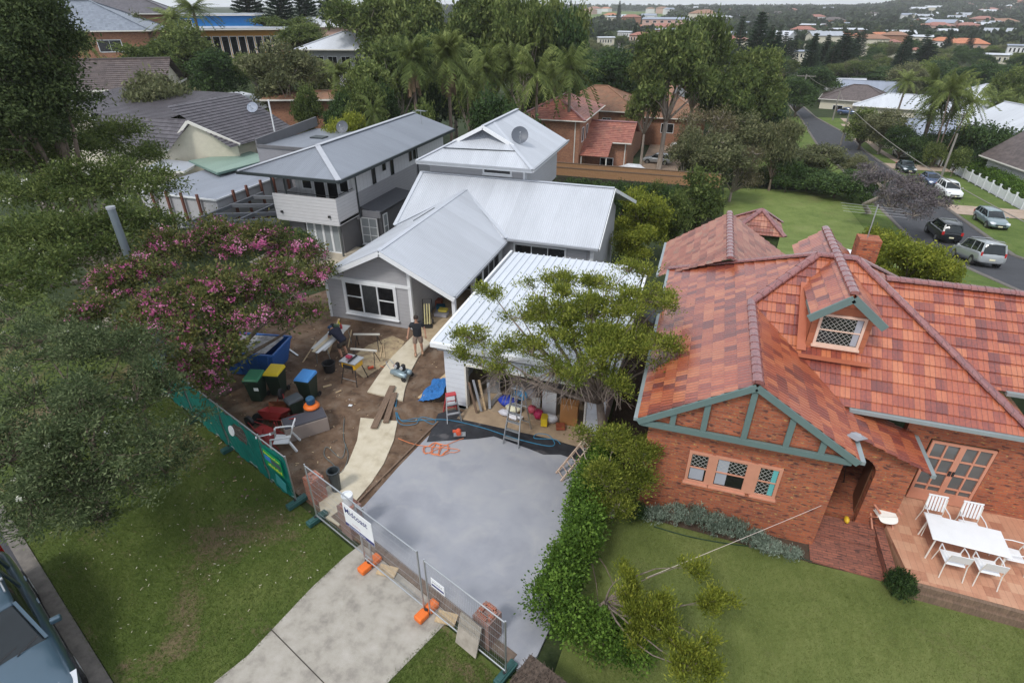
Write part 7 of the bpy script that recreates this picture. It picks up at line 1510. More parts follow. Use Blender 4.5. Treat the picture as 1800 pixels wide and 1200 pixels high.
# ladders
def ladder(name, label, a, b, w_=.42, n=8, mat=METAL, up=(0, 0, 1), r=.022, side=None):
    a, b = Vector(a), Vector(b); d = (b-a).normalized(); s = Vector(side).normalized() if side else d.cross(Vector(up)).normalized(); t = thing(name, label, 'ladder', a); z = Vector((0, 0, 0)); L = b-a
    for q in (-1, 1): m = MB(); m.beam(s*q*w_/2, L+s*q*w_/2, .035, .075); m.build('rail', mat, t, uv=False)
    for i in range(n): m = MB(); c = L*((i+.5)/n); m.tube([c-s*w_/2, c+s*w_/2], r*.7, 6); m.build('rung', mat, t, uv=False)
ladder('extension_ladder', 'aluminium ladder leaning behind the shade cloth fence', ff(-3.9, .95, .5), ff(-2.35, .12, 1.75), .38, 11)
ladder('timber_ladder', 'paint-splashed timber ladder lying against the hedge end of the slab', P(982, 838, .05), P(1035, 775, 1.2), .36, 7, M('painted_old_timber', (.6, .48, .38), (.35, .22, .17), 9, .8))
def stepladder(pos, rz, h, label, top, ww=.5, splay=.45, n=5, mat=METAL):
    t = thing('step_ladder', label, 'step ladder', pos, rz, 'step ladders')
    for s in (-1, 1):
        m = MB(); m.beam((s*ww/2, -splay, 0), (s*ww*.32, 0, h), .03, .07); m.build('front_rail', mat, t, uv=False); m = MB(); m.beam((s*ww/2*.95, splay, 0), (s*ww*.3, .04, h*.98), .03, .05); m.build('rear_rail', top, t, uv=False)
    for i in range(1, n+1): k_ = i/(n+1); m = MB(); m.obox((0, -splay*(1-k_), h*k_), (ww*(1-k_*.36), .1, .025)); m.build('step', mat, t, uv=False)
    for k_ in (.2, .6): m = MB(); m.beam((-ww*.45, splay*(1-k_), h*k_), (ww*.45, splay*(1-k_), h*k_), .02, .03); m.build('brace', top, t, uv=False)
    m = MB(); m.obox((0, 0, h+.02), (ww*.72, .2, .05)); m.build('top_cap', top, t, uv=False, bevel=.01)
stepladder(P(795, 732), rad(35), .95, 'small step ladder with red top at the garage corner', paint('ladder_red', (.5, .05, .06), .4), .5, .38, 2)
stepladder(P(910, 768), rad(-8), 2.0, 'tall aluminium step ladder standing in front of the garage opening', METAL, .55, .55, 6)
# planks and timber
def plank(a, b, w_, th_, mat, label, name='plank'):
    a, b = Vector(a), Vector(b); m = MB(); m.beam(a-a, b-a, w_, th_); o = m.build(name, mat, None, bevel=.004); o.location = a; tag(o, label, 'plank'); return o
plank(P(657, 752, .1), P(690, 678, .14), .23, .045, WOODD, 'longer brown plank bridging the gap in the path'); plank(P(678, 742, .1), P(694, 690, .14), .2, .045, WOODD, 'shorter brown plank bridging the gap in the path')
plank(P(738, 700, .04), P(790, 655, .06), .2, .05, WOOD, 'pale plank lying on the earth beside the garage wall')
for i, (a, b, w_) in enumerate((((577, 622), (596, 560), .1), ((530, 640), (556, 600), .05), ((612, 610), (618, 580), .05), ((668, 630), (672, 605), .05), ((676, 628), (674, 603), .04), ((503, 610), (524, 625), .07), ((568, 680), (583, 676), .1), ((590, 690), (600, 686), .05))):
    plank(P(*a, .03), P(*b, .05), w_, .03, WOOD if i != 5 else METAL, ['thin pale batten right of the work bench', 'dark batten on the earth near the skip', 'short pale batten near the crouching man', 'left pale batten in the sawdust', 'right pale batten in the sawdust', 'grey metal strip on the earth by the crepe myrtle', 'short pale offcut beside the blue-lidded bin', 'tiny pale offcut near the storage box'][i], 'batten')
sheet('sawdust_patch', ccw([tuple(P(*q))[:2] for q in ((618, 628), (648, 606), (690, 590), (712, 600), (690, 632), (655, 655), (640, 665), (622, 650))]), .006, M('sawdust', (.5, .4, .24), (.25, .18, .12), 4, .95, bump=.4, detail=9))
# membrane, slab edge patches
sheet('damp_membrane', ccw([tuple(P(*q))[:2] for q in ((770, 728), (800, 720), (850, 740), (940, 765), (1045, 795), (1030, 815), (985, 800), (955, 800), (930, 790), (868, 768), (840, 772), (750, 778), (758, 758))]), .036, M('black_membrane', (.035, .038, .045), (.02, .02, .025), 3, .5, bump=.5, big=(1.3, (.1, .095, .1), .58, .7)), None)
sheet('garage_threshold', ccw([(-6.75, 14.5), (-3, 14.45), (-2.2, 14.3), (-2.2, 15.25), (-6.62, 15.25)]), .045, M('tan_slab', (.4, .3, .2), (.3, .22, .15), 3, .85), .04)
m = MB(); a_, b_ = ff(.5, .45, .02), P(770, 742, .02); m.beam(a_, b_, .05, .1); o = m.build('form_board', WOODD, None); tag(o, 'timber form board along the left edge of the fresh slab', 'timber edging')
# hoses and cords
def cord(pts, r, col, label, name='cord', cat='cord', z=.05, n=6):
    P_ = [at(*p, z) if len(p) == 2 else at(*p) for p in pts]; out = []
    for i in range(len(P_)-1):
        p0, p1, p2, p3 = P_[max(i-1, 0)], P_[i], P_[i+1], P_[min(i+2, len(P_)-1)]
        for s in range(n): t = s/n; out.append(.5*((2*p1)+(p2-p0)*t+(2*p0-5*p1+4*p2-p3)*t*t+(3*p1-3*p2+p3-p0)*t**3))
    out.append(P_[-1]); m = MB(); m.tube(out, r, 5); o = m.build(name, col, None, uv=False); tag(o, label, cat); return o
OC = paint('orange_cord', (.75, .22, .08), .5); BH = paint('blue_hose', (.04, .2, .34), .45); GH = paint('grey_hose', (.12, .15, .15), .5)
coil = [(700, 770), (735, 782)]+[(770+34*math.cos(a*1.0)*(1-.03*i), 789+10*math.sin(a*1.0)+2*math.sin(i*2.3)) for i, a in enumerate(np.linspace(0, 26, 60))]+[(800, 775), (815, 770)]
cord(coil, .011, OC, 'tangled orange extension cord on the fresh slab', z=.06, n=3)
cord([(690, 690), (702, 735), (720, 740), (745, 738), (790, 738), (850, 752), (905, 770), (960, 783), (975, 780), (965, 765), (945, 762), (940, 770), (975, 772), (985, 780)], .014, BH, 'long blue air hose running past the tall step ladder', 'air_hose', 'hose')
cord([(700, 690), (696, 720), (705, 738), (735, 735), (760, 745), (765, 738), (740, 733), (730, 745), (700, 742), (694, 700)], .012, BH, 'looped blue hose on the earth beside the path', 'air_hose', 'hose')
cord([(605, 735), (604, 770), (612, 800), (600, 830), (585, 815), (570, 800), (575, 785), (600, 805), (608, 780)], .012, GH, 'grey-green hose tangled on the earth behind the bricks', 'garden_hose', 'hose', z=.03)
cord([(668, 643), (690, 650), (700, 655)], .01, OC, 'short orange cord between the sawdust and the compressor')
t = thing('circular_saw', 'orange-red circular saw lying on the slab edge', 'power tool', P(808, 764, .06), .4); m = MB(); m.obox((0, 0, .02), (.4, .22, .02)); m.build('base_plate', METAL, t); m = MB(); m.tube([(-.03, -.08, .12), (-.03, .1, .12)], .09, 12); m.obox((-.1, 0, .17), (.25, .07, .08)); m.build('motor', paint('saw_orange', (.65, .1, .04), .4), t, bevel=.01)
t = thing('drill', 'small orange-red drill lying in the sawdust', 'power tool', P(652, 648, .02), .9); m = MB(); m.obox((0, 0, .06), (.24, .08, .09)); m.build('body', paint('saw_orange', (.65, .1, .04), .4), t, bevel=.02); m = MB(); m.obox((-.05, .09, .05), (.06, .14, .05)); m.build('grip', BLACK, t, bevel=.01)
# compressor
t = thing('air_compressor', 'grey twin-tank air compressor with handle standing on the path', 'compressor', P(706, 662, .06), rad(-12)); CP = paint('compressor_grey', (.28, .36, .4), .35, .3)
for y in (-.15, .15): m = MB(); m.tube([(-.38, y, .22), (-.34, y, .22), (.34, y, .22), (.38, y, .22)], [.06, .11, .11, .06], 12); m.build('tank', CP, t, smooth=True, uv=False)
for x in (-.14, .14): m = MB(); m.lathe([(.07, 0), (.09, .02), (.09, .2), (.06, .25), (0, .26)], (x, 0, .36), 12); m.build('cylinder', BLACK, t); 
for x in (-.14, .14): m = MB(); m.tube([(x, -.1, .5), (x, -.15, .5)], .07, 12); m.build('fan_cover', paint('chrome_grey', (.6, .62, .65), .3, .4), t)
m = MB(); m.obox((0, 0, .34), (.5, .26, .04)); m.build('deck', CP, t)
m = MB(); m.tube([(-.4, -.15, .3), (-.62, -.12, .55), (-.62, .12, .55), (-.4, .15, .3)], .015, 6); m.build('handle', METAL, t)
for y in (-.24, .24): m = MB(); m.tube([(.3, y-.02, .1), (.3, y+.02, .1)], .11, 12); m.build('wheel', BLACK, t)
m = MB(); m.lathe([(.05, 0), (.06, .03), (.0, .1)], (-.3, 0, .38), 8); m.build('gauge', RED, t)
# table saw on stand
t = thing('table_saw', 'yellow and grey portable table saw on a folding stand', 'table saw', P(624, 668), rad(-5)); YS = paint('tool_yellow', (.75, .42, .02), .45)
m = MB(); m.obox((0, 0, .8), (.62, .5, .26)); m.build('housing', YS, t, bevel=.03); m = MB(); m.obox((0, 0, .95), (.72, .6, .04)); m.build('table', METAL, t, bevel=.005); m = MB(); m.obox((.05, 0, 1.0), (.04, .55, .06)); m.build('fence', BLACK, t); m = MB(); m.obox((0, -.27, .78), (.44, .04, .16)); m.build('panel', BLACK, t, bevel=.01)
m = MB(); m.obox((-.1, 0, 1.05), (.25, .16, .1)); m.build('motor_head', paint('maroon_tool', (.25, .02, .05), .4), t, bevel=.03)
for s in (-1, 1):
    for q in (-1, 1): m = MB(); m.tube([(s*.26, q*.2, .68), (s*.36, q*.36, 0)], .018, 6); m.build('leg', BLACK, t, uv=False)
m = MB(); m.tube([(-.34, -.3, .2), (.34, -.3, .2)], .014, 6); m.build('crossbar', METAL, t)
# mitre saw bench with boards
t = thing('work_bench', 'white work bench piled with pale boards and a mitre saw, beside the crouching man', 'bench', P(577, 632), rad(4)); 
m = MB(); m.obox((0, .5, .8), (.62, 2.1, .04)); m.build('bench_top', paint('white_board', (.62, .62, .6), .7), t, bevel=.004)
for s in (-1, 1):
    for q in (-.3, 1.4): m = MB(); m.tube([(s*.24, q, .78), (s*.3, q+.05*s, 0)], .02, 6); m.build('leg', METAL, t, uv=False)
p = t.location; b_ = MB(); b_.obox((-.05, 0, .0), (.14, 1.6, .02)); o = b_.build('board', M('fresh_board', (.7, .6, .42), (.6, .5, .34), 5, .7), None); tag(o, 'pale yellow board overhanging the near end of the work bench', 'board'); o.location = (p.x+.03, p.y+.0, .85); o.rotation_euler = (0, 0, .03)
b_ = MB(); b_.obox((0, 0, .0), (.13, 1.7, .025)); o = b_.build('board', WHITE, None); tag(o, 'white primed board overhanging the near end of the work bench', 'board'); o.location = (p.x+.23, p.y+.02, .85); o.rotation_euler = (0, 0, -.05)
s_ = thing('mitre_saw', 'dark mitre saw clamped on the middle of the work bench', 'power tool', (p.x-.1, p.y+.75, .83), .2); m = MB(); m.lathe([(0, 0), (.22, 0), (.22, .06), (0, .07)], n=16); m.build('turntable', METAL, s_); m = MB(); m.tube([(-.03, 0, .28), (.03, 0, .28)], .17, 16); m.build('blade_guard', BLACK, s_); m = MB(); m.obox((.15, .1, .3), (.22, .14, .14)); m.build('motor', paint('green_tool', (.1, .16, .1), .5), s_, bevel=.02); m = MB(); m.tube([(0, .15, .1), (.0, .1, .3), (0, -.15, .42)], .02, 6); m.build('arm', METAL, s_)
for q, c, lb in (((-.2, 1.35, .83), (.7, .6, .05), 'yellow bottle at the far end of the work bench'), ((.0, 1.2, .83), (.45, .03, .04), 'red bottle at the far end of the work bench')): b_ = MB(); b_.lathe([(.05, 0), (.05, .16), (.02, .2), (.02, .26), (0, .26)], n=10); o = b_.build('bottle', paint('bottle_'+lb[:3], c, .4), None); tag(o, lb, 'bottle'); o.location = (p.x+q[0], p.y+q[1], q[2])
t = thing('black_tub', 'black rubber tub under the near end of the work bench', 'tub', P(580, 652)); m = MB(); m.lathe([(.2, 0), (.25, .38), (.27, .38), (.27, .4), (.23, .4), (.19, .04), (0, .04)], n=18); m.build('shell', BLACK, t)
def trestle(px, py, rz, label):
    t = thing('saw_horse', label, 'trestle', P(px, py), rz, 'trestles'); m = MB(); m.beam((-.55, 0, .68), (.55, 0, .68), .07, .06); m.build('top_beam', paint('pale_beam', (.6, .58, .52), .7), t)
    for s in (-1, 1):
        for q in (-1, 1): m = MB(); m.tube([(s*.42, 0, .66), (s*.5, q*.3, 0)], .016, 6); m.build('leg', BLACK, t, uv=False)
trestle(648, 612, rad(18), 'farther folding trestle with pale beam near the gabled house wall'); trestle(643, 640, rad(10), 'nearer folding trestle with pale beam over the sawdust')
for (px, py), lb in (((617, 702), 'upper'), ((616, 713), 'lower')): m = MB(); m.obox((0, 0, .02), (.13, .1, .02), .1); o = m.build('white_pad', WHITE, None); tag(o, f'{lb} of two small white squares on the earth left of the planks', 'pad'); o.location = P(px, py, .01)
k = NT('blue_tarp'); k.setb('Base Color', (.03, .18, .5, 1)); k.setb('Roughness', .4); k.bump(k.noise(k.coord(), 6, 3, .6, 1.5), 1, .08)
m = MB(); n_ = 12; V = [(x/n_*.9-.45+.05*math.sin(y), y/n_*1.5-.75, .05+.22*abs(math.sin(x*1.1+y*.7))*math.exp(-((x-6)**2+(y-6)**2)/30)+(.35*(x/n_)**2)) for y in range(n_+1) for x in range(n_+1)]
m.add(V, [(j*(n_+1)+i, j*(n_+1)+i+1, (j+1)*(n_+1)+i+1, (j+1)*(n_+1)+i) for j in range(n_) for i in range(n_)]); o = m.build('blue_tarp', k.m, None, smooth=True); tag(o, 'crumpled blue tarpaulin against the garage side wall', 'tarpaulin'); o.location = P(769, 690)
t = thing('metal_bin', 'open black bucket beside the red brick pier', 'bucket', ff(-.55, 1.05, 0)); m = MB(); m.lathe([(.13, 0), (.17, .75), (.2, .75), (.2, .79), (.16, .79), (.13, .3), (0, .3)], n=16); m.build('shell', DARKT, t)
# debris over the earth
r_ = np.random.default_rng(12); m = MB()
for i in range(900):
    x, y = r_.uniform(-18, -7.5), r_.uniform(9, 20); s = r_.uniform(.012, .05)
    m.obox((x, y, .01), (s*r_.uniform(.6, 2.2), s, s*.7), r_.uniform(0, 3), r_.uniform(-.5, .5))
o = m.build('soil_debris', M('clods', (.2, .15, .11), (.1, .07, .05), 3, .95), None, uv=False); o['kind'] = 'stuff'; o['label'] = 'small clods and stones on the bare building site earth'
m = MB()
for i in range(170):
    x, y = r_.uniform(-17, -7.8), r_.uniform(9.5, 19.5); s = r_.uniform(.02, .05); m.obox((x, y, .02), (s*r_.uniform(1, 3), s*.6, .01), r_.uniform(0, 3))
o = m.build('wood_scraps', WOOD, None, uv=False); o['kind'] = 'stuff'; o['label'] = 'pale timber scraps scattered over the building site'
# mounds / trench edges
m = MB()
for (px, py, r0, h) in ((625, 700, .5, .1), (645, 712, .5, .12), (690, 722, .5, .1), (730, 715, .6, .1), (760, 722, .4, .08), (600, 720, .5, .08), (706, 770, .25, .08), (690, 800, .25, .08), (668, 840, .25, .08), (560, 745, .6, .08), (520, 640, .7, .1)):
    c = P(px, py); V = [c+Vector((0, 0, h))]; 
    for i in range(3):
        for j in range(14): a = 6.2832*j/14; q = r0*(i+1)/3*r_.uniform(.8, 1.2); V.append(c+Vector((q*math.cos(a), q*math.sin(a)*.7, h*(1-((i+1)/3)**1.5)*r_.uniform(.5, 1.4)-.01)))
    m.add(V, [(0, 1+j, 1+(j+1) % 14) for j in range(14)]+[(1+i*14+j, 1+(i+1)*14+j, 1+(i+1)*14+(j+1) % 14, 1+i*14+(j+1) % 14) for i in range(2) for j in range(14)])
o = m.build('earth_heaps', DIRT, None, smooth=True, uv=False); o['kind'] = 'structure'

# ================================================================ GARAGE AND PORCH CONTENTS
def bag(px, py, z, size, col, label, rz=0, name='bag'):
    m = MB(); m.ball((0, 0, size[2]/2), (size[0]/2, size[1]/2, size[2]/2), 14, 9); r = np.random.default_rng(int(px+py)); m.v = [(v[0]+r.normal(0, .015), v[1]+r.normal(0, .015), max(0, v[2]+r.normal(0, .012))) for v in m.v]
    o = m.build(name, paint('bag_'+name+str(col), col, .5), None, smooth=True, uv=False); tag(o, label, 'bag'); o.location = P(px, py, z); o.rotation_euler = (0, 0, rz); return o
bag(893, 712, .08, (.75, .5, .4), (.02, .06, .5), 'royal blue sack on the garage floor'); bag(915, 702, .08, (.55, .4, .42), (.04, .35, .7), 'light blue sack beside the royal blue one'); bag(903, 722, .08, (.6, .45, .3), (.7, .68, .5), 'cream sack in front of the blue sacks'); bag(888, 728, .08, (.5, .3, .18), (.65, .65, .72), 'white flat sack at the front left of the pile'); bag(905, 735, .08, (.6, .3, .14), (.7, .7, .75), 'long white sack along the front of the pile')
bag(935, 725, .08, (.4, .3, .3), (.5, .08, .12), 'dark pink sack behind the tall step ladder'); bag(947, 735, .08, (.35, .35, .35), (.5, .02, .1), 'crimson sack right of the tall step ladder'); bag(934, 700, .08, (.5, .4, .5), (.35, .33, .35), 'grey sack at the back of the garage'); bag(953, 694, .08, (.5, .25, .3), (.65, .15, .03), 'orange bag at the back of the garage'); bag(940, 685, .08, (.4, .3, .35), (.6, .6, .66), 'pale grey bag near the garage back wall'); bag(967, 742, .08, (.55, .3, .35), (.55, .55, .58), 'light grey sack beside the yellow case')
def crate(px, py, z, size, col, label, rz=0, name='box', cat='box', bev=.01):
    t = thing(name, label, cat, P(px, py, z), rz); m = MB(); m.obox((0, 0, size[2]/2), size); m.build('carcass', paint('c_'+str(col), col, .55), t, bevel=bev); m = MB(); m.obox((0, 0, size[2]+.008), (size[0]*1.03, size[1]*1.03, .016)); m.build('lid', paint('c_'+str(tuple(c*.8 for c in col)), tuple(c*.8 for c in col), .55), t); return t
crate(1000, 742, .08, (.6, .35, .85), (.36, .17, .06), 'brown cabinet standing at the right of the garage opening', rad(3), 'storage_cabinet', 'cabinet'); crate(957, 745, .08, (.22, .3, .32), (.7, .5, .02), 'yellow tool case on the garage floor', .1, 'tool_case', 'case'); crate(965, 728, .08, (.5, .12, 1.0), (.55, .56, .58), 'pale upright panel leaning in the middle of the garage', .05, 'cement_sheet', 'sheet'); crate(975, 690, .08, (.9, .5, .8), (.12, .11, .11), 'dark cupboard at the back right of the garage', 0, 'cupboard', 'cupboard'); crate(925, 690, .08, (1.2, .5, .7), (.2, .17, .15), 'brown bench at the back of the garage', 0, 'bench_box', 'bench'); crate(870, 680, .08, (.5, .8, .6), (.3, .3, .3), 'grey box at the back left of the garage', .2, 'box', 'box')
crate(985, 752, .08, (.3, .25, .12), (.3, .08, .04), 'small dark red tool box at the garage threshold', .3, 'tool_box', 'box'); crate(942, 712, .08, (.3, .3, .22), (.65, .65, .65), 'white tub in the middle of the garage pile', .3, 'tub', 'tub')
for i, (a, b) in enumerate((((838, 725, .1), (824, 672, 1.4)), ((846, 722, .1), (832, 668, 1.5)), ((853, 720, .1), (842, 668, 1.4)), ((861, 718, .1), (858, 672, 1.0)))): plank(P(*a), P(*b), .09, .03, [WOODD, TRIMG, WOOD, TRIMG][i], f'{["first", "second", "third", "fourth"][i]} board from the left leaning inside the left garage wall', 'timber_board')
plank(P(862, 712, .1), P(880, 690, .14), .16, .03, paint('primed', (.5, .47, .45), .6), 'primed board lying on the garage floor left of the blue sack')
crate(768, 536, .1, (.5, .35, .3), (.3, .09, .05), 'terracotta coloured tub on the porch', .1, 'tub', 'tub'); crate(776, 554, .1, (.6, .4, .14), (.4, .4, .45), 'stack of grey and yellow packs on the porch floor', .1, 'pack', 'box'); crate(779, 546, .3, (.4, .3, .08), (.7, .6, .1), 'yellow pack on top of the grey stack', .1, 'pack', 'box'); crate(775, 544, .1, (.4, .3, .22), (.02, .12, .2), 'dark blue tool bag at the back of the porch', .3, 'tool_bag', 'bag')
t = thing('sack_trolley', 'black sack trolley leaning on the porch wall loaded with striped battens', 'trolley', P(752, 572, .1), rad(20)); m = MB(); m.tube([(-.2, .1, .05), (-.2, .45, 1.1), (.2, .45, 1.1), (.2, .1, .05)], .02, 6); m.build('frame', BLACK, t); m = MB(); m.obox((0, -.1, .04), (.42, .3, .03)); m.build('toe_plate', BLACK, t)
for x in (-.22, .22): m = MB(); m.tube([(x-.03, .2, .1), (x+.03, .2, .1)], .11, 12); m.build('wheel', BLACK, t)
for i in range(3): m = MB(); m.beam((-.12+i*.11, -.02, .08), (-.12+i*.11, .3, .95), .05, .03); m.build('batten', paint('pale_yellow_batten', (.55, .5, .25), .6), t)

# ================================================================ TERRACE FURNITURE
tz = .4; c = P(1700, 940, 1.12)
t = thing('patio_table', 'long white outdoor table on the terracotta terrace', 'table', (c.x, c.y, tz), rad(-3)); m = MB(); m.box(-.83, .83, -.45, .45, .7, .73); m.build('table_top', WHITE, t, bevel=.02)
for s in (-1, 1):
    for q in (-1, 1): m = MB(); m.tube([(s*.72, q*.36, .7), (s*.76, q*.4, 0)], .02, 6); m.build('leg', OFFW, t, uv=False)
def wchair(x, y, rz, label, high=False):
    t = thing('patio_chair', label, 'chair', (x, y, tz), rz, 'chairs around the white terrace table'); hb = .95 if high else .85
    m = MB(); m.slab([(-.23, -.22, .44), (.23, -.22, .44), (.21, .22, .42), (-.21, .22, .42)], .025); m.build('seat', WHITE, t, bevel=.01)
    m = MB(); 
    if high: 
        for i in range(6): x0 = -.21+i*.075; m.prism([(x0, .24, .5), (x0+.055, .24, .5), (x0+.055, .33, hb), (x0, .33, hb)], (0, .02, 0))
        m.beam((-.23, .335, hb), (.23, .335, hb), .03, .05)
    else: m.prism([(-.22, .24, .56), (.22, .24, .56), (.21, .32, hb), (-.21, .32, hb)], (0, .02, 0))
    m.build('backrest', WHITE, t, bevel=.01)
    for s in (-1, 1):
        m = MB(); m.tube([(s*.23, -.2, .44), (s*.25, -.26, 0)], .013, 5); m.build('leg', OFFW, t, uv=False); m = MB(); m.tube([(s*.22, .3, hb-.05), (s*.23, .24, .44), (s*.25, .32, 0)], .013, 5); m.build('leg', OFFW, t, uv=False)
        m = MB(); m.tube([(s*.22, .28, .66), (s*.25, .0, .66), (s*.24, -.2, .64), (s*.23, -.22, .44)], .014, 5); m.build('armrest', WHITE, t, uv=False)
cx, cy = c.x, c.y
wchair(cx-.42, cy+.68, 0, 'slatted white chair behind the left half of the terrace table', True); wchair(cx+.38, cy+.68, 0, 'slatted white chair behind the right half of the terrace table', True); wchair(cx+1.05, cy-.02, rad(-90), 'white armchair at the right end of the terrace table')
wchair(cx-.38, cy-.6, math.pi, 'white armchair in front of the left half of the terrace table'); wchair(cx+.33, cy-.62, math.pi, 'white armchair in front of the right half of the terrace table')
p = P(1555, 905, .8); t = thing('director_chair', 'timber folding chair with a white towel beside the porch arch', 'chair', (p.x, p.y+.1, tz-.02), rad(15)); 
for s in (-1, 1):
    m = MB(); m.beam((s*.27, -.2, .0), (s*.27, .22, .45), .03, .04); m.beam((s*.27, .22, 0), (s*.27, -.2, .45), .03, .04); m.beam((s*.27, .2, .4), (s*.27, .26, .85), .03, .04); m.beam((s*.27, -.24, .62), (s*.27, .26, .62), .05, .03); m.build('side_frame', SALM, t, uv=False)
m = MB(); m.slab([(-.25, -.2, .46), (.25, -.2, .46), (.25, .2, .44), (-.25, .2, .44)], .02); m.build('seat', OFFW, t)
m = MB(); m.add([(-.26, -.34, .36), (.26, -.36, .33), (.25, -.2, .49), (-.24, -.2, .49), (-.24, .2, .48), (.25, .2, .47), (-.23, .27, .75), (.25, .27, .76)], [(0, 1, 2, 3), (3, 2, 5, 4), (4, 5, 7, 6)]); o = m.build('towel', paint('white_towel', (.78, .77, .72), .9), None, subsurf=2, smooth=True, uv=False); tag(o, 'white towel draped over the timber folding chair', 'towel'); o.location = t.location; o.rotation_euler = t.rotation_euler
m = MB(); m.ball((0, 0, .11), .11, 16, 10); k = NT('soccer_ball'); v = k.n('ShaderNodeTexVoronoi'); v.inputs['Scale'].default_value = 11; k.l(k.coord(), v.inputs[0]); k.setb('Base Color', k.ramp(v.outputs['Distance'], [(.3, (.05, .05, .05)), (.36, (.75, .75, .75))])); o = m.build('football', k.m, None, smooth=True, uv=False); tag(o, 'black and white football inside the porch arch', 'ball'); o.location = (4.85, 14.3, .32)
t = thing('kettle_barbecue', 'dark kettle barbecue with grey lid inside the porch arch', 'barbecue', (5.25, 14.9, .32)); m = MB(); m.ball((0, 0, .8), (.26, .26, .2), 16, 8); m.build('bowl', DARKT, t, smooth=True, uv=False); m = MB(); m.ball((0, 0, .86), (.27, .27, .2), 16, 8); m.build('lid', TRIMG, t, smooth=True, uv=False)
for a in (0, 2.1, 4.2): m = MB(); m.tube([(.15*math.cos(a), .15*math.sin(a), .7), (.28*math.cos(a), .28*math.sin(a), 0)], .012, 5); m.build('leg', BLACK, t, uv=False)
m = MB(); m.ball((0, 0, .08), (.07, .12, .09), 10, 6); o = m.build('yellow_boot', paint('boot_yellow', (.7, .45, .03), .5), None, smooth=True, uv=False); tag(o, 'yellow boot on the porch step beside the open door', 'boot'); o.location = (5.35, 13.3, .28)
wire(onw := (4.46, 12.5, 1.5), P(1135, 1015, .0), .007, .02, 'pale straight service cable stretched from the brick house corner down to the lawn', 'service_cable', paint('pale_cable', (.6, .5, .46), .7), None)  # stands for the overhead service cable, ended at the lawn
cord([(1150, 925), (1210, 942), (1280, 955), (1360, 965), (1425, 985), (1430, 975), (1420, 965)], .016, paint('dark_green_hose', (.015, .04, .02), .5), 'dark green garden hose along the edge of the flower bed', 'garden_hose', 'hose', z=.02)
# steel poles in the trees at left, white flagpole
for (bx, by, bz_, tx, ty), lb, r0 in (((252, 520, 3.0, 195, 367), 'tall leaning-looking galvanised steel pole among the trees at left', .13), ((268, 520, 3.1, 243, 452), 'shorter galvanised pole right of the tall one', .08)):
    b = P(bx, by, bz_); d = ray(tx, ty); k_ = math.hypot(b.x, b.y)/math.hypot(d[0], d[1]); h = CAM_H+d[2]*k_; t = thing('steel_pole', lb, 'pole', (d[0]*k_, d[1]*k_, 0)); m = MB(); m.tube([(0, 0, 0), (0, 0, h)], [r0*1.1, r0], 12); m.build('shaft', paint('dull_galvanised', (.2, .24, .27), .5, .4), t, uv=False); m = MB(); m.tube([(0, 0, h), (0, 0, h+.08)], r0*1.15, 12); m.build('cap', TRIMG, t, uv=False)
b = atd(492, 277, 52); d = ray(475, 175); k_ = 52/math.hypot(d[0], d[1]); t = thing('flagpole', 'thin white pole rising behind the flat grey parapet', 'pole', (b.x, b.y, float(hgt(b.x, b.y)))); m = MB(); m.tube([(0, 0, 0), (0, 0, CAM_H+d[2]*k_-t.location.z)], .06, 6); m.build('shaft', WHITE, t, uv=False)
# wire cafe set on the neighbour's patio
c = P(566, 462, .4)
t = thing('cafe_chair', 'black wire chair on the neighbour patio', 'chair', (c.x, c.y, .03), .4)
m = MB(); m.tube([(.2*math.cos(a), .2*math.sin(a), .45) for a in np.linspace(0, 6.28, 13)], .012, 5); m.build('seat', BLACK, t); m = MB(); m.tube([(-.2, .1, .45), (-.2, .2, .8), (0, .25, 1.0), (.2, .2, .8), (.2, .1, .45)], .012, 5); m.build('backrest', BLACK, t)
for a in (.8, 2.3, 3.9, 5.5): m = MB(); m.tube([(.18*math.cos(a), .18*math.sin(a), .45), (.24*math.cos(a), .24*math.sin(a), 0)], .01, 5); m.build('leg', BLACK, t)
# green clothes hoist beyond the ridge
t = thing('market_umbrella', 'small white parasol beyond the brick house ridge beside the aerial', 'umbrella', (7.0, 27.5, float(hgt(7, 27.5)))); pz = ray(1493, 440); k_ = 27.5/pz[1]; t.location.x = pz[0]*k_; zt = CAM_H+pz[2]*k_-t.location.z
m = MB(); m.lathe([(.6, zt-.25), (.3, zt-.05), (0, zt)], n=8); m.build('canopy', WHITE, t); m = MB(); m.tube([(0, 0, 0), (0, 0, zt)], .03, 6); m.build('pole', OFFW, t)
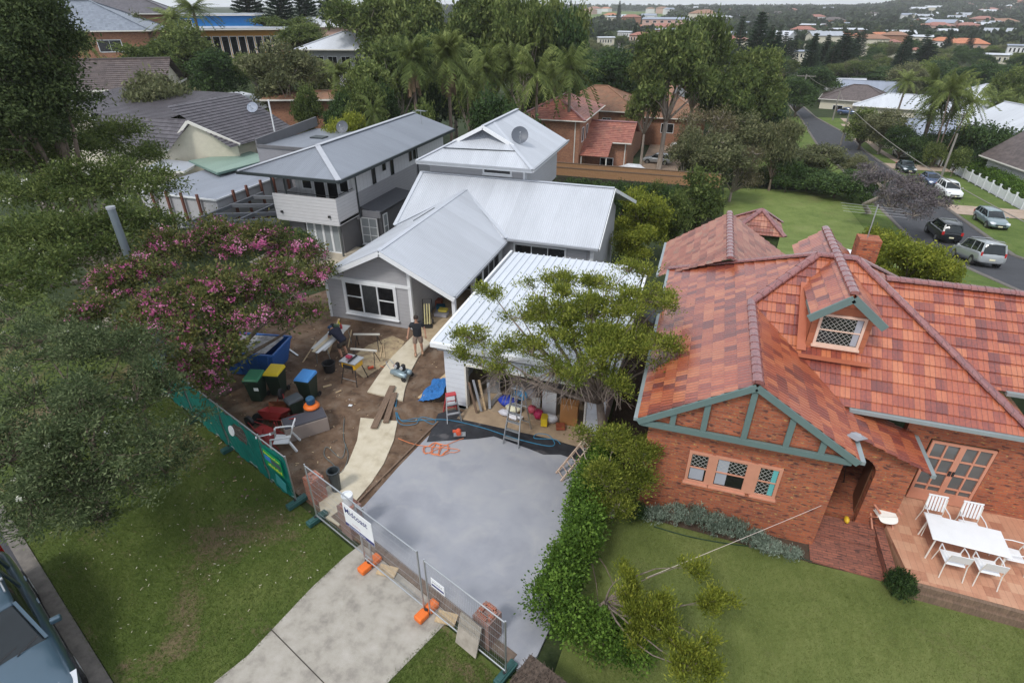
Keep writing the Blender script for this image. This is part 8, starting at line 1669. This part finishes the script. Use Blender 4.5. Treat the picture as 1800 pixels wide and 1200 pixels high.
# ================================================================ PEOPLE
SKIN = paint('skin', (.5, .27, .18), .55, 0, .05)
def skinned(name, verts, edges, radii, mat, parent, sub=2, root=0):
    me = bpy.data.meshes.new(name); me.from_pydata([tuple(v) for v in verts], edges, []); me.update(); me.materials.append(mat)
    o = bpy.data.objects.new(name, me); COL.objects.link(o); o.parent = parent
    md = o.modifiers.new('skin', 'SKIN'); md.use_smooth_shade = True
    if not me.skin_vertices: 
        bm = bmesh.new(); bm.from_mesh(me); bm.verts.layers.skin.verify(); bm.to_mesh(me); bm.free()
    for i, r in enumerate(radii): me.skin_vertices[0].data[i].radius = (r, r) if not hasattr(r, '__len__') else r; me.skin_vertices[0].data[i].use_root = (i == root)
    s = o.modifiers.new('sub', 'SUBSURF'); s.levels = sub; s.render_levels = sub; return o
def person(label, pos, rz, J, shirt, shorts, hair, cap=None, boots=None):
    """J: joint name -> local position (x right, y forward, z up)"""
    t = thing('person', label, 'person', pos, rz); V, E, R_ = [], [], []; idx = {}
    def add(n, p, r, par=None):
        idx[n] = len(V); V.append(Vector(p)); R_.append(r)
        if par is not None: E.append((idx[par], idx[n]))
    pel, che, nk, hd = J['pelvis'], J['chest'], J['neck'], J['head']
    add('pelvis', pel, (.15, .115)); add('waist', Vector(pel).lerp(Vector(che), .45), (.13, .1), 'pelvis'); add('chest', che, (.155, .115), 'waist'); add('neck', nk, .055, 'chest')
    u = (Vector(hd)-Vector(nk)).normalized(); add('jaw', Vector(nk)+u*.09, .062, 'neck'); add('head', Vector(nk)+u*.17, .088, 'jaw'); add('crown', Vector(nk)+u*.245, .06, 'head')
    for s in 'LR':
        add('sh'+s, J['sh'+s], .062, 'chest'); add('el'+s, J['el'+s], .042, 'sh'+s); add('wr'+s, J['wr'+s], .028, 'el'+s)
        w_ = Vector(J['wr'+s]); d = (w_-Vector(J['el'+s])).normalized(); sd = Vector((1, 0, 0)) if abs(d.x) < .7 else Vector((0, 1, 0)); sd = (sd-d*sd.dot(d)).normalized(); nn = d.cross(sd)
        add('pa'+s, w_+d*.06, (.034, .018), 'wr'+s)
        for f in range(4): q = w_+d*.095+sd*(.03-.02*f); L = (.075, .085, .08, .062)[f]; add(f'f{f}a'+s, q+d*L*.45, .0088, 'pa'+s); add(f'f{f}b'+s, q+d*L*.85+nn*.02, .0078, f'f{f}a'+s)
        add('t1'+s, w_+d*.05+sd*.045, .01, 'pa'+s); add('t2'+s, w_+d*.085+sd*.055+nn*.012, .0088, 't1'+s)
        add('hp'+s, J['hp'+s], .098, 'pelvis'); add('kn'+s, J['kn'+s], .062, 'hp'+s); add('ca'+s, Vector(J['kn'+s]).lerp(Vector(J['an'+s]), .35)+Vector((0, -.015, 0)), .056, 'kn'+s); add('an'+s, J['an'+s], .038, 'ca'+s)
        fw = Vector(J.get('toe', (0, 1, 0))); add('to'+s, Vector(J['an'+s])+fw*.15+Vector((0, 0, -.05)), .035, 'an'+s)
    skinned('body', V, E, R_, SKIN, t)
    # face, hair
    c = Vector(nk)+u*.175; fwd = Vector(J.get('face', (0, 1, 0))).normalized(); fwd = (fwd-u*fwd.dot(u)).normalized(); rt = fwd.cross(u)
    m = MB(); m.ball(c+fwd*.098-u*.005, (.013, .015, .022), 8, 5); m.build('nose', SKIN, t, smooth=True, uv=False)
    for s in (-1, 1):
        m = MB(); m.ball(c+rt*s*.034+fwd*.085+u*.02, .011, 8, 5); m.build('eye', BLACK, t, smooth=True, uv=False); m = MB(); m.ball(c+rt*s*.09, (.014, .02, .03), 8, 5); m.build('ear', SKIN, t, smooth=True, uv=False)
    m = MB(); m.obox(c+fwd*.088-u*.045, (.045, .012, .008), math.atan2(-fwd.x, fwd.y)); m.build('mouth', paint('lips', (.35, .12, .1), .6), t, uv=False)
    hc = c+u*.03-fwd*.022; m = MB(); m.ball((0, 0, 0), (.1, .105, .1), 14, 9); m.v = [tuple(hc+Vector(v)) for v in m.v if True]; m.build('hair' if not cap else 'cap', hair if not cap else cap, t, smooth=True, uv=False)
    if cap: m = MB(); m.obox(c+u*.05+fwd*.13, (.15, .12, .015), math.atan2(-fwd.x, fwd.y)); m.build('cap_peak', cap, t, uv=False, bevel=.005)
    # clothes
    V, E, R_, idx = [], [], [], {}
    def add2(n, p, r, par=None):
        idx[n] = len(V); V.append(Vector(p)); R_.append(r)
        if par is not None: E.append((idx[par], idx[n]))
    dn = (Vector(che)-Vector(pel)).normalized(); add2('b', Vector(pel)-dn*.14, (.19, .16)); add2('p', Vector(pel)-dn*.02, (.195, .16), 'b'); add2('w', Vector(pel).lerp(Vector(che), .5), (.185, .15), 'p'); add2('c', che, (.205, .165), 'w'); add2('n', Vector(che).lerp(Vector(nk), .8), .095, 'c')
    for s in 'LR': add2('s'+s, J['sh'+s], .092, 'c'); add2('a'+s, Vector(J['sh'+s]).lerp(Vector(J['el'+s]), .62), .07, 's'+s)
    skinned('shirt', V, E, R_, shirt, t)
    V, E, R_, idx = [], [], [], {}
    add2('p', Vector(pel)+Vector((0, 0, .03)), (.19, .155)); add2('q', Vector(pel)-Vector((0, 0, .06)), (.17, .13), 'p')
    for s in 'LR': add2('h'+s, Vector(J['hp'+s])-Vector((0, 0, .04)), .13, 'q'); add2('k'+s, Vector(J['hp'+s]).lerp(Vector(J['kn'+s]), .92), .105, 'h'+s)
    skinned('shorts', V, E, R_, shorts, t)
    for s in 'LR':
        fw = Vector(J.get('toe', (0, 1, 0))); a = Vector(J['an'+s]); skinned('boot', [a+Vector((0, 0, .07)), a+Vector((0, 0, -.03)), a+fw*.09+Vector((0, 0, -.055)), a+fw*.17+Vector((0, 0, -.06))], [(0, 1), (1, 2), (2, 3)], [.065, .066, .058, .048], boots, t, 1)
    return t
BOOT = paint('tan_boots', (.3, .2, .12), .7); DSH = paint('dark_tshirt', (.02, .022, .028), .85); KH = M('khaki_shorts', (.3, .22, .17), (.2, .15, .12), 14, .9); HAIR = paint('dark_hair', (.03, .018, .012), .7)
J = dict(pelvis=(0, 0, .97), chest=(0, .01, 1.33), neck=(0, .02, 1.52), head=(0, .03, 1.75), shL=(-.2, .01, 1.43), elL=(-.31, .0, 1.17), wrL=(-.33, .07, .93), shR=(.2, .01, 1.43), elR=(.33, .0, 1.18), wrR=(.38, .08, .95), hpL=(-.1, 0, .9), knL=(-.12, .04, .5), anL=(-.14, -.02, .1), hpR=(.1, 0, .9), knR=(.13, .1, .5), anR=(.14, .1, .1))
p = P(737, 622, .07); person('bearded man in dark t-shirt and khaki shorts walking toward the viewer on the path', p, rad(205), J, DSH, KH, HAIR, boots=BOOT)
J = dict(pelvis=(0, -.1, .9), chest=(0, .2, 1.13), neck=(0, .36, 1.2), head=(0, .52, 1.2), face=(0, .5, -.8), shL=(-.19, .28, 1.18), elL=(-.22, .45, .95), wrL=(-.1, .62, .88), shR=(.19, .28, 1.18), elR=(.22, .42, .92), wrR=(.1, .58, .86), hpL=(-.1, -.1, .84), knL=(-.13, .02, .47), anL=(-.15, -.12, .1), hpR=(.1, -.1, .84), knR=(.14, .06, .47), anR=(.17, -.06, .1))
p = P(604, 628, 0); person('man in blue cap and navy shirt bending over the work bench', p, rad(72), J, paint('navy_shirt', (.018, .02, .04), .85), M('dark_shorts', (.1, .085, .075), (.06, .05, .045), 12, .9), HAIR, cap=paint('blue_cap', (.03, .07, .14), .8), boots=paint('dark_boots', (.06, .05, .045), .7))
# grass blades on the nearest lawns
def blades(name, label, poly, n, h, mat, z, seed, keep=None):
    r = np.random.default_rng(seed); P_ = np.array([tuple(p)[:2] for p in poly]); lo, hi = P_.min(0), P_.max(0); Q = r.uniform(lo, hi, (n*2, 2))
    ins = np.zeros(len(Q), bool); j = len(P_)-1
    for i in range(len(P_)):
        xi, yi, xj, yj = *P_[i], *P_[j]; c_ = ((yi > Q[:, 1]) != (yj > Q[:, 1])) & (Q[:, 0] < (xj-xi)*(Q[:, 1]-yi)/(yj-yi+1e-12)+xi); ins ^= c_; j = i
    Q = Q[ins][:n]
    pat = np.sin(Q[:, 0]*1.3+1.2*np.sin(Q[:, 1]*.9))*np.sin(Q[:, 1]*1.7+Q[:, 0]*.6); keepm = r.uniform(size=len(Q)) < .75+.25*pat; Q = Q[keepm]; pat = pat[keepm]
    n = len(Q); a = r.uniform(0, 6.28, n); lean = r.normal(0, .5, (n, 2)); hh = h*r.uniform(.5, 1.3, n); wd = .006
    s = np.stack([np.cos(a), np.sin(a)], -1)*wd; b = np.concatenate([Q, np.full((n, 1), z)], 1); tip = b+np.concatenate([lean*hh[:, None], hh[:, None]], 1); s3 = np.concatenate([s, np.zeros((n, 1))], 1)
    V = np.stack([b-s3, b+s3, tip], 1).reshape(-1, 3); o = np_mesh(name, V, np.arange(n*3).reshape(n, 3), mat, 'stuff', False, np.clip(.45+.25*pat+r.normal(0, .2, n), 0, 1)); o['label'] = label; o['category'] = 'grass'
GB1 = leaf_mat('verge_blade', (.06, .09, .02), (.1, .15, .032), (.2, .24, .075), .3, rnd=0); GB2 = leaf_mat('lawn_blade', (.1, .13, .035), (.16, .2, .055), (.28, .3, .11), .3, rnd=0)
blades('verge_grass_blades', 'short grass blades of the street verge', [ff(-8, -5.45), ff(2.12, -5.45), ff(2.16, -3.3), ff(1.79, -1.4), ff(1.67, -.3), ff(1, 0), ff(-11, .3), ff(-14, -1)], 130000, .06, GB1, -.03, 1)
blades('verge_grass_blades', 'grass blades of the verge strip right of the concrete crossing', [ff(5.08, -3.4), ff(4.93, -1.7), ff(4.93, -.1), ff(7.3, -.1), ff(8, -4)], 26000, .06, GB1, -.03, 2)
blades('lawn_grass_blades', 'short mown grass blades of the brick house front lawn', [(-.9, 6.2), (12, 4), (12, 11.2), (6.2, 11.4), (4.3, 11.8), (.2, 12.0), (-.9, 12.4)], 130000, .04, GB2, -.01, 3)
r_ = np.random.default_rng(31); m = MB()
for i in range(220):
    q = ff(r_.uniform(-9, 1.6) if i % 5 else r_.uniform(-5, 0), r_.uniform(-5, -.4), .03); m.obox(q, (r_.uniform(.025, .065), r_.uniform(.008, .018), .004), r_.uniform(0, 3), r_.normal(0, .3))
o = m.build('fallen_leaves', M('dry_leaf', (.6, .57, .48), (.35, .3, .2), 3, .8), None, uv=False); o['kind'] = 'stuff'; o['label'] = 'pale fallen leaves scattered over the verge grass'
# haze between here and the skyline
m = MB(); m.box(-1700, 2600, -60, 2600, -25, 90); k = NT('haze_air'); vol = k.n('ShaderNodeVolumePrincipled'); vol.inputs['Color'].default_value = (.97, .98, 1, 1); vol.inputs['Density'].default_value = .00022; vol.inputs['Anisotropy'].default_value = .3
k.t.nodes.remove(k.b); k.l(vol.outputs[0], k.out.inputs['Volume']); hz = m.build('haze', k.m, None, uv=False); hz['kind'] = 'stuff'; hz['label'] = 'thin pale haze over the far suburbs'
# remove prototypes that were never placed
for k_, (t, h_, w_, used) in PROTO.items():
    if not used[0]:
        for ch in list(t.children): bpy.data.objects.remove(ch)
        bpy.data.objects.remove(t)
